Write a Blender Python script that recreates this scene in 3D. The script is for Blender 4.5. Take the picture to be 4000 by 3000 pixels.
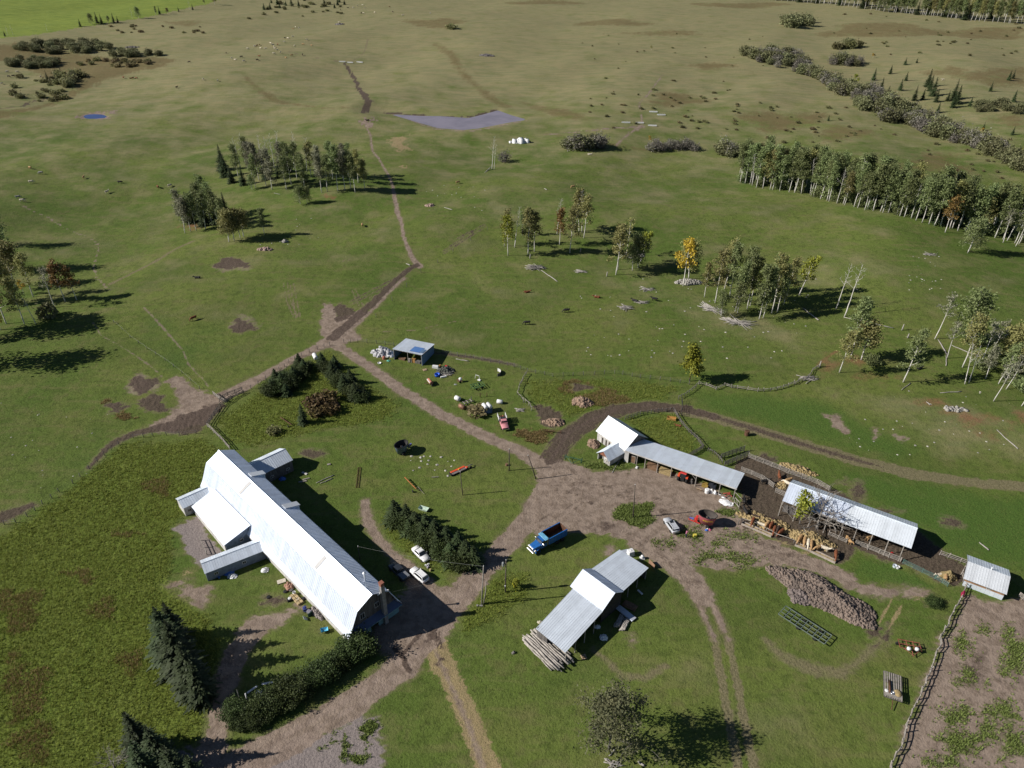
import bpy, bmesh, math, random
import numpy as np
from mathutils import Vector, Matrix, Quaternion
for o in list(bpy.data.objects): bpy.data.objects.remove(o)
S = bpy.context.scene
COL = S.collection
RAD = math.radians
# ------------------------------------------------------------------ camera
H = 108.0; TH = RAD(32.85); RO = RAD(-0.57); FPX = 2850.0
c_, s_ = math.cos(TH), math.sin(TH)
R0 = np.array([1, 0, 0.]); U0 = np.array([0, s_, c_]); FW = np.array([0, c_, -s_])
RT = R0 * math.cos(RO) - U0 * math.sin(RO); UPV = R0 * math.sin(RO) + U0 * math.cos(RO)
cam = bpy.data.cameras.new('camera'); camo = bpy.data.objects.new('camera', cam); COL.objects.link(camo)
cam.sensor_width = 36.0; cam.lens = FPX / 4000 * 36.0; cam.clip_start = 1.0; cam.clip_end = 20000
camo.matrix_world = Matrix(((RT[0], UPV[0], -FW[0], 0), (RT[1], UPV[1], -FW[1], 0), (RT[2], UPV[2], -FW[2], H), (0, 0, 0, 1)))
S.camera = camo
# ------------------------------------------------------------------ sky, sun, exposure
SUN_EL = RAD(33.0); SH_AZ = RAD(8.5)
W = bpy.data.worlds.new('World'); S.world = W; W.use_nodes = True
nt = W.node_tree; nt.nodes.clear()
sky = nt.nodes.new('ShaderNodeTexSky'); sky.sky_type = 'NISHITA'; sky.sun_disc = False
sky.sun_elevation = SUN_EL; sky.sun_rotation = math.atan2(-math.cos(SH_AZ), -math.sin(SH_AZ)) % (2 * math.pi)
sky.altitude = 500; sky.air_density = .75; sky.dust_density = .15; sky.ozone_density = 1.6
bg = nt.nodes.new('ShaderNodeBackground'); bg.inputs[1].default_value = 0.05
wo = nt.nodes.new('ShaderNodeOutputWorld'); nt.links.new(sky.outputs[0], bg.inputs[0]); nt.links.new(bg.outputs[0], wo.inputs[0])
sl = bpy.data.lights.new('sun', 'SUN'); sl.energy = 5.0; sl.angle = RAD(0.5); sl.color = (1.0, 0.95, 0.88)
so = bpy.data.objects.new('sun', sl); COL.objects.link(so)
so.location = (-80, 20, 90)
so.rotation_euler = Vector((math.cos(SUN_EL) * math.cos(SH_AZ), math.cos(SUN_EL) * math.sin(SH_AZ), -math.sin(SUN_EL))).to_track_quat('-Z', 'Y').to_euler()
S.view_settings.view_transform = 'Standard'; S.view_settings.look = 'None'
S.view_settings.exposure = 0.3; S.view_settings.gamma = 1.0; S.view_settings.use_curve_mapping = False
S.render.engine = 'CYCLES'
S.cycles.max_bounces = 5; S.cycles.diffuse_bounces = 2; S.cycles.transparent_max_bounces = 4
RNG = np.random.default_rng(7); random.seed(7)

# ------------------------------------------------------------------ pixel -> ground
def sstep(a, b, x):
    t = np.clip((x - a) / (b - a), 0, 1); return t * t * (3 - 2 * t)
def ray(x, y):
    return RT * (x - 2000) / FPX - UPV * (y - 1500) / FPX + FW
def P(x, y, z=0.0):
    d = ray(x, y); t = (z - H) / d[2]
    return np.array([d[0] * t, d[1] * t, z])
_ph = np.random.default_rng(3)
_W = []
for lam, amp in ((230, 1.5), (140, 1.1), (85, .7), (48, .34), (27, .14), (15, .06), (8.5, .035)):
    for k in range(5):
        a = _ph.uniform(0, 2 * math.pi); l = lam * _ph.uniform(.8, 1.25)
        _W.append((2 * math.pi / l * math.cos(a), 2 * math.pi / l * math.sin(a) * .8, _ph.uniform(0, 6.28), amp / 2.3))
def T0(x, y):
    x = np.asarray(x, float); y = np.asarray(y, float)
    z = np.zeros(np.broadcast(x, y).shape)
    for kx, ky, p, a in _W: z = z + a * np.sin(kx * x + ky * y + p)
    # flat round the farmyard, rolling in the pastures beyond
    m = sstep(190, 265, y + 0.12 * np.abs(x)) * (1 - .4 * sstep(500, 900, y))
    m = np.maximum(m, 0.25 * sstep(62, 100, -x) * sstep(60, 90, y))
    z = z * m
    # long swell crossing the right pasture, and the slow rise of the far land
    yc = 300 + 0.06 * x
    z = z + 3.0 * np.exp(-((y - yc) / 26.0) ** 2) * sstep(-10, 40, x) * (1 - sstep(150, 230, x))
    z = z - 2.2 * np.exp(-((y - 395 - .1 * x) / 45.0) ** 2) * sstep(20, 90, x)
    z = z + 15.0 * sstep(330, 900, y)
    return z
def inpoly(poly, x, y):
    ins = np.zeros(x.shape, bool); n = len(poly)
    for i in range(n):
        x1, y1 = poly[i]; x2, y2 = poly[(i + 1) % n]
        if y1 == y2: continue
        c = ((y1 > y) != (y2 > y)) & (x < (x2 - x1) * (y - y1) / (y2 - y1) + x1)
        ins ^= c
    return ins
def segdist(pts, x, y, closed=False, wid=None):
    best = np.full(x.shape, 1e9); n = len(pts)
    for i in range(n if closed else n - 1):
        x1, y1 = pts[i]; x2, y2 = pts[(i + 1) % n]
        dx, dy = x2 - x1, y2 - y1; L = dx * dx + dy * dy + 1e-9
        t = np.clip(((x - x1) * dx + (y - y1) * dy) / L, 0, 1)
        d = np.hypot(x - x1 - t * dx, y - y1 - t * dy)
        if wid is not None: d = d - (wid[i] + (wid[(i + 1) % n] - wid[i]) * t)
        best = np.minimum(best, d)
    return best
def sdpoly(pts, x, y):
    d = segdist(pts, x, y, True)
    return np.where(inpoly(pts, x, y), -d, d)
def gp0(px, py):
    d = ray(px, py); t = -H / d[2] if d[2] < 0 else 5000.
    for _ in range(25):
        z = float(T0(d[0] * t, d[1] * t)); t2 = (z - H) / d[2]
        if abs(t2 - t) < 1e-3: break
        t = .5 * t + .5 * t2
    return d * t + np.array([0, 0, H])
POND_PX = [
 [(1512, 443), (1560, 447), (1640, 452), (1720, 453), (1830, 460), (1880, 448), (1945, 430), (1965, 437), (2000, 450), (2055, 465), (2050, 470), (1995, 478), (1935, 490), (1870, 502), (1810, 508), (1710, 501), (1650, 484), (1580, 463)],
 [(322, 455), (335, 447), (372, 445), (405, 447), (421, 455), (410, 461), (375, 464), (335, 464)]]
PONDS = []
for pp in POND_PX:
    cx = sum(p[0] for p in pp) / len(pp); cy = sum(p[1] for p in pp) / len(pp)
    zc = gp0(cx, cy)[2]
    poly = [tuple(P(a, b, zc)[:2]) for a, b in pp]
    PONDS.append((poly, zc))
def T(x, y):
    x = np.asarray(x, float); y = np.asarray(y, float)
    sc = x.ndim == 0
    if sc: x = x.reshape(1); y = y.reshape(1)
    z = T0(x, y)
    for poly, zc in PONDS:
        ax = [p[0] for p in poly]; ay = [p[1] for p in poly]
        m = (x > min(ax) - 30) & (x < max(ax) + 30) & (y > min(ay) - 30) & (y < max(ay) + 30)
        if not m.any(): continue
        d = sdpoly(poly, x[m], y[m])
        tgt = zc + np.clip(d * .16, -.6, .5)
        w = 1 - sstep(2, 26, d)
        z[m] = z[m] * (1 - w) + tgt * w
    return float(z[0]) if sc else z
def gp(px, py):
    d = ray(px, py); t = -H / d[2] if d[2] < -1e-6 else 5000.
    for _ in range(30):
        z = T(d[0] * t, d[1] * t); t2 = (z - H) / d[2]
        if abs(t2 - t) < 1e-3: break
        t = .5 * t + .5 * t2
    q = d * t; return np.array([q[0], q[1], T(q[0], q[1])])
def pxm(px, py):                      # pixels per metre of height near a ground point
    g = gp(px, py) - np.array([0, 0, H]); d = g @ FW
    return FPX / d * 1.0
def hpx(px, py, ty):                  # height of an upright thing from its foot and the pixel row of its top
    g = gp(px, py); lo, hi = 0., 60.
    for _ in range(40):
        m = .5 * (lo + hi); q = g + np.array([0, 0, m - H]); v = 1500 - FPX * (q @ UPV) / (q @ FW)
        if v > ty: lo = m
        else: hi = m
    return lo

# ------------------------------------------------------------------ materials
MATS = {}
class NT:
    def __init__(s, name):
        s.m = bpy.data.materials.new(name); s.m.use_nodes = True; s.t = s.m.node_tree
        s.b = s.t.nodes['Principled BSDF']; s.o = s.t.nodes['Material Output']
        s.geo = None
    def n(s, ty, **kw):
        x = s.t.nodes.new(ty)
        for k, v in kw.items(): setattr(x, k, v)
        return x
    def l(s, a, b): s.t.links.new(a, b)
    def coord(s, obj=False):
        if obj: return s.n('ShaderNodeTexCoord').outputs['Object']
        if s.geo is None: s.geo = s.n('ShaderNodeNewGeometry')
        return s.geo.outputs['Position']
    def noise(s, scale, detail=3, rough=.55, vec=None, stretch=None, dist=0):
        x = s.n('ShaderNodeTexNoise'); x.inputs['Scale'].default_value = scale; x.inputs['Detail'].default_value = detail
        x.inputs['Roughness'].default_value = rough; x.inputs['Distortion'].default_value = dist
        v = vec if vec is not None else s.coord()
        if stretch:
            mp = s.n('ShaderNodeMapping'); mp.inputs['Scale'].default_value = stretch; s.l(v, mp.inputs[0]); v = mp.outputs[0]
        s.l(v, x.inputs['Vector']); return x.outputs[0]
    def math(s, op, a, b=None, c=None, clamp=False):
        x = s.n('ShaderNodeMath', operation=op, use_clamp=clamp)
        for i, v in enumerate((a, b, c)):
            if v is None: continue
            if isinstance(v, (int, float)): x.inputs[i].default_value = v
            else: s.l(v, x.inputs[i])
        return x.outputs[0]
    def ss(s, v, a, b, lo=0, hi=1):
        x = s.n('ShaderNodeMapRange', interpolation_type='SMOOTHSTEP')
        s.l(v, x.inputs[0]); x.inputs[1].default_value = a; x.inputs[2].default_value = b; x.inputs[3].default_value = lo; x.inputs[4].default_value = hi
        return x.outputs[0]
    def mix(s, f, a, b, mode='MIX'):
        x = s.n('ShaderNodeMix', data_type='RGBA', blend_type=mode)
        if isinstance(f, (int, float)): x.inputs[0].default_value = f
        else: s.l(f, x.inputs[0])
        for i, v in ((6, a), (7, b)):
            if isinstance(v, tuple): x.inputs[i].default_value = (v + (1,))[:4]
            else: s.l(v, x.inputs[i])
        return x.outputs[2]
    def attr(s, name):
        x = s.n('ShaderNodeAttribute', attribute_name=name); return x
    def bump(s, h, st=.5, dist=.1, prev=None):
        x = s.n('ShaderNodeBump'); x.inputs['Strength'].default_value = st; x.inputs['Distance'].default_value = dist
        s.l(h, x.inputs['Height'])
        if prev is not None: s.l(prev, x.inputs['Normal'])
        return x.outputs[0]
def mat(name, col, rough=.7, metal=0., var=.18, scale=1.2, col2=None, bump=0., stretch=None, spec=.4, fine=9., obj=False):
    """plain procedural surface: two tones broken by two octaves of noise, optional relief"""
    if name in MATS: return MATS[name]
    g = NT(name)
    v = g.coord(obj)
    a = g.noise(scale, 4, .6, v, stretch); f = g.noise(fine, 2, .6, v, stretch)
    c2 = col2 if col2 else tuple(x * (1 - var * 1.6) for x in col)
    c = g.mix(g.ss(a, .35, .68), tuple(col), tuple(c2))
    c = g.mix(g.ss(f, .3, .75, 0, min(.6, var * 1.5)), c, tuple(x * .55 for x in col))
    g.l(c, g.b.inputs['Base Color']); g.b.inputs['Roughness'].default_value = rough; g.b.inputs['Metallic'].default_value = metal
    g.b.inputs['Specular IOR Level'].default_value = spec
    if bump: g.l(g.bump(f, bump, .05), g.b.inputs['Normal'])
    MATS[name] = g.m; return g.m
def foliage(name, ca, cb, spread=.25, trans=.25):
    if name in MATS: return MATS[name]
    g = NT(name)
    at = g.attr('lv').outputs['Fac']; oi = g.n('ShaderNodeObjectInfo').outputs['Random']
    c = g.mix(at, ca, cb)
    hv = g.n('ShaderNodeHueSaturation'); g.l(c, hv.inputs['Color'])
    g.l(g.ss(oi, 0, 1, 1 - spread, 1 + spread), hv.inputs['Value']); g.l(g.math('MULTIPLY_ADD', oi, .03, .485), hv.inputs['Hue'])
    g.l(hv.outputs[0], g.b.inputs['Base Color']); g.b.inputs['Roughness'].default_value = .65; g.b.inputs['Specular IOR Level'].default_value = .25
    if trans:
        tr = g.n('ShaderNodeBsdfTranslucent'); g.l(hv.outputs[0], tr.inputs[0]); ms = g.n('ShaderNodeMixShader'); ms.inputs[0].default_value = trans
        g.l(g.b.outputs[0], ms.inputs[1]); g.l(tr.outputs[0], ms.inputs[2]); g.l(ms.outputs[0], g.o.inputs[0])
    MATS[name] = g.m; return g.m

# ------------------------------------------------------------------ object helpers
def link(o, parent=None):
    COL.objects.link(o)
    if parent is not None: o.parent = parent
    return o
def tag(o, label=None, cat=None, group=None, kind=None):
    if label: o['label'] = label
    if cat: o['category'] = cat
    if group: o['group'] = group
    if kind: o['kind'] = kind
    return o
def thing(name, label, cat, loc=(0, 0, 0), rz=0, group=None):
    o = bpy.data.objects.new(name, None); o.empty_display_size = .3
    o.location = tuple(float(v) for v in loc); o.rotation_euler = (0, 0, rz)
    link(o); return tag(o, label, cat, group)
def dup(root, loc, rz=0, label=None, group=None, scale=None):
    r = root.copy(); link(r); r.location = tuple(float(v) for v in loc); r.rotation_euler = (root.rotation_euler[0], root.rotation_euler[1], rz)
    if scale is not None: r.scale = (scale,) * 3 if not isinstance(scale, tuple) else scale
    if label: r['label'] = label
    if group: r['group'] = group
    for ch in list(root.children):
        c = ch.copy(); link(c, r)
        for g in list(ch.children): d = g.copy(); link(d, c)
    return r
def npmesh(name, V, Fq, mats, attr=None, smooth=False, midx=None):
    """V (n,3), Fq: int array (m,k) or list of such arrays"""
    me = bpy.data.meshes.new(name)
    Fl = Fq if isinstance(Fq, list) else [Fq]
    Fl = [np.asarray(f, np.int32) for f in Fl if len(f)]
    V = np.asarray(V, np.float32)
    me.vertices.add(len(V)); me.vertices.foreach_set('co', V.ravel())
    nl = sum(f.size for f in Fl); npol = sum(len(f) for f in Fl)
    me.loops.add(nl); me.loops.foreach_set('vertex_index', np.concatenate([f.ravel() for f in Fl]))
    st = []; tot = []; p = 0
    for f in Fl:
        k = f.shape[1]; st.append(p + np.arange(len(f)) * k); tot.append(np.full(len(f), k)); p += f.size
    me.polygons.add(npol); me.polygons.foreach_set('loop_start', np.concatenate(st).astype(np.int32))
    me.polygons.foreach_set('loop_total', np.concatenate(tot).astype(np.int32))
    for m in mats: me.materials.append(m)
    if midx is not None: me.polygons.foreach_set('material_index', np.asarray(midx, np.int32))
    if smooth: me.polygons.foreach_set('use_smooth', np.ones(npol, bool))
    if attr is not None:
        for k, v in attr.items():
            v = np.asarray(v, np.float32)
            if v.ndim == 1: a = me.attributes.new(k, 'FLOAT', 'POINT'); a.data.foreach_set('value', v)
            else: a = me.attributes.new(k, 'FLOAT_COLOR', 'POINT'); a.data.foreach_set('color', v.ravel())
    me.update(calc_edges=True); return me
def ob(name, me, parent=None, loc=None, rot=None, scale=None):
    o = bpy.data.objects.new(name, me); link(o, parent)
    if loc is not None: o.location = tuple(float(v) for v in loc)
    if rot is not None: o.rotation_euler = rot
    if scale is not None: o.scale = scale
    return o
class MB:
    """collects boxes, prisms, tubes and lathes into one mesh"""
    def __init__(s): s.v = []; s.f = []
    def add(s, vs, fs):
        b = len(s.v); s.v += [tuple(float(c) for c in v) for v in vs]; s.f += [tuple(i + b for i in f) for f in fs]; return s
    def box(s, c, d, rz=0., ax=None, taper=1.):
        """centre c, full size d; optional z-rotation or 3 axes"""
        hx, hy, hz = d[0] / 2, d[1] / 2, d[2] / 2; vs = []
        for z in (-1, 1):
            k = taper if z > 0 else 1.
            for x, y in ((-1, -1), (1, -1), (1, 1), (-1, 1)):
                q = (x * hx * k, y * hy * k, z * hz)
                if ax is not None: p = tuple(c[i] + ax[0][i] * q[0] + ax[1][i] * q[1] + ax[2][i] * q[2] for i in range(3))
                else: p = (c[0] + q[0] * math.cos(rz) - q[1] * math.sin(rz), c[1] + q[0] * math.sin(rz) + q[1] * math.cos(rz), c[2] + q[2])
                vs.append(p)
        return s.add(vs, [(3, 2, 1, 0), (4, 5, 6, 7), (0, 1, 5, 4), (1, 2, 6, 5), (2, 3, 7, 6), (3, 0, 4, 7)])
    def quadslab(s, a, b, c, d, th, up=None):
        """a slab with corners a,b,c,d (top face) of thickness th along -normal"""
        a, b, c, d = (np.asarray(q, float) for q in (a, b, c, d))
        n = np.cross(b - a, d - a); n /= np.linalg.norm(n) + 1e-12
        if n[2] < 0: n = -n
        if up is not None: n = np.asarray(up, float)
        lo = [q - n * th for q in (a, b, c, d)]
        f = [(0, 1, 2, 3), (7, 6, 5, 4), (0, 4, 5, 1), (1, 5, 6, 2), (2, 6, 7, 3), (3, 7, 4, 0)]
        if np.cross(b - a, d - a) @ n < 0: f = [tuple(reversed(q)) for q in f]
        return s.add([a, b, c, d] + lo, f)
    def prism(s, poly, off):
        """polygon of 3-D points swept by vector off"""
        n = len(poly); p = [np.asarray(q, float) for q in poly]; off = np.asarray(off, float)
        fs = [tuple(range(n))[::-1], tuple(range(n, 2 * n))] + [(i, (i + 1) % n, n + (i + 1) % n, n + i) for i in range(n)]
        return s.add(p + [q + off for q in p], fs)
    def tube(s, pts, r, n=6, cap=True):
        pts = [np.asarray(p, float) for p in pts]; rs = r if isinstance(r, (list, tuple)) else [r] * len(pts)
        vs = []; fs = []
        for i, p in enumerate(pts):
            t = pts[min(i + 1, len(pts) - 1)] - pts[max(i - 1, 0)]; t = t / (np.linalg.norm(t) + 1e-9)
            u = np.cross(t, (0, 0, 1.)) if abs(t[2]) < .95 else np.cross(t, (1., 0, 0)); u /= np.linalg.norm(u); w = np.cross(t, u)
            for k in range(n):
                a = 2 * math.pi * k / n; vs.append(p + (u * math.cos(a) + w * math.sin(a)) * rs[i])
        for i in range(len(pts) - 1):
            for k in range(n): fs.append((i * n + k, i * n + (k + 1) % n, (i + 1) * n + (k + 1) % n, (i + 1) * n + k))
        if cap: fs.append(tuple(range(n))[::-1]); fs.append(tuple((len(pts) - 1) * n + k for k in range(n)))
        return s.add(vs, fs)
    def lathe(s, prof, n=16, c=(0, 0, 0), sx=1., sy=1., axis='z', cap=True):
        vs = []; fs = []
        for r, z in prof:
            for k in range(n):
                a = 2 * math.pi * k / n; p = (r * math.cos(a) * sx, r * math.sin(a) * sy, z)
                if axis == 'x': p = (p[2], p[0], p[1])
                elif axis == 'y': p = (p[0], p[2], p[1])
                vs.append((c[0] + p[0], c[1] + p[1], c[2] + p[2]))
        for i in range(len(prof) - 1):
            for k in range(n): fs.append((i * n + k, i * n + (k + 1) % n, (i + 1) * n + (k + 1) % n, (i + 1) * n + k))
        if cap: fs.append(tuple(range(n))[::-1]); fs.append(tuple((len(prof) - 1) * n + k for k in range(n)))
        return s.add(vs, fs)
    def mesh(s, name, m, smooth=False, bevel=0.):
        me = bpy.data.meshes.new(name); me.from_pydata(s.v, [], s.f)
        me.materials.append(m)
        bm = bmesh.new(); bm.from_mesh(me); bmesh.ops.recalc_face_normals(bm, faces=bm.faces)
        if bevel:
            eds = [e for e in bm.edges if len(e.link_faces) == 2 and e.calc_face_angle(0) > .5]
            bmesh.ops.bevel(bm, geom=eds, offset=bevel, segments=1, affect='EDGES', clamp_overlap=True)
        bm.to_mesh(me); bm.free()
        if smooth: me.polygons.foreach_set('use_smooth', [True] * len(me.polygons))
        me.update(); return me
    def build(s, name, m, parent=None, smooth=False, bevel=0., label=None):
        o = ob(name, s.mesh(name, m, smooth, bevel), parent)
        if label: o['label'] = label
        return o
# ------------------------------------------------------------------ the ground: one sheet, its cover given by mask attributes
CH = ['dirt', 'mud', 'dry', 'lush', 'gravel', 'red', 'straw', 'crop', 'rough', 'rust', 'track', 'weed']
def px_list(pts): return [tuple(gp(a, b)[:2]) for a, b in pts]
FEAT = []
def fl(ch, pts, w, soft=.8, st=1.): FEAT.append(('l', ch, px_list(pts), w, soft, st))
def fp(ch, pts, soft=1.2, st=1.): FEAT.append(('p', ch, px_list(pts), None, soft, st))
def fe(ch, cx, cy, rx, ry, soft=1.2, st=1., rot=0.):
    pts = []
    for k in range(18):
        a = k / 18 * 2 * math.pi; r = 1 + .22 * math.sin(3 * a + cx) + .12 * math.sin(5 * a + cy)
        x, y = rx * r * math.cos(a), ry * r * math.sin(a)
        pts.append((cx + x * math.cos(rot) - y * math.sin(rot), cy + x * math.sin(rot) + y * math.cos(rot)))
    fp(ch, pts, soft, st)
# --- farm roads
fl('dirt', [(760, 3080), (950, 2985), (1200, 2850), (1420, 2720), (1560, 2610), (1660, 2490), (1740, 2380), (1820, 2300), (1900, 2215), (1975, 2130), (2050, 2050), (2120, 1950), (2155, 1880)], [3.2, 3, 2.6, 2.5, 2.6, 3.2, 3, 2.7, 2.3, 2.3, 2.5, 2.8, 3], .5)
fl('dirt', [(2170, 1850), (2040, 1768), (1850, 1682), (1700, 1605), (1560, 1520), (1440, 1430), (1340, 1365), (1300, 1345)], [2.6, 1.9, 1.7, 1.7, 1.7, 1.6, 1.5, 2.], .6)
fp('dirt', [(2100, 1810), (2200, 1795), (2320, 1840), (2450, 1835), (2540, 1835), (2640, 1850), (2760, 1895), (2860, 1940), (2880, 2010), (2960, 2090), (3080, 2140), (3240, 2200), (3320, 2245), (3280, 2270), (3120, 2215), (3000, 2215), (2900, 2215), (2800, 2225), (2700, 2205), (2620, 2170), (2480, 2120), (2330, 2080), (2200, 2075), (2080, 2090), (2090, 1960)], .8)
fl('dirt', [(2500, 2110), (2620, 2190), (2700, 2260), (2745, 2340)], [2.8, 2.6, 2.4, 2.0], .8)
for off in (-26, 26):
    fl('track', [(2700 + off, 2250), (2765 + off, 2380), (2820 + off, 2520), (2850 + off * 1.1, 2660), (2880 + off * 1.15, 2820), (2925 + off * 1.2, 3060)], .75, .5)
    fl('dirt', [(2700 + off, 2250), (2765 + off, 2380), (2820 + off, 2500)], .55, .6, .8)
fl('straw', [(1690, 2520), (1745, 2620), (1800, 2740), (1850, 2860), (1925, 3060)], [2.6, 1.9, 1.8, 1.8, 1.9], .6, .9)
fl('dirt', [(1690, 2520), (1735, 2620), (1790, 2740), (1840, 2860), (1905, 3060)], .7, .7, .62)
fp('dirt', [(1560, 2330), (1650, 2270), (1760, 2300), (1800, 2400), (1720, 2520), (1600, 2560), (1440, 2540), (1380, 2530), (1480, 2440)], .8)
fl('dirt', [(1425, 1960), (1435, 2030), (1480, 2110), (1540, 2175), (1590, 2220), (1640, 2280)], [.9, 1.2, 1., 1.1, 1.6, 2.4], .8)
fl('dirt', [(1020, 2440), (930, 2540), (890, 2640), (860, 2760), (845, 2870), (800, 2990)], [2., 2.1, 1.8, 1.5, 1.7, 3.], .6)
fp('dirt', [(960, 2420), (1080, 2400), (1180, 2355), (1190, 2375), (1090, 2440), (1000, 2480), (930, 2520), (920, 2470)], .9)
fp('gravel', [(640, 2930), (900, 2960), (1150, 2885), (1330, 2840), (1460, 2800), (1480, 2870), (1500, 2920), (1480, 3000), (1400, 3100), (600, 3120)], 1.4)
for a in ((1345, 2930, 14, 45), (1390, 2960, 30, 12), (1430, 2890, 14, 28), (1280, 2920, 20, 8), (1310, 2890, 12, 18), (1440, 2840, 16, 10)): fe('weed', *a, .8, .95)
fp('gravel', [(672, 2065), (715, 2048), (745, 2030), (775, 2022), (800, 2075), (830, 2130), (868, 2165), (800, 2185), (790, 2215), (745, 2190), (720, 2150), (712, 2095)], .7)
fp('dirt', [(660, 2285), (720, 2265), (770, 2290), (830, 2290), (815, 2345), (790, 2370), (735, 2330)], 1.2, .85)
fe('straw', 700, 2280, 30, 12, 1.2, .8); fe('straw', 730, 2235, 25, 12, 1.2, .7)
fe('mud', 1070, 2345, 40, 15, 1., .8); fe('mud', 1460, 2540, 12, 6)
fl('mud', [(1640, 2480), (1605, 2520), (1570, 2560), (1590, 2615), (1600, 2625)], .35, .3, .9)
fl('mud', [(1540, 2530), (1580, 2580), (1600, 2620)], .3, .3, .9); fe('mud', 1690, 2490, 24, 24, .8, .9); fe('mud', 1720, 2580, 30, 18, 1, .7)
for k in range(3): fl('mud', [(1695 + k * 9, 2470), (1700 + k * 9, 2500), (1712 + k * 9, 2535)], .14, .12)
# --- muddy track looping behind the machine shed
fl('mud', [(2150, 1800), (2170, 1765), (2215, 1700), (2300, 1645), (2400, 1603), (2540, 1585), (2680, 1600), (2800, 1632)], [1.6, 2.2, 2.4, 2.3, 2.2, 2.1, 1.8, 1.2], .7)
fl('dirt', [(2150, 1800), (2215, 1700), (2300, 1645), (2400, 1603)], .9, .9, .7)
fl('track', [(2640, 1595), (2800, 1635), (2950, 1680), (3100, 1722), (3300, 1785), (3550, 1850), (3800, 1885), (4100, 1910)], [2.4, 2.2, 2.2, 2.2, 2.3, 2.1, 1.8, 1.8], .8)
fl('mud', [(2740, 1615), (2900, 1662), (3100, 1725), (3300, 1785), (3450, 1825)], [1.1, 1.1, 1.2, 1.1, .6], 1., .72)
fp('mud', [(2090, 1590), (2140, 1590), (2195, 1615), (2190, 1655), (2150, 1680), (2110, 1650)], .9, .9); fe('straw', 2160, 1650, 30, 14, 1., .7)
fe('rust', 2350, 1560, 95, 30, 2., .75); fe('rust', 2250, 1510, 60, 25, 2., .6); fe('mud', 2270, 1515, 38, 14, .8, .95); fe('rust', 2090, 1700, 60, 26, 1.5, .6)
# --- dirt along the left boundary fence and at the gate
fl('dirt', [(1330, 1330), (1230, 1362), (1130, 1412), (1020, 1475), (930, 1520), (850, 1560)], [2.6, 1.7, 1.6, 1.7, 2.1, 2.4], .7)
fp('dirt', [(570, 1670), (640, 1640), (700, 1585), (695, 1530), (650, 1490), (690, 1470), (760, 1520), (860, 1555), (835, 1610), (800, 1660), (700, 1680), (620, 1690)], 1.2)
fl('mud', [(850, 1590), (780, 1640), (700, 1655), (610, 1675), (520, 1695), (450, 1725), (400, 1770), (345, 1830)], [1.6, 2.6, 1.9, 1.6, 1.2, 1., .8, .4], .7)
fp('mud', [(700, 1620), (800, 1590), (840, 1600), (815, 1650), (775, 1690), (700, 1690), (640, 1690)], 1.)
fl('mud', [(0, 2025), (60, 2000), (120, 1975)], [2., 2., .8], .8, .8)
fp('rust', [(420, 1560), (470, 1590), (520, 1640), (480, 1640), (400, 1575)], 1.2, .9)
for a in ((905, 1030, 62, 22), (950, 1275, 46, 26), (562, 1500, 55, 30), (602, 1575, 46, 34), (1340, 1222, 36, 34), (455, 1592, 40, 20)): fe('mud', *a, .9)
fe('dirt', 905, 1035, 75, 32, 2., .5); fe('dirt', 955, 1262, 60, 34, 2., .5); fe('dirt', 560, 1505, 75, 40, 2., .6)
# --- crossing and the cattle path winding up the pasture
fp('dirt', [(1210, 1365), (1260, 1320), (1250, 1260), (1265, 1190), (1300, 1190), (1320, 1240), (1370, 1230), (1410, 1210), (1440, 1230), (1380, 1280), (1400, 1310), (1420, 1330), (1340, 1335), (1300, 1350)], 1.)
fl('mud', [(1300, 1320), (1380, 1250), (1450, 1190), (1500, 1140), (1550, 1090), (1600, 1050), (1630, 1035)], [1.8, 1.8, 1.6, 1.1, 1.1, 1.2, 1.], .6)
fl('dirt', [(1320, 1330), (1400, 1260), (1470, 1195), (1520, 1140), (1580, 1085)], .8, .6, .8)
fl('dirt', [(1640, 1042), (1612, 1010), (1590, 960), (1575, 920), (1568, 870), (1555, 840), (1545, 790), (1540, 760), (1532, 720), (1515, 680), (1480, 620), (1455, 590), (1450, 560), (1448, 530), (1430, 492), (1426, 460)], [1.5, .8, .7, .6, .6, .8, .9, .9, .5, .5, .5, .5, .5, .5, .5, .7], .45)
fl('mud', [(1420, 440), (1440, 400), (1400, 340), (1375, 290), (1350, 250)], [1.8, 2.6, 1.4, 1.3, 1.5], 1.); fl('dirt', [(1440, 400), (1400, 340), (1375, 290), (1350, 252)], .5, .4); fe('dirt', 1437, 478, 26, 14, 1.6, .85)
fl('track', [(1340, 243), (1200, 222), (1100, 195)], .7, .6); fl('track', [(1370, 245), (1420, 210), (1440, 150)], .6, .6); fl('track', [(1430, 365), (1500, 350), (1600, 340)], .5, 1., .7)
fp('straw', [(1520, 540), (1590, 530), (1575, 560), (1605, 585), (1560, 592), (1535, 570)], 1.4, .9); fe('straw', 1580, 650, 14, 7, 1., .9)
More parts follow.
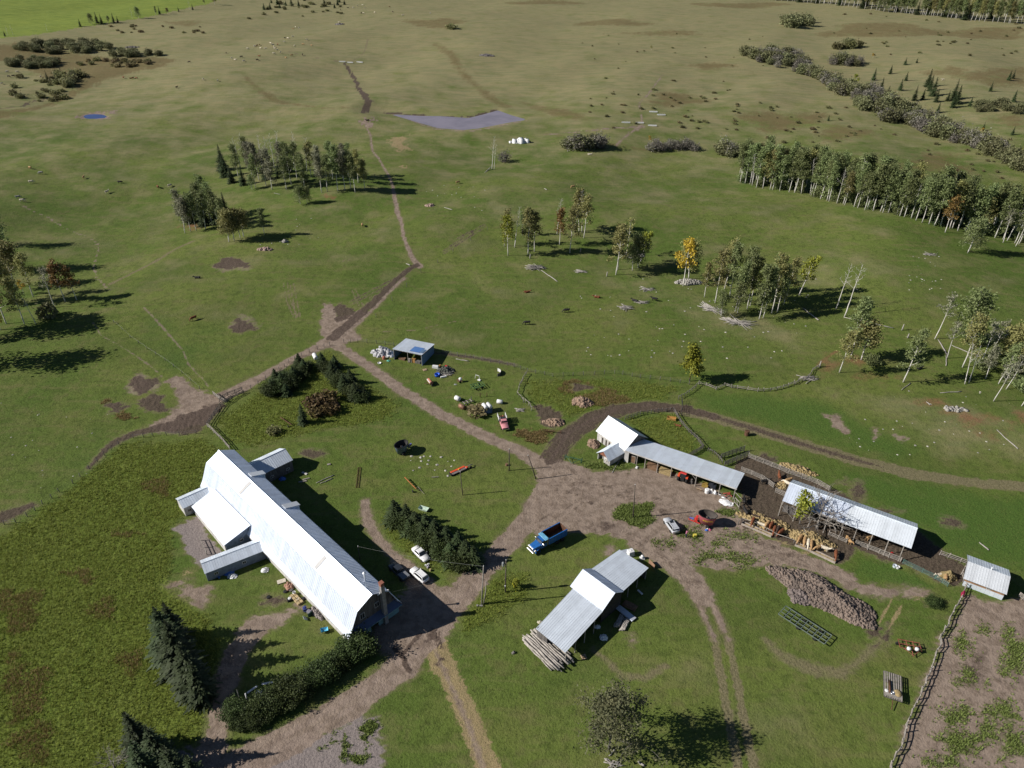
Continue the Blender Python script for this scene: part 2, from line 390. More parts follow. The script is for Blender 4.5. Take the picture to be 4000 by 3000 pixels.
# --- thin trails
for pts, w in (([(50, 772), (70, 795), (100, 812), (140, 830), (190, 850), (215, 868), (260, 895), (330, 920), (375, 945), (385, 965), (375, 1010), (365, 1045), (380, 1090), (430, 1135)], .45),
               ([(560, 1200), (600, 1240), (640, 1285), (680, 1330), (715, 1370), (735, 1420), (770, 1460), (800, 1490), (815, 1510)], .5),
               ([(360, 1255), (395, 1310), (450, 1340), (500, 1370), (560, 1410), (600, 1440), (650, 1490)], .4)): fl('dirt', pts, w * .8, .35, .62)
fl('track', [(430, 1110), (520, 1065), (610, 1020), (680, 975), (760, 940)], .9, .8, .9)
fl('track', [(1500, 1295), (1620, 1290), (1700, 1272), (1780, 1255)], .3, .3)
fl('mud', [(1600, 1370), (1760, 1385), (1900, 1405), (2010, 1425)], [.4, .8, .8, .5], .7, .75)
def wheelruts(pts, offs, ch, w, st):
    W_ = [np.array(q) for q in px_list(pts)]
    for of in offs:
        L_ = []
        for i, q in enumerate(W_):
            d = W_[min(i + 1, len(W_) - 1)] - W_[max(i - 1, 0)]; d = d / np.linalg.norm(d); L_.append((q[0] - d[1] * of, q[1] + d[0] * of))
        FEAT.append(('l', ch, L_, w, .25, st))
wheelruts([(2165, 1775), (2215, 1700), (2300, 1645), (2400, 1603), (2540, 1585), (2680, 1600), (2800, 1632)], (-1.5, .1, 1.3), 'dirt', .3, .62)
wheelruts([(2150, 1800), (2180, 1745), (2240, 1685), (2320, 1636), (2420, 1598)], (-2.6, -2., -.7, .6, 1.9, 2.5), 'mud', .22, .95)
wheelruts([(2040, 1768), (1850, 1682), (1700, 1605), (1560, 1520), (1440, 1430), (1340, 1365)], (0.,), 'track', .35, .7)
wheelruts([(2150, 1900), (2300, 1900), (2500, 1930), (2700, 2020), (2900, 2110), (3150, 2190)], (-2.2, -1.5, -.3, .5, 1.2, 2.4), 'mud', .26, .5)
wheelruts([(2250, 2040), (2450, 2090), (2620, 2180), (2720, 2280)], (-1.2, -.6, .4, 1.), 'mud', .26, .48)
wheelruts([(2200, 1840), (2260, 1890), (2240, 1960), (2180, 2010), (2100, 2060)], (-1.2, .3, 1.6), 'mud', .26, .46)
wheelruts([(2160, 1850), (2300, 1870), (2480, 1880), (2650, 1930), (2800, 2010), (2950, 2110)], (-1., .4, 1.5), 'track', .3, .7)
wheelruts([(1100, 2905), (1420, 2720), (1560, 2610), (1660, 2490), (1820, 2300), (1975, 2130)], (-.8, .9), 'gravel', .5, .7)
def ruts(a, b, gap=9, ch='mud', st=.85):
    n = np.array([-(b[1] - a[1]), b[0] - a[0]], float); n /= np.linalg.norm(n)
    for s in (-.5, .5): fl(ch, [(a[0] + n[0] * gap * s, a[1] + n[1] * gap * s), (b[0] + n[0] * gap * s, b[1] + n[1] * gap * s)], .22, .18, st)
ruts((1370, 1185), (1540, 1095), 12); ruts((1735, 985), (1895, 880), 10); ruts((1790, 937), (1845, 903), 8)
for a, b in (((1115, 1105), (1125, 1170)), ((1125, 1170), (1155, 1240)), ((1140, 1110), (1165, 1240)), ((1380, 1130), (1420, 1215)), ((1465, 1140), (1420, 1230)), ((1340, 1030), (1370, 1000))): ruts(a, b, 14, 'track', .9)
# --- cattle corral, straw, manure, soil
fp('mud', [(2880, 1800), (2925, 1785), (3060, 1838), (3200, 1890), (3300, 1935), (3390, 1990), (3420, 2010), (3600, 2080), (3700, 2180), (3775, 2215), (3760, 2290), (3700, 2290), (3560, 2215), (3500, 2200), (3340, 2140), (3310, 2190), (3255, 2200), (3100, 2130), (3000, 2095), (2895, 2050), (2885, 1985), (2900, 1930), (2850, 1880)], .7)
for a in ((2960, 2030, 60, 16), (3060, 2065, 60, 16), (3165, 2115, 55, 28), (2960, 2075, 40, 10), (3060, 2120, 40, 8), (3110, 1838, 62, 24), (3060, 1895, 22, 14), (3590, 2330, 40, 16), (3140, 2160, 40, 8), (2905, 2060, 14, 20), (2565, 1850, 40, 12)): fe('straw', *a, .9, .95)
fp('dirt', [(3340, 2285), (3450, 2290), (3560, 2300), (3640, 2320), (3600, 2345), (3450, 2330), (3360, 2315)], 1.2, .85)
fp('dirt', [(3290, 2240), (3340, 2260), (3360, 2300), (3310, 2300), (3260, 2270)], 1., .9)
fp('dirt', [(3785, 2335), (3880, 2350), (4050, 2330), (4200, 2500), (4200, 3100), (3480, 3100), (3530, 2900), (3600, 2720), (3670, 2540), (3720, 2440), (3760, 2370)], 1.2)
for a in ((3765, 2530, 20, 50), (3770, 2650, 38, 36), (3730, 2800, 60, 40), (3760, 2900, 90, 60), (3870, 2870, 60, 50), (3960, 2560, 50, 90), (3850, 2470, 20, 14), (3920, 2780, 60, 40), (3840, 2680, 14, 16), (3960, 2900, 50, 70), (3700, 2980, 70, 30)): fe('weed', *a, 2.5, .8)
fp('track', [(3785, 2335), (4050, 2330), (4200, 2500), (4200, 3100), (3480, 3100), (3600, 2720), (3720, 2440)], 2., .55)
for a in ((3850, 2500, 70, 60), (3950, 2650, 60, 90), (3700, 2850, 40, 60), (3880, 2950, 90, 40)): fe('rust', *a, 8., .5)
fe('mud', 3800, 2620, 60, 60, 4., .7); fe('mud', 3900, 2700, 50, 50, 4., .6); fe('rust', 3640, 2930, 50, 60, 2., .9)
for a in ((3425, 2470, 28, 26, 1, 1, .6), (3462, 2480, 16, 32, 1, 1, .4), (3430, 2520, 12, 10, 1, 1, 0)): fe('mud', *a)
ruts((3505, 2350), (3450, 2450), 44, 'straw', .8); fl('track', [(3440, 2500), (3380, 2570), (3280, 2630), (3180, 2620), (3050, 2560), (2990, 2500)], [1., 1., 1.4, 1.6, 1.6, 1.], 1.2, .75)
fl('track', [(2320, 2540), (2380, 2590), (2430, 2640), (2520, 2650), (2600, 2600)], [.8, .9, 1., 1., .8], .9, .75)
for a in ((3650, 1570, 55, 22), (3790, 1640, 60, 26), (3860, 1630, 40, 22), (3880, 1690, 60, 24), (3990, 1640, 40, 30), (3720, 1610, 40, 12)): fe('red', *a, 6., 1.)
for a in ((3330, 1410, 60, 18), (3400, 1470, 60, 12), (3470, 1480, 40, 14), (3230, 1430, 20, 40), (760, 880, 40, 24), (1290, 770, 40, 10)): fe('red', *a, 4.5, .85)
fl('red', [(3190, 1430), (3240, 1390), (3270, 1370)], .8, .7, .7)
fp('dirt', [(3212, 1615), (3240, 1632), (3270, 1622), (3290, 1650), (3320, 1690), (3300, 1695), (3255, 1665)], .6); fe('dirt', 3420, 1692, 8, 22, .6); fe('dirt', 3515, 1710, 22, 12, 1.2, .7)
for a in ((3350, 1930, 30, 50), (3470, 2000, 50, 14), (3720, 2040, 40, 16), (3000, 1790, 30, 20), (3290, 1880, 20, 12), (1215, 1772, 50, 14), (2470, 2500, 14, 12), (2610, 2140, 20, 10), (2380, 2160, 20, 20), (2590, 2010, 20, 12), (2370, 2055, 22, 22), (2310, 1965, 12, 8)): fe('mud' if a[1] < 2100 else 'dirt', *a, 1., .75)
for a in ((2900, 2100, 60, 14), (2700, 2080, 50, 20), (2820, 2120, 30, 20), (2760, 2170, 60, 20), (2900, 2190, 60, 20), (2600, 2120, 40, 16)): fe('weed', *a, 2.5, .75)
fe('weed', 2480, 2010, 85, 42, .8, 1.); fe('weed', 2850, 2005, 30, 10, .8, .9); fe('weed', 2380, 1820, 80, 18, .8, .8)
# --- grass condition
fp('lush', [(2700, 1520), (3050, 1530), (3250, 1570), (3380, 1650), (3600, 1760), (3500, 1790), (3200, 1730), (2950, 1650), (2750, 1600)], 6., .8)
fp('lush', [(3250, 1830), (3700, 1900), (4100, 1940), (4100, 2240), (3900, 2220), (3700, 2150), (3500, 2040)], 6., .85)
fp('lush', [(3340, 2170), (3480, 2200), (3640, 2290), (3500, 2290), (3340, 2270)], 2., .8)
for a in ((2350, 1720, 90, 40), (2600, 1700, 90, 50), (1960, 1960, 120, 80), (350, 1800, 160, 130), (520, 2000, 200, 100), (1800, 2600, 60, 250), (3600, 2400, 60, 40), (1530, 1210, 100, 40), (700, 1350, 200, 120), (2300, 2650, 250, 60), (900, 2250, 80, 40)): fe('lush', *a, 8., .55)
fp('dry', [(3150, 1480), (3400, 1540), (3700, 1560), (4100, 1640), (4100, 1820), (3700, 1760), (3450, 1680), (3250, 1560)], 8., .55)
fp('dry', [(2450, 1000), (2700, 1150), (3200, 1280), (3200, 1400), (2900, 1380), (2600, 1260), (2380, 1130), (2200, 1090)], 14., .42)
for a in ((2000, 830, 160, 60), (2500, 760, 300, 50), (3300, 1050, 200, 80), (900, 700, 140, 60), (1700, 1330, 140, 20), (1300, 820, 120, 40), (2400, 2800, 200, 80), (2700, 2600, 160, 50), (3000, 2750, 150, 100), (1200, 1260, 160, 40), (2600, 1700, 60, 30)): fe('dry', *a, 10., .4)
fp('rough', [(0, 2090), (150, 2010), (350, 1850), (480, 1740), (800, 1720), (860, 1760), (780, 1900), (720, 1990), (680, 2060), (660, 2260), (720, 2340), (800, 2420), (880, 2560), (820, 2740), (800, 2900), (600, 3100), (-200, 3100), (-200, 2150)], 2.5, .95)
fp('rough', [(980, 1560), (1200, 1420), (1290, 1370), (1420, 1500), (1560, 1580), (1500, 1650), (1250, 1680), (1000, 1740), (900, 1720), (850, 1640)], 2.5, .75)
fp('rough', [(1480, 2000), (1560, 1990), (1800, 2090), (1930, 2190), (1800, 2230), (1650, 2230), (1500, 2100)], 2., .7); fp('rough', [(1790, 2420), (1900, 2260), (2060, 2240), (2060, 2330), (1930, 2420), (1830, 2480)], 2., .8)
fp('rough', [(2050, 1490), (2250, 1480), (2500, 1490), (2640, 1510), (2600, 1575), (2350, 1600), (2200, 1640), (2080, 1590)], 2., .6); fp('rough', [(2440, 1640), (2620, 1610), (2740, 1740), (2700, 1780), (2560, 1730)], 1.5, .6)
for a in ((60, 2380, 120, 100), (90, 2700, 110, 160), (130, 2900, 110, 110), (420, 2380, 60, 60), (300, 2250, 80, 40), (620, 1900, 70, 50), (480, 2090, 100, 20), (1250, 1580, 60, 30), (500, 2600, 70, 70), (1000, 2150, 30, 20)): fe('rust', *a, 5., .38)
for pts in ([(455, 2310), (440, 2400), (350, 2470), (310, 2600), (290, 2740), (310, 2860)], [(470, 2330), (370, 2470), (330, 2600), (315, 2720)], [(480, 1880), (380, 1960), (330, 2060)], [(620, 1760), (480, 1850), (400, 1920)], [(180, 2640), (190, 2780), (150, 2950)]): fl('lush', pts, .9, 1., 1.)
# --- far land
fp('crop', [(-400, 160), (-100, 155), (0, 150), (100, 140), (200, 125), (310, 108), (420, 92), (560, 70), (690, 42), (800, 18), (880, -8), (900, -120), (-400, -160)], 3.)
fp('rust', [(-100, 190), (60, 165), (250, 195), (440, 225), (600, 220), (690, 232), (640, 262), (520, 285), (420, 310), (350, 345), (280, 380), (180, 420), (60, 455), (-100, 480), (-100, 440), (80, 425), (210, 390), (280, 350), (220, 330), (150, 300), (60, 240), (-100, 240)], 6., .95)
fl('rust', [(1700, 170), (1770, 215), (1790, 265), (1850, 330), (1900, 370), (1975, 415)], [5, 6, 4, 4, 5, 6], 5., .8)
fl('rust', [(960, 300), (1010, 350), (1070, 390), (1150, 408), (1280, 423), (1400, 425)], [3, 4, 5, 3, 2, 1.5], 4., .8)
fl('rust', [(2040, 400), (2130, 425), (2230, 450), (2280, 465)], [4, 8, 9, 4], 6., .8); fl('rust', [(2040, 510), (2180, 530), (2330, 560), (2550, 590)], [2, 3, 4, 4], 3., .6)
for a in ((2780, 260, 90, 18), (2640, 390, 120, 30), (3050, 470, 180, 40), (3300, 520, 120, 30), (3650, 640, 150, 40), (3900, 300, 150, 40), (3450, 120, 260, 30), (3850, 130, 200, 25), (2400, 90, 160, 14), (2600, 130, 160, 12), (1700, 90, 120, 20), (720, 90, 80, 12), (2130, 10, 160, 10), (2900, 20, 200, 12), (3700, 280, 100, 20), (3950, 470, 80, 30)): fe('rust', *a, 10., .85)
fl('dirt', [(2100, 530), (2300, 512), (2450, 498), (2510, 492), (2460, 520), (2400, 575)], [.5, 1., 1.2, 2., .6, .5], 1., .8); fl('dirt', [(2508, 490), (2505, 440), (2495, 405), (2530, 370), (2560, 330), (2590, 290)], .5, .6, .75)
fl('dirt', [(1512, 443), (1590, 463), (1650, 487), (1715, 505), (1830, 513), (1940, 493), (2060, 470)], 1.1, .7, .8); fl('mud', [(1470, 435), (1530, 443), (1640, 452), (1830, 460), (1945, 430)], [.8, 1.4, 1.2, 1.2, 1.2], .8)
fe('dirt', 430, 440, 20, 8, 1.5, .8); fe('dirt', 370, 453, 62, 15, 1.2, .75)
fl('mud', [(0, 425), (90, 415), (120, 395), (200, 385), (260, 370)], 1.6, 1., .7)

def build_ground():
    ys = []
    py = 3230.
    while py > -205: ys.append(P(2000, py)[1]); py -= 5.2
    ys = np.array([-900., -400., -150., -40., 10., 38.] + ys + [2600, 3300, 4500, 7000, 11000])
    us = np.concatenate([[-9., -5., -3., -2.1, -1.65, -1.4], np.linspace(-1.24, 1.24, 930), [1.4, 1.65, 2.1, 3., 5., 9.]])
    hw = 2000 / FPX * (np.maximum(ys, 42.) * c_ + H * s_)
    X = us[None, :] * hw[:, None]; Y = np.repeat(ys[:, None], len(us), 1)
    x = X.ravel(); y = Y.ravel(); z = T(x, y)
    WOB = np.zeros(len(x)); rw = np.random.default_rng(11)
    for lam, am in ((11, .45), (6, .45), (3.2, .5), (1.7, .5), (.9, .4)):
        for k in range(4):
            a = rw.uniform(0, 6.28); l = lam * rw.uniform(.8, 1.25); WOB += am * .5 * np.sin(6.28 / l * (np.cos(a) * x + np.sin(a) * y) + rw.uniform(0, 6.28))
    # churned ground gets real unevenness
    M = {c: np.zeros(len(x), np.float32) for c in CH}
    M['dry'] = (.70 * sstep(260, 640, y) + .22 * sstep(125, 270, y)).astype(np.float32)
    for kind, ch, pts, w, soft, st in FEAT:
        ax = np.array(pts); wm = max(w) if isinstance(w, (list, tuple)) else (w or 0); pad = wm + soft + 2.
        m = (x > ax[:, 0].min() - pad) & (x < ax[:, 0].max() + pad) & (y > ax[:, 1].min() - pad) & (y < ax[:, 1].max() + pad)
        if not m.any(): continue
        i = np.nonzero(m)[0]
        if kind == 'l':
            ww = w if isinstance(w, (list, tuple)) else [w] * len(pts)
            d = segdist(pts, x[i], y[i], False, ww)
        else: d = sdpoly(pts, x[i], y[i])
        d = d + WOB[i] * (min(.3, .12 + .1 * np.mean(w)) if kind == 'l' else min(.7, .3 * soft + .25)) * (1 if pts[0][1] < 260 else 3)
        v = (1 - sstep(-soft, soft, d)) * st
        M[ch][i] = np.maximum(M[ch][i], v)
        if ch in ('dirt', 'mud', 'gravel') and st > .7: M['track'][i] = np.maximum(M['track'][i], (1 - sstep(-.2, soft + 1.3, d)) * .62)
    n0, n1 = len(ys), len(us)
    h = np.abs(np.random.default_rng(5).normal(0, 1, (n0, n1))).ravel()
    z = z + np.where(y < 260, M['mud'] * (h * .09) + M['rough'] * h * .11, 0)
    I = np.arange(n0 * n1).reshape(n0, n1)
    F = np.stack([I[:-1, :-1].ravel(), I[:-1, 1:].ravel(), I[1:, 1:].ravel(), I[1:, :-1].ravel()], 1)
    att = {'M1': np.stack([M[c] for c in CH[:4]], 1), 'M2': np.stack([M[c] for c in CH[4:8]], 1), 'M3': np.stack([M[c] for c in CH[8:]], 1)}
    me = npmesh('ground', np.stack([x, y, z], 1), F, [ground_mat()], att, smooth=True)
    o = ob('ground', me); tag(o, 'rolling green and olive pasture with dirt farm tracks', None, None, 'structure')
    return M, x, y
def ground_mat():
    g = NT('ground_cover')
    def att(n):
        a = g.attr(n); s = g.n('ShaderNodeSeparateColor'); g.l(a.outputs['Color'], s.inputs[0]); return [s.outputs[0], s.outputs[1], s.outputs[2], a.outputs['Alpha']]
    mk = dict(zip(CH, att('M1') + att('M2') + att('M3')))
    nb = g.noise(.014, 2, .6); nm = g.noise(.07, 3, .6); nf = g.noise(.55, 3, .65); ns = g.noise(2.4, 2, .7); nx = g.noise(7., 1, .7)
    ne = g.math('MULTIPLY_ADD', nf, .55, g.math('MULTIPLY_ADD', ns, .35, g.math('MULTIPLY', nx, .1)))
    n5 = g.noise(.2, 3, .7)
    nr = g.math('MULTIPLY_ADD', nm, .4, g.math('MULTIPLY_ADD', n5, .4, g.math('MULTIPLY', ne, .2)))
    nstr = g.noise(.22, 2, .6, None, (.35, 1.6, 1.))
    # pasture: deep green to yellow green, with worn brown thatch showing through
    c = g.mix(g.ss(nb, .36, .64), (.078, .124, .021), (.124, .156, .034))
    c = g.mix(g.ss(nm, .45, .72, 0, .6), c, (.165, .165, .050))
    c = g.mix(g.ss(nf, .46, .70, 0, .6), c, (.046, .066, .013))
    c = g.mix(g.ss(nstr, .52, .72, 0, .5), c, (.160, .152, .058))
    c = g.mix(g.ss(g.noise(.035, 3, .65), .46, .66, 0, .55), c, (.055, .090, .016))
    c = g.mix(g.ss(ns, .5, .78, 0, .55), c, (.046, .060, .014))
    c = g.mix(g.ss(ns, .48, .22, 0, .45), c, (.150, .178, .055))
    c = g.mix(g.ss(n5, .5, .66, 0, .42), c, (.135, .128, .050)); c = g.mix(g.ss(n5, .46, .3, 0, .4), c, (.052, .078, .014))
    def layer(c, ch, col, col2, amp=.5, lo=.34, hi=.66, nz=None, top=1., sc=None):
        a = ne if (nz is None or nz is nf) else nz
        v = g.math('MULTIPLY_ADD', g.math('SUBTRACT', a, .5), amp * 2, mk[ch])
        v = g.math('MULTIPLY', g.ss(v, lo, hi), g.ss(mk[ch], .02, .12))
        if top < 1: v = g.math('MULTIPLY', v, top)
        cc = g.mix(g.ss(sc if sc is not None else ns, .38, .66), col, col2)
        return g.mix(v, c, cc)
    c = layer(c, 'dry', (.246, .214, .112), (.190, .188, .093), .75, .12, .98, nm, .95, nstr)
    c = layer(c, 'lush', (.066, .122, .021), (.045, .092, .015), .5, .2, .9, nm, .85)
    c = layer(c, 'rough', (.128, .165, .024), (.068, .094, .015), .35, .25, .8, nf, .8)
    c = layer(c, 'rust', (.150, .105, .045), (.088, .074, .030), 1.3, .3, 1., nr, .75)
    c = layer(c, 'crop', (.190, .235, .042), (.125, .175, .030), .2, .3, .7, nf, 1., nstr)
    c = layer(c, 'track', (.205, .168, .105), (.130, .112, .062), .55, .25, .85, nf, .8)
    c = layer(c, 'straw', (.340, .255, .140), (.230, .172, .095), .75, .25, .85, ns, .85, nx)
    c = layer(c, 'gravel', (.255, .215, .205), (.195, .165, .160), .5, .25, .72, nf, .95)
    c = layer(c, 'dirt', (.285, .220, .178), (.190, .143, .112), .55, .24, .74, nf, .95, nf)
    c = layer(c, 'red', (.235, .105, .060), (.160, .085, .048), 1.1, .3, 1., nr, .8)
    c = layer(c, 'mud', (.092, .066, .054), (.055, .039, .032), .55, .26, .74, nf, .9)
    c = layer(c, 'weed', (.098, .125, .030), (.055, .080, .018), .65, .25, .75, nf, .92)
    c = g.mix(g.math('MULTIPLY', g.ss(n5, .48, .7, 0, .5), g.ss(mk['dirt'], .3, .8)), c, (.150, .112, .092))
    # fine grit everywhere
    c = g.mix(g.ss(nx, .45, .8, 0, .5), c, g.mix(.5, c, (.02, .02, .012)))
    c = g.mix(g.ss(nx, .5, .2, 0, .16), c, (.30, .28, .18))
    g.l(c, g.b.inputs['Base Color']); g.b.inputs['Roughness'].default_value = .95; g.b.inputs['Specular IOR Level'].default_value = .1
    b3 = g.bump(g.math('MULTIPLY_ADD', nf, 1.6, g.math('MULTIPLY_ADD', nx, .28, ns)), .8, .16)
    g.l(b3, g.b.inputs['Normal'])
    return g.m
GM, GX, GY = build_ground()
# ponds
def water(name, label, poly, z, col, rough):
    g = NT(name + '_water'); g.b.inputs['Base Color'].default_value = col + (1,); g.b.inputs['Roughness'].default_value = rough
    g.b.inputs['Specular IOR Level'].default_value = .5
    n = g.noise(1.6, 2, .5, None, (1., .5, 1.)); g.l(g.bump(n, .12, .03), g.b.inputs['Normal'])
    v2 = g.noise(.08, 3, .6); g.l(g.mix(g.ss(v2, .35, .7), col, tuple(q * .78 for q in col)), g.b.inputs['Base Color'])
    m = MB(); cx = sum(p[0] for p in poly) / len(poly); cy = sum(p[1] for p in poly) / len(poly)
    pts = [(cx + (a - cx) * 1.02, cy + (b - cy) * 1.02, z) for a, b in poly]
    m.add(pts, [tuple(range(len(pts)))]); o = m.build(name, g.m); return tag(o, label, None, None, 'structure')
water('muddy_pond', 'wide shallow muddy pond lying across the pasture', PONDS[0][0], PONDS[0][1] - .05, (.265, .225, .25), .12)
water('stock_pond', 'small round deep blue stock pond in the pasture', PONDS[1][0], PONDS[1][1] - .05, (.035, .055, .185), .12)
# ------------------------------------------------------------------ vegetation
BARK_BIRCH = None
def birch_bark():
    if 'birch_bark' in MATS: return MATS['birch_bark']
    g = NT('birch_bark'); v = g.coord(True)
    n = g.noise(3., 3, .6, v, (1, 1, 5.)); n2 = g.noise(.35, 2, .5, v)
    c = g.mix(g.ss(n, .56, .66), (.62, .59, .54), (.10, .09, .08)); c = g.mix(g.ss(n2, .5, .8, 0, .6), c, (.33, .31, .28))
    g.l(c, g.b.inputs['Base Color']); g.b.inputs['Roughness'].default_value = .8; MATS['birch_bark'] = g.m; return g.m
mat('bark', (.085, .070, .058), .9, var=.3, scale=4, obj=True); mat('grey_bark', (.20, .185, .17), .9, var=.3, scale=4, obj=True); mat('dead_wood', (.40, .37, .335), .85, var=.25, scale=3, obj=True)
foliage('leaf_green', (.125, .160, .058), (.26, .30, .125), .22, .3); foliage('leaf_olive', (.175, .172, .058), (.32, .30, .12), .22, .3); foliage('leaf_yellowgreen', (.150, .185, .020), (.330, .340, .045), .12)
foliage('leaf_gold', (.36, .23, .025), (.62, .44, .06), .12); foliage('leaf_rust', (.17, .105, .035), (.27, .17, .055), .2); foliage('leaf_grey', (.17, .175, .105), (.30, .295, .20), .2, .3)
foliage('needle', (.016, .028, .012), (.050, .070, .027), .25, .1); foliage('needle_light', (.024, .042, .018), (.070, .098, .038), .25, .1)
foliage('willow', (.125, .135, .062), (.235, .235, .115), .22); foliage('willow_grey', (.155, .145, .120), (.27, .25, .205), .2); foliage('bush', (.145, .145, .062), (.24, .23, .105), .25, .4)
foliage('hedge_leaf', (.022, .036, .010), (.075, .105, .028), .15, .15); foliage('bush_rust', (.185, .150, .078), (.27, .225, .115), .25, .4)
def leaves(C, size, rng, up=.35, asp=1.6):
    n = len(C); a = rng.normal(size=(n, 3)); a[:, 2] = np.abs(a[:, 2]) + up; a /= np.linalg.norm(a, axis=1)[:, None]
    b = rng.normal(size=(n, 3)); b -= (b * a).sum(1)[:, None] * a; b /= np.linalg.norm(b, axis=1)[:, None]; c = np.cross(a, b)
    s = size * rng.uniform(.6, 1.35, n)[:, None]; u = b * s * asp / 2; w = c * s / 2
    V = np.stack([C - u * .9, C + w, C + u * 1.1, C - w], 1).reshape(-1, 3)
    return V, np.arange(4 * n).reshape(n, 4)
def crown_mesh(name, C, size, rng, m, up=.35, asp=1.6, smin=0.):
    V, F = leaves(C, size, rng, up, asp)
    # clumps differ a little in tone
    k = np.sin(C[:, 0] * 1.7 + 3) * np.sin(C[:, 1] * 1.9 + 1) * np.sin(C[:, 2] * 1.5); lv = np.clip(.5 + .35 * k + rng.normal(0, .2, len(C)), 0, 1)
    return npmesh(name, V, F, [m], {'lv': np.repeat(lv, 4)})
def skeleton(rng, h, lean, r0, start, nb, spread, upang, sub=3, wob=.03):
    """trunk polyline + limbs; returns MB and list of branch polylines (outer parts)"""
    m = MB(); n = 9; p = []; off = np.zeros(2); d = np.array([math.cos(lean[1]), math.sin(lean[1])]) * math.tan(lean[0])
    for i in range(n + 1):
        t = i / n; off = off + rng.normal(0, wob * h / n, 2); p.append(np.array([d[0] * t * h + off[0], d[1] * t * h + off[1], t * h - (.15 if i == 0 else 0)]))
    rs = [max(.02, r0 * (1 - .93 * (i / n) ** .9)) for i in range(n + 1)]
    m.tube(p, rs, 7); P_ = np.array(p); br = []
    for k in range(nb):
        t = start + (1 - start) * ((k + rng.uniform(0, 1)) / nb) ** .9 * .96
        f = t * n; i = min(int(f), n - 1); b = P_[i] + (P_[i + 1] - P_[i]) * (f - i)
        az = k * 2.4 + rng.uniform(-.5, .5); L = spread * (1 - .62 * ((t - start) / (1 - start + 1e-6)) ** 1.2) * rng.uniform(.7, 1.2)
        up = upang + rng.uniform(-.2, .2); dv = np.array([math.cos(az) * math.cos(up), math.sin(az) * math.cos(up), math.sin(up)])
        q = [b]; 
        for s in range(3): dv = dv + rng.normal(0, .16, 3) + np.array([0, 0, .08]); dv /= np.linalg.norm(dv); q.append(q[-1] + dv * L / 3)
        rb = max(.035, r0 * .45 * (1 - t * .7)); m.tube(q, [rb, rb * .75, rb * .55, rb * .35], 4, False); br.append(q)
        for s in range(sub):
            j = rng.integers(1, 4); sv = dv + rng.normal(0, .65, 3); sv /= np.linalg.norm(sv); e = q[j] + sv * L * rng.uniform(.25, .5)
            m.tube([q[j], .5 * (q[j] + e) + rng.normal(0, .05, 3) * L, e], [rb * .5, rb * .4, rb * .25], 3, False); br.append([q[j], .5 * (q[j] + e), e])
    return m, br, P_
PROTO = {}
def deciduous(key, h, r0, start, nb, spread, nleaf, lsize, leafm, barkm, lean=(0., 0.), upang=.6, sig=.38, sub=3, seed=1, low=0, smooth=True):
    rng = np.random.default_rng(seed); m, br, P_ = skeleton(rng, h, lean, r0, start, nb, spread, upang, sub)
    tm = m.mesh('trunk', barkm, True); cm = None
    if nleaf:
        C = []; ends = []
        for q in br: ends += [q[-1], .5 * (q[-1] + q[-2])]
        ends += [P_[-1], P_[-2]]; ends = np.array(ends); wt = rng.uniform(.2, 1., len(ends)); wt /= wt.sum()
        i = rng.choice(len(ends), nleaf, p=wt); C = ends[i] + rng.normal(0, 1, (nleaf, 3)) * sig * spread * np.array([.5, .5, .42]); C[:, 2] = np.maximum(C[:, 2], .25)
        cm = crown_mesh('crown', C, lsize, rng, leafm)
    PROTO[key] = (tm, cm, h)
def spruce(key, h, R, leafm, seed, dens=1., skirt=.05):
    rng = np.random.default_rng(seed); m = MB(); m.tube([(0, 0, -.15), (0, 0, h * .5), (0, 0, h)], [h * .017, h * .01, .015], 6)
    tm = m.mesh('trunk', MATS['bark'], True); C = []; V = []; F = []; lv = []
    z = h * skirt; nrow = 0
    while z < h * .985:
        t = z / h; r = R * (1 - t) ** .82 * rng.uniform(.72, 1.14) + .06; nb = max(4, int((5 + 7 * (1 - t)) * dens))
        for k in range(nb):
            az = rng.uniform(0, 6.283); L = r * rng.uniform(.5, 1.25); dr = -.22 - .3 * (1 - t) * rng.uniform(.4, 1.2)
            for s in range(4):
                a0 = L * (s * .24 + .04); a1 = L * (s * .24 + .36); wd = (.16 + .30 * L * (.8 - .16 * s)) * .5 * rng.uniform(.7, 1.3)
                da = rng.normal(0, .2); ca, sa = math.cos(az + da), math.sin(az + da); tilt = rng.normal(0, .35) * wd
                z0 = z + dr * a0 + .10 * s * L * .3; z1 = z + dr * a1 + .12 * (s + 1) * L * .3 * .6 + rng.normal(0, .05)
                b = len(V); V += [(ca * a0 - sa * wd, sa * a0 + ca * wd, z0 + tilt - .06), (ca * a0 + sa * wd, sa * a0 - ca * wd, z0 - tilt - .06), (ca * a1 + sa * wd * .35, sa * a1 - ca * wd * .35, z1), (ca * a1 - sa * wd * .35, sa * a1 + ca * wd * .35, z1)]
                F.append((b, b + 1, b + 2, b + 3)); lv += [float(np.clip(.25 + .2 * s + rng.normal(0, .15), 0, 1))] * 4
        z += max(.16, h * .028) * rng.uniform(.8, 1.2)
    b = len(V); V += [(-.1, 0, h * .93), (.1, 0, h * .93), (0, .03, h * 1.02), (0, -.03, h * 1.02)]; F.append((b, b + 1, b + 2, b + 3)); lv += [.7] * 4
    PROTO[key] = (tm, npmesh('crown', np.array(V), np.array(F), [leafm], {'lv': np.array(lv)}), h)
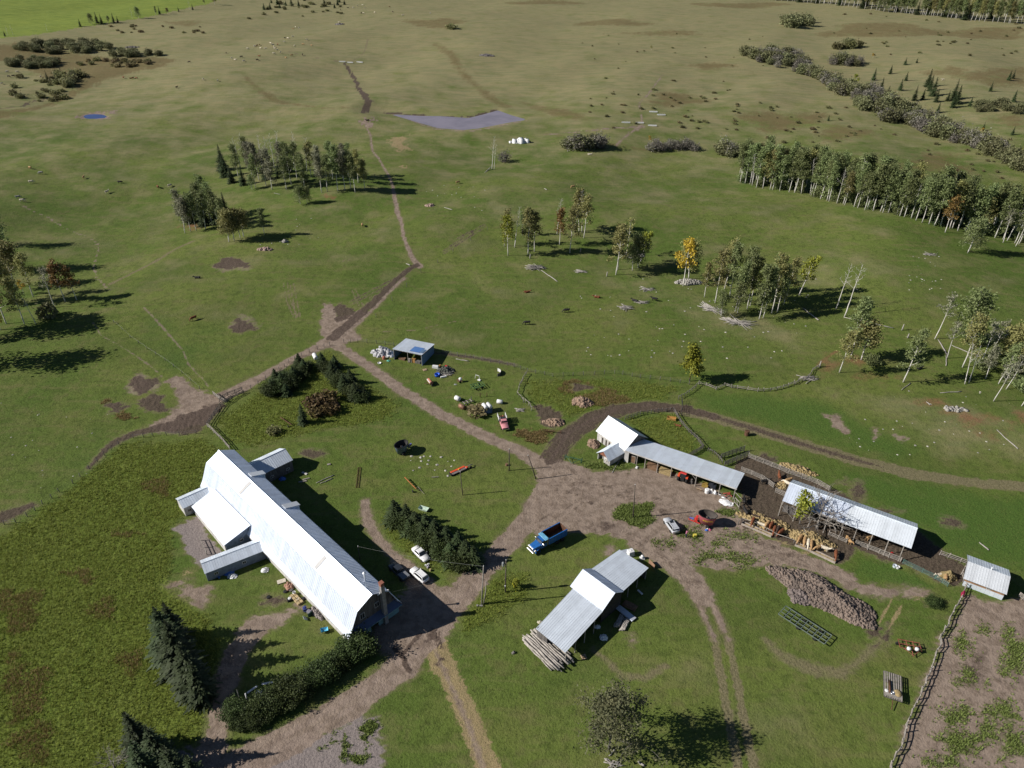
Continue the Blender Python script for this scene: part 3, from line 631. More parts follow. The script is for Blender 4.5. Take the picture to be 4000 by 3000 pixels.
def shrub(key, h, R, nleaf, lsize, leafm, stemm, seed, nst=9, fill=.55):
    rng = np.random.default_rng(seed); m = MB(); tips = []
    for k in range(nst):
        az = rng.uniform(0, 6.28); r = R * rng.uniform(.25, .9); e = np.array([math.cos(az) * r, math.sin(az) * r, h * rng.uniform(.6, 1.) * (1 - .35 * (r / R) ** 2)])
        b = np.array([math.cos(az) * .12 * R, math.sin(az) * .12 * R, -.1]); md = .5 * (b + e) + np.array([0, 0, .12 * h]); m.tube([b, md, e], [.05, .035, .012], 4, False); tips += [e, md]
        for s in range(3): q = e + rng.normal(0, .28 * R, 3) * np.array([1, 1, .6]); m.tube([md, q], [.02, .008], 3, False); tips.append(q)
    tm = m.mesh('stems', stemm, True); n = nleaf
    d = rng.normal(size=(n, 3)); d /= np.linalg.norm(d, axis=1)[:, None]; rad = rng.uniform(fill, 1.05, n) ** .7
    lump = 1 + .18 * np.sin(d[:, 0] * 4 + seed) + .16 * np.sin(d[:, 1] * 5 + seed * 2) + .1 * np.sin(d[:, 2] * 7)
    C = d * rad[:, None] * lump[:, None] * np.array([R, R, h * .56]); C[:, 2] = np.abs(C[:, 2] + h * .42) * .98 + .05
    tp = np.array(tips); k = n // 3; C[:k] = tp[rng.integers(0, len(tp), k)] + rng.normal(0, .16 * R, (k, 3)); C[:, 2] = np.maximum(C[:, 2], .06)
    PROTO[key] = (tm, crown_mesh('crown', C, lsize, rng, leafm), h)
foliage('bush_brown', (.075, .050, .022), (.15, .105, .045), .2)
foliage('leaf_yard', (.085, .092, .045), (.17, .165, .085), .1)
BB = birch_bark(); MT = MATS
for i in range(4): deciduous('aspen%d' % i, 16, .19, (.2, .3, .36, .26)[i], 18, 2.5, 2300, .33, MT['leaf_green'], BB, (.03 * i, i), .85, .44, seed=20 + i)
for i in range(3): deciduous('birch%d' % i, 16, .2, .28, 16, 2.9, 1800, .33, MT['leaf_olive'], BB, (.04 * i, 2 + i), .65, .36, seed=40 + i)
deciduous('birch_thin', 16, .2, .5, 12, 2.8, 430, .36, MT['leaf_grey'], BB, (.1, .3), .75, .3, seed=50)
deciduous('birch_rust', 13, .18, .3, 14, 2.8, 1100, .38, MT['leaf_rust'], BB, (.05, 1.), .65, .34, seed=51)
deciduous('birch_gold', 14, .2, .34, 14, 3., 1000, .40, MT['leaf_gold'], BB, (.16, .1), .6, .34, seed=52)
for i in range(3): deciduous('dead_birch%d' % i, 16, .21, .45, 13, 2.7, 0, .3, None, BB, (.07 + .05 * i, .2 + i * .4), .75, seed=60 + i, sub=5)
deciduous('leafy0', 12, .2, .2, 17, 3.6, 2500, .34, MT['leaf_green'], BB, (.05, .5), .6, .42, seed=70)
deciduous('leafy1', 11, .2, .22, 17, 3.4, 2300, .34, MT['leaf_olive'], BB, (.08, .2), .6, .42, seed=71)
deciduous('bright', 10, .2, .12, 18, 2.7, 2500, .40, MT['leaf_yellowgreen'], MT['bark'], (.03, .5), .7, .40, seed=72)
deciduous('yard_tree', 10.5, .22, .14, 20, 4.6, 6800, .20, MT['leaf_yard'], MT['grey_bark'], (.03, 2.), .55, .24, seed=73, sub=4)
deciduous('bare_tree', 9, .34, .14, 26, 6.8, 0, .3, None, mat('pale_twig', (.30, .27, .235), .9, var=.2), (.05, 0.), .42, seed=74, sub=9)
deciduous('corral_tree', 7.5, .13, .3, 12, 2.4, 800, .34, MT['leaf_yellowgreen'], MT['grey_bark'], (.06, .4), .6, .32, seed=75)
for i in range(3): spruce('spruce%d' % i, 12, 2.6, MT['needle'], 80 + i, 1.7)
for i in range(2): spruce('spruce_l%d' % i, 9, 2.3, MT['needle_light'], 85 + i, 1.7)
for i in range(3): shrub('willow%d' % i, 4., 2.9, 900, .42, MT['willow'], MT['grey_bark'], 90 + i)
for i in range(2): shrub('willowg%d' % i, 4., 2.8, 620, .34, MT['willow_grey'], MT['grey_bark'], 95 + i, 16)
for i in range(2): shrub('bush%d' % i, 1.5, 1.5, 260, .36, MT['bush'], MT['bark'], 100 + i, 6)
shrub('bush_rust', 1.3, 1.4, 240, .34, MT['bush_rust'], MT['bark'], 103, 6)
for i in range(3): shrub('hedge%d' % i, 2.8, 2.1, 4600, .15, MT['hedge_leaf'], MT['bark'], 110 + i, 10, .5)
MESHV = {}
def recol(me, m):
    k = (me.name, m.name)
    if k not in MESHV: c = me.copy(); c.materials.clear(); c.materials.append(m); MESHV[k] = c
    return MESHV[k]
KINDN = {'spr': ('spruce_tree', 'spruce'), 'asp': ('aspen_tree', 'aspen'), 'bir': ('birch_tree', 'birch'), 'dea': ('dead_birch', 'dead tree'), 'lea': ('leafy_tree', 'tree'),
         'bri': ('leafy_tree', 'tree'), 'yar': ('leafy_tree', 'tree'), 'bar': ('bare_tree', 'tree'), 'cor': ('leafy_tree', 'tree'), 'wil': ('willow_shrub', 'shrub'), 'bus': ('small_bush', 'bush'), 'hed': ('hedge_bush', 'hedge bush')}
GH = (('eastern grove', 1.4), ('standing by the thin', 1.28), ('middle grove', 1.12), ('twin white trunks', 1.15), ('above the red soil', 1.15), ('small left grove', 1.12), ('small grove over red', 1.15), ('slim birches', 1.2), ('leaning birch with golden', 1.3))
def plant(key, px, py, h=None, label='', group=None, w=1., leaf=None, pos=None, name=None, rz=None, cat=None):
    tm, cm, h0 = PROTO[key]; g = gp(px, py) if pos is None else np.array([pos[0], pos[1], T(pos[0], pos[1])])
    for k_, f_ in GH:
        if k_ in (group or '') or k_ in label: h = (h or h0) * f_; break
    s = (h or h0) / h0; nm, ct = KINDN[key[:3]]
    t = thing(name or nm, label, cat or ct, g, RNG.uniform(0, 6.28) if rz is None else rz, group); t.scale = (s * w, s * w, s)
    ob('trunk' if key[:3] not in ('wil', 'bus', 'hed') else 'stem', tm, t)
    if cm: ob('crown', cm if leaf is None else recol(cm, MT[leaf]), t)
    return t
R_ = lambda a, b: float(RNG.uniform(a, b))
def pick(*k): return k[int(RNG.integers(0, len(k)))]
# --- left edge grove
G = 'grove standing by the thin cattle trail'
for key, x, y, h, lf in (('birch0', 95, 1266, 12, 'leaf_grey'), ('birch1', 25, 1265, 14, None), ('aspen1', -20, 1290, 15, None), ('birch_rust', 255, 1178, 10.5, None), ('birch_rust', 300, 1172, 9, None), ('leafy1', 60, 1120, 12, None), ('leafy0', 10, 1060, 14, None), ('birch2', 60, 1190, 14, 'leaf_olive'), ('birch_thin', 215, 1200, 11, None), ('aspen1', -60, 1190, 16, None), ('leafy1', -110, 1320, 17, None), ('leafy0', -150, 1440, 17, None), ('leafy0', -10, 960, 11, None), ('birch1', 130, 1160, 12, 'leaf_grey')):
    plant(key, x, y, h, {'lea': 'dense leafy tree in the grove beside the thin trail', 'asp': 'tall leafy aspen behind the grove beside the thin trail'}.get(key[:3], 'rust brown leaved birch in the grove by the trail' if 'rust' in key else 'thin crowned grey birch in the grove by the trail'), G)
plant('bush0', 190, 1240, 4.5, 'grey green bush at the foot of the grove by the trail', leaf='willow', w=.6)
plant('dead_birch0', 140, 1266, 9.5, 'bare white dead birch forking in front of the grove', leaf=None); plant('birch_gold', 2, 1290, 6, 'small orange leaved sapling under the grove by the trail', leaf='leaf_gold'); plant('birch_gold', 95, 1150, 5.5, 'small orange tree inside the grove by the trail')
# --- double grove beside the cattle path
G = 'birches of the grove beside the cattle path'; L1 = 'white trunked birch in the grove beside the cattle path'
for x, y, h in ((1063, 741, 18), (1140, 723, 19), (1258, 752, 16), (1278, 749, 16), (1321, 746, 19), (1346, 743, 17), (1371, 736, 16), (1388, 752, 16), (1013, 705, 17), (1300, 700, 17), (1400, 715, 15), (930, 690, 15), (1110, 700, 17), (1250, 700, 15), (1360, 690, 15), (985, 690, 16), (1000, 735, 15), (1160, 700, 17), (1190, 735, 15), (1215, 690, 16), (1425, 738, 13), (1340, 705, 16), (1040, 725, 16), (970, 665, 16), (1120, 742, 15)):
    plant(pick('birch0', 'birch1', 'aspen0', 'aspen2'), x, y, h, L1, G, leaf=pick('leaf_green', 'leaf_green', 'leaf_grey', 'leaf_olive'))
for x, y, h in ((1027, 668, 17), (1075, 662, 17), (1092, 655, 18), (960, 640, 15), (1150, 660, 17), (1200, 670, 16), (940, 655, 15), (1050, 690, 18), (1290, 690, 16)): plant(pick('dead_birch0', 'dead_birch1'), x, y, h, 'bare topped birch rising from the spruces by the cattle path', 'bare birches among the spruces')
for x, y, h in ((880, 690, 12), (905, 715, 9), (950, 722, 9), (1040, 700, 10), (1095, 690, 10), (1190, 712, 8), (870, 665, 13), (1130, 672, 11)): plant(pick('spruce0', 'spruce1', 'spruce2'), x, y, h, 'dark spruce inside the grove beside the cattle path', 'spruces of the grove beside the cattle path', w=1.2)
plant('leafy0', 985, 742, 6, 'short round tree before the grove by the cattle path'); plant('leafy0', 1174, 798, 7.5, 'low leafy tree standing just below the birch grove', 'low trees below the birch grove', w=1.1); plant('leafy0', 1200, 795, 7, 'low leafy tree standing just below the birch grove', 'low trees below the birch grove')
G = 'trees of the small left grove'
for key, x, y, h in (('spruce0', 745, 868, 12), ('spruce1', 800, 880, 13), ('spruce2', 850, 872, 13), ('spruce0', 885, 850, 10), ('spruce1', 770, 835, 12)): plant(key, x, y, h, 'dark spruce crowding the small grove over red soil', 'spruces of the small left grove', w=1.15)
for x, y, h in ((723, 912, 13), (768, 902, 14), (803, 895, 14), (745, 905, 12), (780, 870, 15), (830, 880, 15), (860, 890, 14), (720, 880, 13), (880, 900, 12), (820, 850, 16)): plant(pick('birch0', 'birch2', 'aspen3'), x, y, h, 'birch at the front of the small grove over red soil', G, leaf='leaf_grey' if x < 750 else 'leaf_green')
for x, y, h in ((895, 946, 10), (915, 940, 8.5), (940, 932, 10), (952, 926, 9)): plant(pick('birch1', 'leafy1'), x, y, h, 'slim olive birch in a row beside the small grove', 'slim birches beside the small grove')
plant('aspen1', 1033, 916, 10.5, 'lone grey green aspen beside two stone heaps')
# --- centre groves
G = 'olive birches of the middle grove'; L1 = 'olive birch in the middle grove above the brush heaps'
for key, x, y, h, lf in (('birch0', 2063, 994, 16, 'leaf_olive'), ('birch1', 2088, 983, 14, 'leaf_olive'), ('birch1', 1985, 998, 14, 'leaf_yellowgreen'), ('birch2', 1970, 962, 13, 'leaf_olive'), ('birch2', 2225, 988, 16, 'leaf_olive'), ('birch0', 2185, 957, 13, 'leaf_rust'), ('birch2', 2262, 906, 16, 'leaf_olive'), ('birch1', 2280, 930, 15, 'leaf_olive'), ('birch2', 2245, 905, 15, 'leaf_olive'), ('birch1', 2040, 920, 8, 'leaf_green')): plant(key, x, y, h, L1, G, leaf=lf)
for x, y, h in ((2011, 966, 14), (2176, 916, 13), (2273, 909, 16)): plant(pick('dead_birch0', 'dead_birch2', 'dead_birch1'), x, y, h, 'bare white birch among the olive birches of the middle grove', 'bare birches of the middle grove')
for key, x, y, h, lf in (('birch1', 2405, 1074, 16, 'leaf_olive'), ('birch0', 2414, 1054, 15, 'leaf_olive'), ('birch_thin', 2447, 998, 13, 'leaf_olive'), ('leafy1', 2470, 1058, 8, 'leaf_green'), ('leafy0', 2492, 1046, 10, None), ('birch_gold', 2500, 1030, 11, 'leaf_yellowgreen')): plant(key, x, y, h, 'tree in the little clump with twin white trunks beside boulders', 'little clump with twin white trunks', leaf=lf)
plant('birch_gold', 2669, 1117, 12, 'leaning birch with golden leaves above a heap of stones', rz=1.2); plant('leafy1', 2690, 1090, 13, 'round olive tree behind the golden leaning birch')
G = 'green birches of the eastern grove'
for key, x, y, h in (('birch0', 2752, 1161, 9), ('birch2', 2793, 1183, 14), ('leafy0', 2816, 1237, 6), ('aspen3', 2872, 1216, 12), ('aspen2', 2920, 1206, 13), ('birch1', 2931, 1190, 12), ('aspen0', 2965, 1247, 13), ('aspen1', 2980, 1241, 12), ('birch1', 3014, 1224, 14), ('aspen3', 3036, 1220, 11), ('aspen1', 2850, 1160, 13), ('aspen3', 2900, 1160, 13), ('birch2', 2830, 1130, 13), ('birch2', 3060, 1190, 12), ('aspen0', 3010, 1180, 12), ('leafy0', 2880, 1222, 7)): plant(key, x, y, h, 'green leaved birch in the eastern grove by two brush heaps', G, w=.85)
plant('birch_gold', 3122, 1152, 10, 'small yellow topped birch at the tip of the eastern grove', leaf='leaf_yellowgreen')
plant('dead_birch0', 3267, 1206, 15.5, 'thinner of two tall bare birches standing side by side', rz=0.); plant('dead_birch1', 3299, 1236, 17.5, 'taller of two tall bare birches standing side by side', rz=0.)
# --- right hand scatter
G = 'scattered birches above the red soil'
for key, x, y, h, lf in (('birch0', 3323, 1402, 17, 'leaf_green'), ('birch2', 3278, 1455, 12, 'leaf_olive'), ('leafy1', 3364, 1406, 11, 'leaf_olive'), ('birch1', 3527, 1493, 14, 'leaf_green'), ('leafy0', 3771, 1332, 14, None), ('birch1', 3759, 1435, 14, 'leaf_olive'), ('birch2', 3900, 1500, 11, 'leaf_green'), ('leafy0', 3990, 1420, 13, None), ('leafy1', 3940, 1440, 11, None), ('birch2', 3850, 1480, 9, 'leaf_grey')): plant(key, x, y, h, 'white trunked leafy birch scattered above the red soil slope', G, leaf=lf)
for x, y, h in ((3768, 1500, 12), (3784, 1497, 11), (3881, 1567, 12), (3992, 1586, 12), (3830, 1420, 13), (3930, 1520, 11), (3860, 1395, 12), (3700, 1400, 12)): plant(pick('dead_birch0', 'dead_birch2', 'birch_thin'), x, y, h, 'half bare white birch on the slope of red soil', 'half bare birches on the red soil slope')
plant('birch_thin', 3651, 1324, 14.5, 'tall leaning birch with a small grey tuft of crown', rz=0.); plant('spruce_l0', 3995, 1345, 9, 'round dark conifer right of the leaning birches', w=1.3)
plant('leafy0', 3780, 988, 12.5, 'lone leafy tree casting a long shadow on the pasture', w=1.15); plant('birch_rust', 3692, 908, 14, 'brown leaved tree standing before the aspen wood')
plant('birch_thin', 3967, 962, 14, 'leaning aspen before the end of the aspen wood', 'leaning aspens before the wood'); plant('birch_thin', 3918, 948, 13, 'leaning aspen before the end of the aspen wood', 'leaning aspens before the wood')
for x, y, h in ((3800, 1340, 3), (3830, 1440, 2.5), (3960, 1470, 3.2), (3920, 1400, 2.8), (3400, 1420, 2.4), (3990, 1520, 3)): plant(pick('willow0', 'willow2'), x, y, h, 'low leafy undergrowth among the birches above red soil', 'undergrowth above the red soil', w=1.1, leaf='leaf_green')
# --- aspen wood
edge = [gp(*p)[:2] for p in ((2885, 712), (2960, 735), (3050, 745), (3150, 760), (3230, 785), (3300, 800), (3380, 820), (3450, 828), (3520, 845), (3600, 868), (3700, 892), (3800, 912), (3900, 932), (4000, 958), (4150, 1000))]
def along(e, f):
    f *= len(e) - 1; i = min(int(f), len(e) - 2); return e[i] + (e[i + 1] - e[i]) * (f - i)
nD = 150
for k in range(nD):
    b = along(edge, (k + R_(0, 1)) / nD); dp = (0 if k % 3 == 0 else R_(2, 22)); q = b + np.array([R_(-1, 1), dp + R_(-.6, .6)])
    if k % 9 == 4: plant(pick('spruce0', 'spruce1', 'spruce2'), 0, 0, R_(9, 14), 'dark spruce within the long aspen wood', 'spruces of the long aspen wood', pos=q, w=1.1)
    elif k % 14 == 6: plant(pick('dead_birch0', 'dead_birch1', 'dead_birch2'), 0, 0, R_(14, 19), 'bare grey aspen within the long aspen wood', 'bare aspens of the long aspen wood', pos=q)
    else:
        lf = pick(None, None, None, None, None, 'leaf_olive'); hh = R_(14.5, 20); plant(pick('aspen0', 'aspen1', 'aspen2', 'aspen3'), 0, 0, hh, ('tall ' if hh > 18.3 else 'shorter ' if hh < 16 else '') + ('olive' if lf else 'green') + ' leaved aspen ' + ('on the pasture edge of the long aspen wood' if k % 3 == 0 else 'inside the long aspen wood'), 'aspens of the long aspen wood', pos=q, leaf=lf)
for k in range(44):
    b = along(edge, (k + R_(0, 1)) / 44); plant(pick('willow0', 'willow1', 'willow2'), 0, 0, R_(2.5, 5.5), 'leafy undergrowth shrub at the foot of the aspen wood', 'undergrowth of the aspen wood', pos=b + np.array([R_(-1, 1), R_(1.5, 9)]), w=R_(.6, .9), leaf='leaf_green', name='undergrowth_shrub')
edge2 = [gp(*p)[:2] for p in ((2980, -2), (3140, 10), (3280, 23), (3400, 40), (3520, 52), (3620, 62), (3720, 72), (3850, 86), (4000, 96), (4150, 105))]
nE = 190
for k in range(nE):
    b = along(edge2, (k + R_(0, 1)) / nE); q = b + np.array([R_(-2, 2), (0 if k % 3 == 0 else R_(4, 55)) + R_(-1, 1)])
    if k % 13 == 5: plant(pick('spruce0', 'spruce2'), 0, 0, R_(15, 21), 'dark spruce in the far forest edge', 'spruces of the far forest edge', pos=q, w=1.15)
    else:
        lf = pick(None, None, 'leaf_olive'); plant(pick('aspen0', 'aspen1', 'aspen2', 'aspen3'), 0, 0, R_(17, 22), ('olive' if lf else 'green') + ' aspen ' + ('on the outer edge of the far forest' if k % 3 == 0 else 'within the far forest'), 'aspens of the far forest edge', pos=q, leaf=lf)
# --- willow thicket belt and far shrubs
belt = [gp(*p)[:2] for p in ((2930, 222), (3010, 245), (3100, 268), (3200, 300), (3260, 345), (3330, 390), (3420, 425), (3500, 450), (3580, 490), (3680, 520), (3780, 550), (3860, 590), (3940, 630), (4040, 680))]
for k in range(240):
    b = along(belt, (k + R_(0, 1)) / 240); wv = 11 + 44 * math.sin(min(1, k / 60) * 1.57); q = b + np.array([R_(-4, 4), R_(-.5, 1.) * wv])
    ky = pick('willow0', 'willow1', 'willow2', 'willowg0', 'willowg1'); hh = R_(4, 7.5); plant(ky, 0, 0, hh, ('big ' if hh > 6.3 else 'small ' if hh < 5 else '') + ('bare grey' if 'g' in ky else 'olive green') + ' willow shrub in the long thicket belt', 'willow shrubs of the thicket belt', pos=q, w=R_(.8, 1.15))
for cx, cy, rx, ry, n, h, keys, lb in ((3120, 96, 55, 14, 12, 9, ('willow0', 'willow2'), 'dense round thicket shrub alone on the far plain'), (3300, 185, 50, 8, 8, 5, ('willow1', 'bush0'), 'shrub in the short clump above the thicket belt'), (3315, 245, 75, 14, 14, 6.5, ('willowg0', 'willow0'), 'grey shrub in the wide clump above the thicket belt'), (2275, 575, 75, 12, 12, 6.5, ('willowg0', 'willow0', 'willowg1'), 'bare grey shrub in the clump near the white bale wrap heap'), (2640, 585, 110, 8, 12, 4.5, ('willowg0', 'willowg1'), 'leafless grey shrub in the row beside the aspen wood'), (2850, 605, 60, 10, 9, 6, ('willowg0', 'willow2'), 'tangled grey shrub against the end of the aspen wood'), (3900, 430, 110, 20, 16, 4.5, ('willow0', 'willow1'), 'low shrub in the patch among far spruces'), (1180, 22, 120, 10, 6, 3, ('bush0', 'willow1'), 'low bush among the far young spruces'), (250, 190, 190, 22, 66, 4.5, ('willow0', 'willow1'), 'dark shrub in the marsh thicket'), (500, 215, 130, 9, 24, 4, ('willow0', 'willow2'), 'shrub along the upper marsh edge'), (130, 250, 110, 18, 36, 4, ('willow0', 'willow1'), 'shrub on the lower side of the marsh'), (260, 310, 70, 30, 26, 3.5, ('willow2', 'bush1'), 'shrub straggling down the marsh outlet'), (450, 250, 150, 14, 26, 2.6, ('bush_rust', 'bush0'), 'low rusty shrub in the brown heart of the marsh')):
    for k in range(n):
        a = R_(0, 6.28); r = math.sqrt(R_(0, 1)); plant(pick(*keys), cx + rx * r * math.cos(a), cy + ry * r * math.sin(a), h * R_(.7, 1.2), lb, 'shrubs: ' + lb, w=R_(.8, 1.1), name='marsh_shrub' if 'marsh' in lb else 'thicket_shrub')
def scatter(n, box, keys, hr, lb, grp):
    for k in range(n): plant(pick(*keys), R_(box[0], box[2]), R_(box[1], box[3]), R_(*hr), lb, grp, w=R_(.8, 1.3))
scatter(60, (2300, 350, 3050, 520), ('bush0', 'bush1', 'bush_rust'), (.5, 1.3), 'low scattered bush on the plain before the thicket belt', 'scattered bushes before the thicket belt')
scatter(34, (3000, 420, 3500, 560), ('bush0', 'bush1', 'bush_rust'), (.5, 1.4), 'low scattered bush on the plain below the thicket belt', 'scattered bushes below the thicket belt')
scatter(30, (3550, 540, 3990, 700), ('bush0', 'bush1', 'bush_rust'), (.5, 1.4), 'low bush on the open plain behind the aspen wood', 'scattered bushes behind the aspen wood')
scatter(55, (3250, 50, 3990, 220), ('bush0', 'bush1', 'bush_rust'), (.6, 1.6), 'low bush on the tan plain before the far forest', 'scattered bushes before the far forest')
scatter(22, (0, 300, 260, 400), ('bush0', 'bush1'), (1., 3), 'low bush on the small pasture behind the marsh', 'scattered bushes behind the marsh'); scatter(24, (2250, 130, 3000, 330), ('bush0', 'bush_rust', 'bush1'), (.4, 1.), 'tiny bush on the wide far plain', 'tiny bushes on the far plain')
scatter(26, (960, 10, 1350, 75), ('bush0', 'bush1'), (1., 2.4), 'small dark bush on the far rise by young spruces', 'small bushes on the far rise'); scatter(20, (420, 100, 800, 130), ('bush_rust', 'bush0'), (.8, 2), 'rusty bush below the green crop field edge', 'rusty bushes below the crop field')
plant('bush0', 1765, 112, 4, 'dark bush alone in a tan patch of the far pasture', w=1.3)
# --- far spruces
for x, y, t in ((3535, 253, 222), (3580, 246, 222), (3477, 289, 252), (3412, 314, 265), (3538, 316, 278), (3515, 353, 305), (3438, 362, 302), (3468, 371, 333), (3622, 339, 268), (3642, 375, 300), (3570, 393, 330), (3603, 389, 345), (3655, 398, 345), (3662, 441, 398), (3723, 389, 305), (3735, 405, 330), (3720, 420, 355), (3789, 414, 375), (3868, 357, 315), (3940, 314, 272), (3956, 307, 270), (3958, 398, 350), (3954, 527, 490), (3838, 511, 475), (3235, 472, 450), (3700, 395, 350), (3630, 355, 290)): plant(pick('spruce_l0', 'spruce_l1', 'spruce0'), x, y, max(4, hpx(x, y, t)), 'spruce standing on the plain beside the thicket belt', 'spruces on the far plain', w=1.05)
for x, y, t in ((314, 104, 70), (398, 93, 52), (445, 90, 48), (461, 88, 60), (624, 56, 22), (698, 45, 24), (753, 38, 14), (20, 142, 118), (380, 90, 44)): plant(pick('spruce0', 'spruce1'), x, y, max(5, hpx(x, y, t)), 'spruce on the edge of the bright green crop field', 'spruces along the crop field', w=1.05)
for x, y, t in ((359, 95, 56), (425, 88, 64), (542, 72, 30), (610, 58, 25), (655, 54, 32), (798, 18, -14), (839, 18, -20)): plant(pick('leafy0', 'leafy1', 'aspen0'), x, y, max(5, hpx(x, y, t)), 'leafy tree on the edge of the bright green crop field', 'leafy trees along the crop field')
for x, y, t in ((518, 73, 30), (741, 37, -2), (52, 138, 98), (185, 122, 92), (30, 138, 100)): plant(pick('dead_birch0', 'dead_birch1'), x, y, max(5, hpx(x, y, t)), 'bare grey tree on the edge of the crop field', 'bare trees along the crop field')
for x, y in ((1056, 36), (1084, 18), (1117, 22), (1138, 16), (1093, 32), (1167, 25), (1267, 16), (1307, 32), (1319, 20), (1346, 18), (1325, 9), (1032, 38), (1190, 3), (1060, 12)): plant(pick('spruce_l0', 'spruce_l1'), x, y, R_(5.5, 8.5), 'young dark spruce on the far rise above the herd', 'young spruces on the far rise', w=1.3)
plant('spruce0', 188, 318, 8, 'single dark spruce behind the marsh')
for i, (x, y, t) in enumerate(((3410, 226, 210), (3341, 338, 290), (3615, 478, 465), (3828, 524, 500), (3995, 600, 572), (2543, 196, 178), (2540, 557, 540))): plant('birch_gold', x, y, max(3.5, hpx(x, y, t)), 'small bright golden tree in or beside the thicket belt', 'golden trees of the thicket belt', leaf='leaf_gold' if i not in (1, 4, 5) else 'leaf_yellowgreen', w=1.2)
# --- lone trees and yard trees
t = plant('dead_birch2', 1922, 663, 16, 'lone dead birch with leaning stems in the open pasture', rz=0.); plant('dead_birch1', 1930, 662, 11, 'shorter leaning stem beside the lone dead birch', rz=.3); plant('willowg0', 1968, 632, 5, 'bare grey shrub behind the lone dead birch')
plant('bright', 2693, 1489, 10, 'bright yellow green tree beside the pasture fence'); plant('yard_tree', 2377, 2926, 12.5, 'grey green tree in the mown grass beyond the log pile')
plant('corral_tree', 3122, 2050, 7.5, 'small yellow green tree leaning over the cattle shelter roof'); plant('bare_tree', 3190, 2066, 8.5, 'bare spreading tree in front of the cattle shelter')
for x, y, h in ((670, 2560, 12.5), (715, 2620, 13), (760, 2690, 12), (790, 2730, 9.5), (690, 2500, 10)): plant(pick('spruce0', 'spruce1', 'spruce2'), x, y, h, 'dense spruce of the tall clump beside the curving driveway', 'spruces beside the driveway', w=1.25 + .1 * (x % 3))
for x, y, h in ((560, 2945, 11), (640, 3000, 11), (600, 3090, 13), (720, 3110, 13), (800, 3130, 12)): plant(pick('spruce0', 'spruce2'), x, y, h, 'dark conifer at the bend of the driveway', 'conifers at the driveway bend', w=1.2)
plant('bare_tree', 455, 3010, 4, 'low bare bush with grey twigs below the conifers'); 
for x, y, h in ((915, 2790, 2.4), (975, 2805, 2.), (930, 2840, 1.7), (1035, 2775, 2.9), (1095, 2738, 2.4), (1150, 2715, 3.2), (1215, 2675, 2.6), (1262, 2640, 3.1), (1318, 2608, 2.5), (1360, 2575, 2.9), (1397, 2543, 3.7), (1000, 2832, 1.8), (1085, 2770, 2.1), (1190, 2700, 2.2), (1290, 2632, 2.2), (1340, 2598, 2.)): plant(pick('hedge0', 'hedge1', 'hedge2'), x, y, h, 'dark hedge bush in the row between lawn and driveway', 'hedge along the driveway', w=1.1)
for x, y, h in ((1545, 2035, 7), (1590, 2050, 7), (1625, 2075, 6.5), (1665, 2085, 6.5), (1700, 2110, 7), (1745, 2140, 7.2), (1790, 2165, 7.5), (1820, 2195, 7), (1760, 2190, 6), (1850, 2205, 6), (1650, 2105, 5.5), (1710, 2150, 6), (1600, 2085, 5)): plant(pick('spruce_l0', 'spruce_l1', 'spruce0'), x, y, h * .86, 'spruce in the dense row between the white sedan and the field', 'spruces of the row behind the white sedan', w=1.9)
for x, y, h in ((1565, 2050, 3), (1605, 2075, 3.2), (1645, 2100, 3), (1690, 2125, 3.4), (1730, 2160, 3.4), (1775, 2190, 3.4), (1815, 2210, 3)): plant(pick('hedge0', 'hedge1', 'hedge2'), x, y, h, 'dark low juniper in the row behind the white sedan', 'junipers of the row behind the white sedan', w=1., name='juniper_bush', cat='bush')
for x, y, h in ((1065, 1535, 4.4), (1105, 1515, 5), (1150, 1490, 5), (1190, 1455, 4.5), (1120, 1545, 4), (1080, 1500, 5), (1170, 1430, 4.4)): plant(pick('spruce0', 'spruce1'), x, y, h, 'dark spruce in the clump beside the boundary fence', 'spruce clump beside the boundary fence', w=2.1)
for x, y, h in ((1260, 1430, 4.6), (1300, 1470, 5.2), (1345, 1520, 5), (1390, 1560, 5.4), (1425, 1560, 4), (1310, 1440, 4.5), (1370, 1500, 5)): plant(pick('spruce_l0', 'spruce1', 'spruce0'), x, y, h, 'spruce in the row along the dirt lane by the white tank', 'spruce row along the dirt lane', w=2.0)
for x, y, h in ((1060, 1540, 3), (1090, 1530, 3.2), (1130, 1515, 3), (1165, 1480, 3), (1195, 1450, 2.6), (1110, 1490, 3)): plant(pick('hedge0', 'hedge1'), x, y, h, 'dark low juniper filling the clump beside the boundary fence', 'junipers beside the boundary fence', w=1.15, name='juniper_bush', cat='bush')
for x, y, h in ((1275, 1450, 2.6), (1325, 1500, 2.8), (1375, 1540, 2.8), (1410, 1565, 2.4)): plant(pick('hedge0', 'hedge2'), x, y, h, 'dark low juniper under the spruces of the dirt lane', 'junipers along the dirt lane', w=1.1, name='juniper_bush', cat='bush')
plant('spruce1', 1185, 1655, 6.2, 'single brownish spruce beside the rusty shrub mound', w=1.2, leaf='needle')
for x, y, h in ((1240, 1590, 3), (1275, 1570, 2.8), (1290, 1610, 2.4), (1240, 1620, 2.2)): plant(pick('bush0', 'bush_rust'), x, y, h, 'rusty brown shrub on the weedy mound in the yard', 'rusty shrubs on the yard mound', leaf='bush_brown', w=.95)
plant('bush0', 1070, 1690, 1.6, 'small dark bush behind the barn wing'); plant('hedge0', 3640, 2360, 1.6, 'dark nettle clump beside the log fence', w=1.1); plant('bush_rust', 1865, 1610, 1.7, 'rust brown weed mound beside the wrapped tanks', w=1.6)
plant('bright', 2015, 2297, 2.2, 'tiny yellow green sapling beside the transformer pole', w=1.2)
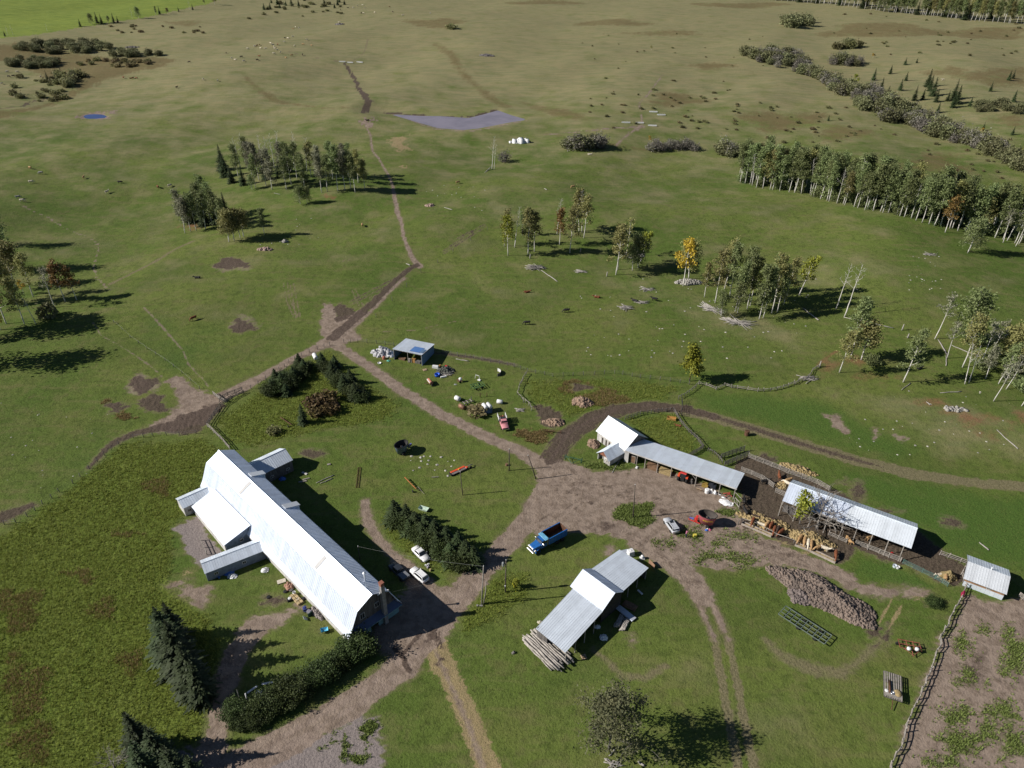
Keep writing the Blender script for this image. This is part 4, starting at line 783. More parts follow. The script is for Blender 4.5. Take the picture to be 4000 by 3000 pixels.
# tell look-alike plants of a group apart by height
byl = {}
for o in list(COL.objects):
    if o.type == 'EMPTY' and 'label' in o and any(c.name.startswith(('trunk', 'stem')) for c in o.children): byl.setdefault(o['label'], []).append(o)
for lb, L_ in byl.items():
    if len(L_) < 2: continue
    hs = sorted(o.scale[2] * o.children[0].dimensions[2] for o in L_); a, b = hs[len(hs) // 3], hs[(2 * len(hs)) // 3]
    if lb.split()[0] in ('tall', 'shorter', 'big', 'small', 'taller', 'low', 'short'): continue
    for o in L_:
        h = o.scale[2] * o.children[0].dimensions[2]; o['label'] = ('shorter ' if h < a else 'taller ' if h > b else 'mid height ') + lb
# ------------------------------------------------------------------ buildings
def metal(name, col, rough=.45, metallic=.6, blot=.12, streak=True):
    if name in MATS: return MATS[name]
    g = NT(name); v = g.coord()
    n1 = g.noise(.45, 4, .65, v); n2 = g.noise(5., 2, .6, v); n3 = g.noise(1.4, 3, .6, v)
    c = g.mix(g.ss(n1, .4, .7), col, tuple(q * (1 - blot) for q in col)); c = g.mix(g.ss(n2, .5, .8, 0, .3), c, tuple(q * .7 for q in col)); c = g.mix(g.ss(n3, .66, .8, 0, .35), c, (.28, .22, .18))
    oi = g.n('ShaderNodeObjectInfo').outputs['Random']; hv = g.n('ShaderNodeHueSaturation'); g.l(c, hv.inputs['Color']); g.l(g.ss(oi, 0, 1, .93, 1.05), hv.inputs['Value'])
    g.l(hv.outputs[0], g.b.inputs['Base Color']); g.b.inputs['Metallic'].default_value = metallic
    g.l(g.math('MULTIPLY_ADD', n1, .22, rough - .11), g.b.inputs['Roughness']); MATS[name] = g.m; return g.m
ROOF_B = metal('barn_roof_metal', (.73, .80, .92), .5, .34, .14); ROOF_S = metal('steel_roof_metal', (.70, .76, .83), .5, .25); ROOF_W = metal('pale_roof_metal', (.74, .77, .80), .5, .35); ROOF_BL = metal('blue_grey_metal', (.16, .26, .42), .5, .3)
ROOF_D = metal('dark_blue_metal', (.09, .12, .20), .5, .3)
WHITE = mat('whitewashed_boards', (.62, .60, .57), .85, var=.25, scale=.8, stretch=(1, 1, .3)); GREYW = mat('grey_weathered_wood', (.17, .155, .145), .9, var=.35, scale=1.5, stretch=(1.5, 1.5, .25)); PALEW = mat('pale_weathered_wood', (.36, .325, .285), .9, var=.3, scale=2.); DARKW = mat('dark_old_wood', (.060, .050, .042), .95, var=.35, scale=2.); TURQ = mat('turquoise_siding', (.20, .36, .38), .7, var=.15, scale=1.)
GLASS = mat('window_glass', (.02, .025, .03), .08, var=0., spec=.8); BLACK = mat('black_rubber', (.018, .018, .018), .85, var=.2); CONC = mat('concrete', (.30, .285, .27), .9, var=.2, scale=2.); BRICKM = mat('red_brick', (.33, .13, .085), .9, var=.25, scale=6.); BROWNW = mat('brown_board', (.22, .13, .075), .85, var=.25, scale=2.); RUSTM = mat('rusty_steel', (.17, .085, .05), .8, .2, var=.4, scale=2.5); STRAW = mat('straw', (.44, .33, .16), .95, var=.35, scale=4., bump=.6); PAINTW = mat('white_plastic', (.74, .74, .74), .45, var=.06)
class Fr:
    """local building frame: t along the axis, n across (to the left of the axis)"""
    def __init__(s, O, az, right=False):
        a = RAD(az); s.O = np.array([O[0], O[1], 0.]); s.A = np.array([math.cos(a), math.sin(a), 0]); s.N = np.array([-s.A[1], s.A[0], 0]) * (-1 if right else 1)
    def __call__(s, t, n, z): return s.O + s.A * t + s.N * n + np.array([0, 0, z])
class WB(MB):
    """builder in world coordinates, stored relative to its thing"""
    def __init__(s, root): super().__init__(); s.o = np.array(root.location)
    def add(s, vs, fs): return super().add([np.asarray(v, float) - s.o for v in vs], fs)
def roof(root, A, B, C, D, n, m, name='roof_sheet', th=.04, mid=None, over=.0):
    """metal sheets side by side: A->B along the eave, D->C along the top; mid=(E,F) bends the sheets (E under A..D side, F on the B..C side)"""
    A, B, C, D = (np.asarray(q, float) for q in (A, B, C, D)); cache = {}
    par = np.linalg.norm((B - A) - (C - D)) < 1e-6
    for k in range(n):
        f0, f1 = k / n, (k + 1) / n; g = f1
        def L(P0, P1, f): return P0 + (P1 - P0) * f
        base = L(A, B, f0) if par else np.array(root.location)
        key = 'm' if par else k
        if key not in cache:
            w = MB(); rows = [(A, B)] + ([mid] if mid else []) + [(D, C)]
            for (a0, b0), (a1, b1) in zip(rows[:-1], rows[1:]):
                a0, b0, a1, b1 = (np.asarray(q, float) for q in (a0, b0, a1, b1))
                q = [L(a0, b0, f0) - base, L(a0, b0, g) - base, L(a1, b1, g) - base, L(a1, b1, f0) - base]
                w.quadslab(*q, th)
                nn = np.cross(q[1] - q[0], q[3] - q[0]); nn /= np.linalg.norm(nn); nn = nn if nn[2] > 0 else -nn
                u = (q[1] - q[0]); u = u / np.linalg.norm(u) * .07
                for r in (.0, .5): p0 = L(q[0], q[1], r) + nn * .028; p1 = L(q[3], q[2], r) + nn * .028; w.quadslab(p0, p0 + u, p1 + u, p1, .03)
            cache[key] = w.mesh(name, m)
        lift = np.array([0, 0, R_(0, .006)])
        ob(name, cache[key], root, (L(A, B, f0) if par else base) - np.array(root.location) + lift)
def wall(root, p, q, z0, z1, m, name='wall', th=.14, gap=0):
    p = np.asarray(p, float); q = np.asarray(q, float); w = WB(root); d = (q - p)[:2]; L = np.linalg.norm(d); a = math.atan2(d[1], d[0]); c = .5 * (p + q)
    w.box((c[0], c[1], .5 * (z0 + z1)), (L, th, z1 - z0), a); return w.build(name, m, root)
def boards(root, p, q, z0, z1, m, name='board', bw=.45, th=.07, jit=.05):
    """upright boards, each its own piece"""
    p = np.asarray(p, float); q = np.asarray(q, float); d = (q - p)[:2]; L = np.linalg.norm(d); a = math.atan2(d[1], d[0]); n = max(1, int(L / bw)); me = MB().box((0, 0, 0), (L / n - .035, th, z1 - z0)).mesh(name, m); o0 = np.array(root.location)
    for k in range(n):
        c = p + (q - p) * (k + .5) / n; c = np.array([c[0], c[1], .5 * (z0 + z1) + R_(-jit, jit) * .4]) - o0
        ob(name, me, root, c + np.array([-math.sin(a), math.cos(a), 0]) * R_(-.012, .012), (0, 0, a + R_(-.004, .004)))
def opening(root, c, az, w, h, m=None, name='window', frame=WHITE, pane=True, th=.1):
    """framed window or door at world centre c on a wall running along az"""
    u = np.array([math.cos(az), math.sin(az), 0]); n = np.array([-math.sin(az), math.cos(az), 0]); b = WB(root); f = .09
    for s in (-1, 1): b.box(c + u * s * (w / 2), (f, th + .1, h + f), az); b.box(c + np.array([0, 0, s * h / 2]), (w + f, th + .1, f), az)
    if name == 'window': b.box(c, (.06, th + .09, h), az)
    o = b.build(name, frame, root); p = WB(root); p.box(c, (w, th + .06, h), az); p.build('pane' if pane else 'panel', m or GLASS, o); return o
def post(root, p, h, r=.1, m=None, name='post', lean=(0, 0)):
    p = np.asarray(p, float); b = WB(root); b.tube([p + np.array([0, 0, -.3]), p + np.array([lean[0], lean[1], h])], [r, r * .88], 6); return b.build(name, m or PALEW, root)
def beam(root, p, q, m=None, w=.14, h=.16, name='beam'):
    p = np.asarray(p, float); q = np.asarray(q, float); d = q - p; L = np.linalg.norm(d); x = d / L; y = np.cross((0, 0, 1.), x); y = y / (np.linalg.norm(y) + 1e-9); z = np.cross(x, y); b = WB(root); b.box(.5 * (p + q), (L, w, h), ax=(x, y, z)); return b.build(name, m or PALEW, root)
def gable_end(root, F, t, prof, m, th=.14, name='gable_wall'):
    w = WB(root); w.prism([F(t, n, z) for n, z in prof], F.A * th); return w.build(name, m, root)
# ---- main barn
FB = Fr((-23.73, 85.76), 135.3, True)
barn = thing('gambrel_barn', 'very long gambrel barn with glaring metal roof and turquoise front', 'barn', FB(28, 0, 0))
E0, E1 = 0.0, 56.3
for s in (-1, 1):
    roof(barn, FB(E0, 3.24 * s, 7.48), FB(E1, 3.24 * s, 7.48), FB(E1, 0, 9.15), FB(E0, 0, 9.15), 62, ROOF_B)
    roof(barn, FB(E0, 5.72 * s, 2.42), FB(E1, 5.72 * s, 2.42), FB(E1, 3.27 * s, 7.44), FB(E0, 3.27 * s, 7.44), 62, ROOF_B, mid=(FB(E0, 5.0 * s, 3.55), FB(E1, 5.0 * s, 3.55)))
    wall(barn, FB(.45, 5.2 * s, 0), FB(55.9, 5.2 * s, 0), -.2, 3.0, WHITE, 'side_wall')
    f = WB(barn); f.quadslab(FB(E0 - .06, 5.74 * s, 2.36), FB(E1 + .06, 5.74 * s, 2.36), FB(E1 + .06, 5.78 * s, 2.20), FB(E0 - .06, 5.78 * s, 2.20), .04); f.build('fascia', WHITE, barn)
b = WB(barn); b.prism([FB(E0 - .05, -.22, 9.08), FB(E0 - .05, 0, 9.26), FB(E0 - .05, .22, 9.08)], FB.A * (E1 - E0 + .1)); b.build('ridge_cap', ROOF_B, barn)
prof = [(-4.85, 3.0), (-4.75, 3.6), (-3.1, 7.3), (0, 8.95), (3.1, 7.3), (4.75, 3.6), (4.85, 3.0)]
gable_end(barn, FB, 1.0, prof, GREYW); gable_end(barn, FB, 55.6, [(-5, 0)] + prof[1:-1] + [(5, 0)], GREYW)
gb = WB(barn)
for k in range(30):
    n0 = -4.7 + k * .315; nm = abs(n0 + .15); top = 8.85 - nm * .53 if nm < 3.1 else 7.2 - (nm - 3.1) * 2.2
    gb.box(FB(.97 - R_(0, .03), n0 + .15, (3.0 + top) / 2), (.29, .05, max(.2, top - 3.1)), RAD(135.3 + 90))
gb.build('gable_boards', GREYW, barn)
b = WB(barn); b.quadslab(FB(-.35, -5.6, 2.33), FB(-.35, 5.6, 2.33), FB(1.05, 4.9, 3.15), FB(1.05, -4.9, 3.15), .06); pent = b.build('pent_roof', ROOF_D, barn)
b = WB(barn); b.quadslab(FB(-.38, -5.6, 2.36), FB(-.38, 5.6, 2.36), FB(-.36, 5.6, 2.22), FB(-.36, -5.6, 2.22), .03); b.build('gutter', TURQ, pent)
for a, c in ((-5.2, -.9), (.75, 5.2)): wall(barn, FB(.45, a, 0), FB(.45, c, 0), -.2, 2.3, TURQ, 'front_wall')
wall(barn, FB(1.5, -.9, 0), FB(1.5, .75, 0), -.2, 2.4, DARKW, 'entry_wall'); opening(barn, FB(1.42, -.1, 1.0), RAD(45.3), .95, 2., BROWNW, 'door', WHITE, False)
az_f = RAD(45.3)
opening(barn, FB(.9, -2.0, 4.6), az_f, .95, 1.25); opening(barn, FB(.9, 1.15, 5.0), az_f, .95, 1.1); opening(barn, FB(.42, -3.0, 1.55), az_f, 1.9, .75); opening(barn, FB(.42, 3.4, 1.6), az_f, .9, .7)
for k in range(6):
    if k % 2 == 0: opening(barn, FB(4 + k * 8.5, 5.23, 1.5), RAD(135.3), 1.2, .8)
b = WB(barn); b.box(FB(.1, 2.1, 4.7), (.72, .72, 10.0), RAD(45.3)); ch = b.build('chimney', CONC, barn); b = WB(barn); b.box(FB(.1, 2.1, 10.05), (.66, .66, .75), RAD(45.3)); b.box(FB(.1, 2.1, 10.42), (.8, .8, .14), RAD(45.3)); b.build('brick_top', BRICKM, ch)
b = WB(barn); b.tube([FB(3.9, 1.25, 8.2), FB(3.9, 1.25, 10.4)], .14, 10); fp_ = b.build('flue_pipe', ROOF_W, barn, True); b = WB(barn); b.lathe([(.05, 10.38), (.3, 10.42), (.3, 10.52), (.04, 10.72)], 12, c=tuple(FB(3.9, 1.25, 0))); b.build('rain_cap', ROOF_W, fp_)
b = WB(barn)
for k in range(3): a = k * 2.1; b.tube([FB(1.6 + .5 * math.cos(a), .5 * math.sin(a), 8.95), FB(1.6, 0, 10.1)], .025, 4)
b.tube([FB(1.6, 0, 10.0), FB(1.6, 0, 11.2)], .03, 5); b.build('antenna_mast', ROOF_S, barn)
for n_ in (1.1, 2.9):
    b = WB(barn)
    for k in (0, .28): b.box(FB(-.05, n_ + k, 8.75 - abs(n_) * .35), (.24, .3, .16), RAD(45.3))
    b.build('floodlight', PAINTW, barn)
for t0 in (44.4, 30.8):
    b = WB(barn); b.quadslab(FB(t0 - .75, 4.0, 7.78), FB(t0 + .75, 4.0, 7.78), FB(t0 + .75, .9, 8.82), FB(t0 - .75, .9, 8.82), .08); dm = b.build('dormer', ROOF_W, barn)
    b = WB(barn); b.prism([FB(t0 - .6, 1.2, 8.5), FB(t0 - .6, 3.8, 7.76), FB(t0 - .6, 3.8, 6.1), FB(t0 - .6, 3.2, 7.3)], FB.A * 1.2); b.build('dormer_cheek', ROOF_B, dm)
for t0, a, c in ((41.9, 3.05, .3), (13.5, 3.05, .7)):
    z = lambda n: 9.15 - n * .515 + .075
    b = WB(barn); b.quadslab(FB(t0 - .42, -a, z(a)), FB(t0 + .42, -a, z(a)), FB(t0 + .42, -c, z(c)), FB(t0 - .42, -c, z(c)), .02); b.build('skylight', mat('skylight_panel', (.56, .55, .54), .6, var=.1), barn)
# barn annexes
def annex(FBx, name, t0, t1, w0, w1, half, zr, ze, n, m, wallm, zw, root=barn, d0=.18):
    """gabled wing running across the barn; centre line from (t0,w0) to (t1,w1)"""
    a = FBx(t0, w0, 0); c = FBx(t1, w1, 0); u = (c - a) / np.linalg.norm(c - a); v = np.array([-u[1], u[0], 0]); Z = lambda z: np.array([0, 0, z])
    for s in (-1, 1):
        roof(root, a + v * half * s + Z(ze), c + u * .2 + v * half * s + Z(ze), c + u * .2 + Z(zr), a + Z(zr), n, m)
        wall(root, a + v * (half - .25) * s, c + v * (half - .25) * s, -.2, ze, wallm, name)
        if s: opening(root, a + (c - a) * .4 + v * (half - .24) * s + Z(1.2), math.atan2(u[1], u[0]), .7, .6); opening(root, a + (c - a) * .85 + v * (half - .24) * s + Z(1.2), math.atan2(u[1], u[0]), .7, .6)
    b = WB(root); b.prism([c - v * (half - .3), c - v * (half - .3) + Z(ze - .05), c + Z(zr - .12), c + v * (half - .3) + Z(ze - .05), c + v * (half - .3)], -u * .14); b.build('end_wall', wallm, root)
    b = WB(root); b.tube([a + Z(zr + .03), c + u * .2 + Z(zr + .03)], .07, 6); b.build('ridge_cap', m, root)
annex(FB, 'wing_wall', 53.6, 54.0, -4.4, -11.3, 2.1, 3.3, 2.4, 7, ROOF_S, WHITE, 2.4); annex(FB, 'wing_wall', 31.0, 33.6, -4.4, -15.9, 2.0, 3.2, 2.3, 13, ROOF_S, mat('blue_grey_boards', (.20, .24, .30), .8, var=.2), 2.3); annex(FB, 'wing_wall', 52.5, 52.3, 4.2, 12.9, 3.0, 4.6, 3.1, 9, ROOF_S, GREYW, 3.1)
roof(barn, FB(51.5, -10.0, 2.25), FB(36.1, -10.5, 2.25), FB(35.2, -4.75, 4.55), FB(50.7, -4.75, 4.55), 16, ROOF_B)
wall(barn, FB(51.2, -9.7, 0), FB(36.3, -10.2, 0), -.2, 2.1, WHITE, 'wing_wall'); b = WB(barn); b.prism([FB(36.1, -10.1, -.2), FB(36.1, -10.1, 2.2), FB(35.6, -5.2, 4.2), FB(35.6, -5.2, -.2)], FB.A * .14); ew = b.build('end_wall', mat('blue_grey_boards', (.20, .24, .30)), barn); opening(barn, FB(35.75, -7.0, 1.7), RAD(45.3), .7, .6)
b = WB(barn); b.prism([FB(51.2, -9.7, -.2), FB(51.2, -9.7, 2.2), FB(50.6, -5.2, 4.2), FB(50.6, -5.2, -.2)], -FB.A * .14); b.build('end_wall', WHITE, barn)
# ---- log shed: raised gable between two low roofs
FLs = Fr((13.57, 95.54), -45.9)
ls = thing('log_shed', 'plank shed with raised white gable roof between two long low roofs', 'shed', FLs(4, -2, 0))
roof(ls, FLs(.1, -3.55, 3.6), FLs(7.95, -3.55, 3.6), FLs(7.75, 0, 5.4), FLs(-.05, 0, 5.4), 9, ROOF_B); roof(ls, FLs(.1, 2.4, 3.9), FLs(7.9, 2.4, 3.9), FLs(7.75, 0, 5.4), FLs(-.05, 0, 5.4), 9, ROOF_B)
roof(ls, FLs(1.94, -14.4, 2.75), FLs(8.88, -14.3, 2.75), FLs(7.95, -3.4, 3.5), FLs(.75, -3.4, 3.5), 8, ROOF_S); roof(ls, FLs(.13, 10.9, 2.95), FLs(7.0, 11.2, 2.95), FLs(7.6, 2.2, 3.6), FLs(0, 2.2, 3.6), 8, ROOF_S)
for t, nn in ((.3, -3.4), (7.5, -3.4)): gable_end(ls, FLs, t, [(-3.3, -.2), (-3.3, 3.5), (0, 5.2), (2.2, 3.8), (2.2, -.2)], DARKW if t > 1 else GREYW)
boards(ls, FLs(1.0, -3.4, 0), FLs(2.1, -14.2, 0), -.2, 2.8, GREYW, 'wall_board', .5); boards(ls, FLs(.3, 2.3, 0), FLs(.4, 10.8, 0), -.2, 2.95, GREYW, 'wall_board', .5); boards(ls, FLs(.4, 10.8, 0), FLs(6.8, 11.0, 0), -.2, 2.9, GREYW, 'wall_board', .5); boards(ls, FLs(2.1, -14.2, 0), FLs(4.5, -14.1, 0), -.2, 2.6, GREYW, 'wall_board', .5)
for n_ in (-6, -8.7, -11.4, -14.1): post(ls, FLs(8.0 + (-3.4 - n_) * .08, n_, 0), 2.72 + (n_ + 14.3) * .065, .11, PALEW)
for n_ in (5, 8, 10.9): post(ls, FLs(7.3 - .06 * (n_ - 2), n_, 0), 3.3 - (n_ - 2.2) * .065, .11, PALEW)
boards(ls, FLs(6.4, -3.4, 0), FLs(6.9, -10, 0), -.2, 2.5, DARKW, 'inner_board', .6)
# ---- whitewashed gable building and machine shed
FW_ = Fr((23.55, 144.86), -51.1)
wg = thing('white_gable_barn', 'small whitewashed barn with steep pale metal roof and dark doorways', 'barn', FW_(4.8, 0, 0))
for s in (-1, 1): roof(wg, FW_(-.1, 3.98 * s, 2.7), FW_(9.7, 3.98 * s, 2.7), FW_(9.7, 0, 5.5), FW_(-.1, 0, 5.5), 11, ROOF_W)
b = WB(wg); b.tube([FW_(-.12, 0, 5.53), FW_(9.72, 0, 5.53)], .08, 6); b.build('ridge_cap', ROOF_W, wg)
gable_end(wg, FW_, .2, [(-3.5, -.2), (-3.5, 2.8), (0, 5.2), (3.5, 2.8), (3.5, -.2)], WHITE); gable_end(wg, FW_, 9.2, [(-3.5, -.2), (-3.5, 2.8), (0, 5.2), (3.5, 2.8), (3.5, -.2)], GREYW)
wall(wg, FW_(.2, -3.5, 0), FW_(9.3, -3.5, 0), -.2, 2.8, WHITE, 'wall'); wall(wg, FW_(.2, 3.5, 0), FW_(9.3, 3.5, 0), -.2, 2.8, GREYW, 'wall')
for t in (2.0, 3.3, 4.3): opening(wg, FW_(t, -3.52, .95), RAD(-51.1), .5, 1.7, DARKW, 'door', PALEW, False)
FM = Fr((26.33, 134.23), -30.1)
ms = thing('machine_shed', 'long open fronted machine shed with grey steel lean-to roof', 'shed', FM(13, 3.5, 0))
roof(ms, FM(.2, -.1, 3.42), FM(15.3, -.1, 3.42), FM(15.3, 7.05, 2.75), FM(.2, 7.05, 2.75), 16, ROOF_S); roof(ms, FM(15.3, -.1, 3.42), FM(26.2, -.1, 3.42), FM(26.2, 6.95, 2.72), FM(15.3, 6.95, 2.72), 12, metal('steel_roof_metal_new', (.74, .80, .86), .5, .25))
b = WB(ms); b.box(FM(13.2, -.12, 3.28), (26.2, .06, .3), RAD(-30.1)); b.build('fascia', WHITE, ms)
boards(ms, FM(2.5, 6.8, 0), FM(26, 6.8, 0), -.2, 2.66, DARKW, 'wall_board', .6); boards(ms, FM(1.2, .6, 0), FM(1.2, 6.6, 0), -.2, 2.8, DARKW, 'wall_board', .6); wall(ms, FM(.1, .1, 0), FM(1.1, .1, 0), -.2, 3.2, WHITE, 'end_panel')
for t in (3.2, 5.2, 8.2, 11.5, 17.3, 22.7, 26.0): post(ms, FM(t, .15, 0), 3.3, .12, PALEW)
for t in (8.2, 14.4, 20, 26.0): post(ms, FM(t, 6.6, 0), 2.7, .11, DARKW)
beam(ms, FM(0.3, .15, 3.25), FM(26.1, .15, 3.25), PALEW, .12, .2); beam(ms, FM(16, .15, 3.1), FM(17.3, .15, 1.9), PALEW, .1, .1, 'brace'); beam(ms, FM(26, .15, 2.2), FM(27.8, -.6, 1.6), PALEW, .1, .1, 'brace')
opening(ms, FM(2.1, .6, 1.0), RAD(-30.1), 1.1, 1.9, BROWNW, 'door', PALEW, False)
b = WB(ms); b.box(FM(9.9, 1.2, .25), (2.9, 1.7, .9), RAD(-30.1)); b.build('straw_bin', STRAW, ms); b = WB(ms); b.box(FM(6.7, 1.4, .4), (2.7, 1.9, .95), RAD(-30.1)); b.build('feed_bin', BROWNW, ms)
FSs = Fr((25.29, 137.27), -138.6)
ss_ = thing('small_white_shed', 'small white shed with blue grey roof and wheel ornament on its front', 'shed', FSs(2.6, 0, 0))
roof(ss_, FSs(.1, 2.35, 1.72), FSs(5.6, 2.2, 1.72), FSs(5.2, 0, 3.2), FSs(-.1, 0, 3.2), 8, ROOF_S); roof(ss_, FSs(.1, -1.95, 1.8), FSs(5.6, -1.9, 1.8), FSs(5.2, 0, 3.2), FSs(-.1, 0, 3.2), 8, ROOF_S)
b = WB(ss_); b.prism([FSs(5.1, .25, -.1), FSs(5.1, .25, 2.6), FSs(5.1, 2.05, 1.7), FSs(5.1, 2.05, -.1)], -FSs.A * .12); b.build('front_wall', WHITE, ss_); b = WB(ss_); b.prism([FSs(5.12, -1.6, 1.75), FSs(5.12, 0, 3.05), FSs(5.12, 1.6, 1.95)], -FSs.A * .1); b.build('gable_board', mat('brick_red_boards', (.32, .13, .08), .85, var=.3), ss_)
wall(ss_, FSs(.2, 2.05, 0), FSs(5.1, 2.05, 0), -.1, 1.7, WHITE, 'side_wall'); wall(ss_, FSs(.2, -1.6, 0), FSs(5.1, -1.6, 0), -.1, 1.75, WHITE, 'side_wall'); boards(ss_, FSs(4.2, -1.5, 0), FSs(4.2, .2, 0), -.1, 1.5, PALEW, 'door_board', .4)
b = WB(ss_)
for r in (.62, .12):
    pts = [FSs(5.16, 1.15 + r * math.cos(a), .85 + r * math.sin(a)) for a in np.linspace(0, 2 * math.pi, 17)]; b.tube(pts, .035, 5)
for k in range(8): a = k * math.pi / 4; b.tube([FSs(5.16, 1.15 + .12 * math.cos(a), .85 + .12 * math.sin(a)), FSs(5.16, 1.15 + .6 * math.cos(a), .85 + .6 * math.sin(a))], .02, 4)
b.build('wheel_ornament', PALEW, ss_)
# ---- cattle shelter
FC = Fr((57.75, 116.99), -32.6)
cs = thing('cattle_shelter', 'long open cattle shelter with glossy two tone metal gable roof', 'shelter', FC(12.5, 4, 0))
roof(cs, FC(-.1, -.05, 3.6), FC(12.4, -.05, 3.6), FC(12.4, 4.4, 5.45), FC(-.1, 4.4, 5.45), 13, ROOF_B); roof(cs, FC(12.4, -.05, 3.58), FC(25.1, -.05, 3.58), FC(25.1, 4.4, 5.43), FC(12.4, 4.4, 5.43), 13, metal('dull_roof_metal', (.72, .77, .82), .55, .25))
roof(cs, FC(-.1, 8.4, 3.5), FC(25.1, 8.4, 3.5), FC(25.1, 4.4, 5.45), FC(-.1, 4.4, 5.45), 26, ROOF_S); b = WB(cs); b.tube([FC(-.12, 4.4, 5.5), FC(25.12, 4.4, 5.5)], .09, 6); b.build('ridge_cap', ROOF_S, cs)
for t in (0, 3.1, 6.2, 9.3, 12.4, 15, 18, 21, 23.8): p0 = FC(t, -1.0, 0); post(cs, p0, 3.55, .11, PALEW, lean=tuple((FC.N * .95)[:2]))
boards(cs, FC(.2, 8.0, 0), FC(24.9, 8.0, 0), -.2, 3.4, GREYW, 'wall_board', .8); gable_end(cs, FC, 24.8, [(4.4, 0), (4.4, 5.2), (8, 3.5), (8, 0)], GREYW)
for t in (.2, 12.4): beam(cs, FC(t, -.9, 3.4), FC(t, 8, 3.4), PALEW)
beam(cs, FC(0, -.95, 3.2), FC(3.1, -.95, .6), PALEW, .1, .1, 'brace'); b = WB(cs); b.box(FC(1.6, 1.0, 1.1), (2.6, .08, 2.0), RAD(-32.6)); b.build('wind_panel', GREYW, cs)
# ---- cabin and open shed
FK = Fr((86.45, 97.1), -32.5)
kb = thing('corner_cabin', 'low cabin with pale metal roof and corrugated lower wall', 'cabin', FK(3.5, 3.6, 0))
roof(kb, FK(-.1, -.05, 2.2), FK(7.1, -.05, 2.2), FK(7.1, 3.7, 3.6), FK(-.1, 3.7, 3.6), 8, ROOF_W); roof(kb, FK(-.1, 7.3, 2.2), FK(7.1, 7.3, 2.2), FK(7.1, 3.7, 3.6), FK(-.1, 3.7, 3.6), 8, ROOF_S)
for k in range(9):
    b = WB(kb); b.box(FK(.65 + k * .74, .62 + .02 * (k % 2), .55), (.72, .08, 1.3), RAD(-32.5)); b.build('wall_sheet', ROOF_S, kb)
wall(kb, FK(.3, .66, 0), FK(6.9, .66, 0), 1.2, 2.1, mat('orange_brown_board', (.38, .22, .12), .85, var=.3), 'upper_wall'); wall(kb, FK(.3, 6.7, 0), FK(6.9, 6.7, 0), -.2, 2.1, GREYW); gable_end(kb, FK, .3, [(.7, -.2), (.7, 2.2), (3.7, 3.4), (6.6, 2.2), (6.6, -.2)], GREYW); gable_end(kb, FK, 6.8, [(.7, -.2), (.7, 2.2), (3.7, 3.4), (6.6, 2.2), (6.6, -.2)], GREYW)
opening(kb, FK(4.3, .62, 1.62), RAD(-32.5), .8, .4); b = WB(kb); b.tube([FK(3.9, 3.8, 3.4), FK(3.9, 3.8, 4.2)], .13, 8); b.build('stove_pipe', ROOF_W, kb)
FO = Fr((-33.96, 179.5), -20.3)
os_ = thing('open_front_shed', 'blue grey open fronted shed with a blue sheet patching its roof', 'shed', FO(4.5, 4, 0))
roof(os_, FO(-.1, -.15, 3.62), FO(9.2, -.15, 3.62), FO(9.2, 8.05, 2.8), FO(-.1, 8.05, 2.8), 10, ROOF_S)
b = WB(os_); b.quadslab(FO(4.9, .7, 3.64), FO(8.0, .7, 3.64), FO(8.0, 4.0, 3.31), FO(4.9, 4.0, 3.31), .02); b.build('roof_patch', metal('blue_sheet', (.10, .22, .50), .5, .1), os_)
b = WB(os_); b.quadslab(FO(7.8, .9, 3.65), FO(8.9, .9, 3.65), FO(8.9, 3.2, 3.42), FO(7.8, 3.2, 3.42), .02); b.build('roof_patch', ROOF_BL, os_)
for k in range(9):
    for t, nm in ((.1, 'side_sheet'), (9.05, 'side_sheet')): b = WB(os_); b.box(FO(t, .4 + k * .86, 1.45 - .042 * k), (.08, .84, 3.2 - .085 * k), RAD(-20.3)); b.build(nm, ROOF_BL, os_)
boards(os_, FO(.2, 7.8, 0), FO(9, 7.8, 0), -.2, 2.7, DARKW, 'wall_board', .7); 
for t in (.15, 4.6, 8.95): post(os_, FO(t, .05, 0), 3.5, .1, PALEW)
beam(os_, FO(.1, .05, 3.4), FO(9.1, .05, 3.4), PALEW, .1, .18)
for i, (t, n, w, d, h, m) in enumerate(((2.2, 1., 2., .9, .5, BROWNW), (4.9, .5, 1.2, .3, 1.1, PALEW), (5.9, .9, 1.1, .8, 1., mat('orange_box', (.42, .22, .07), .8)), (7.3, .9, 1.6, .8, .7, GREYW))):
    b = MB().box((0, 0, h / 2), (w, d, h)).box((0, 0, h + .03), (w * 1.04, d * 1.06, .06)); o = b.build('storage_box', m, None); o.location = tuple(FO(t, n, 0)); o.rotation_euler[2] = RAD(-20.3)
    tag(o, ['brown plank box lying inside the open fronted shed', 'pale slatted crate leaning at the open shed front', 'orange brown box beside the slatted crate', 'grey box in the corner of the open fronted shed'][i], 'box')
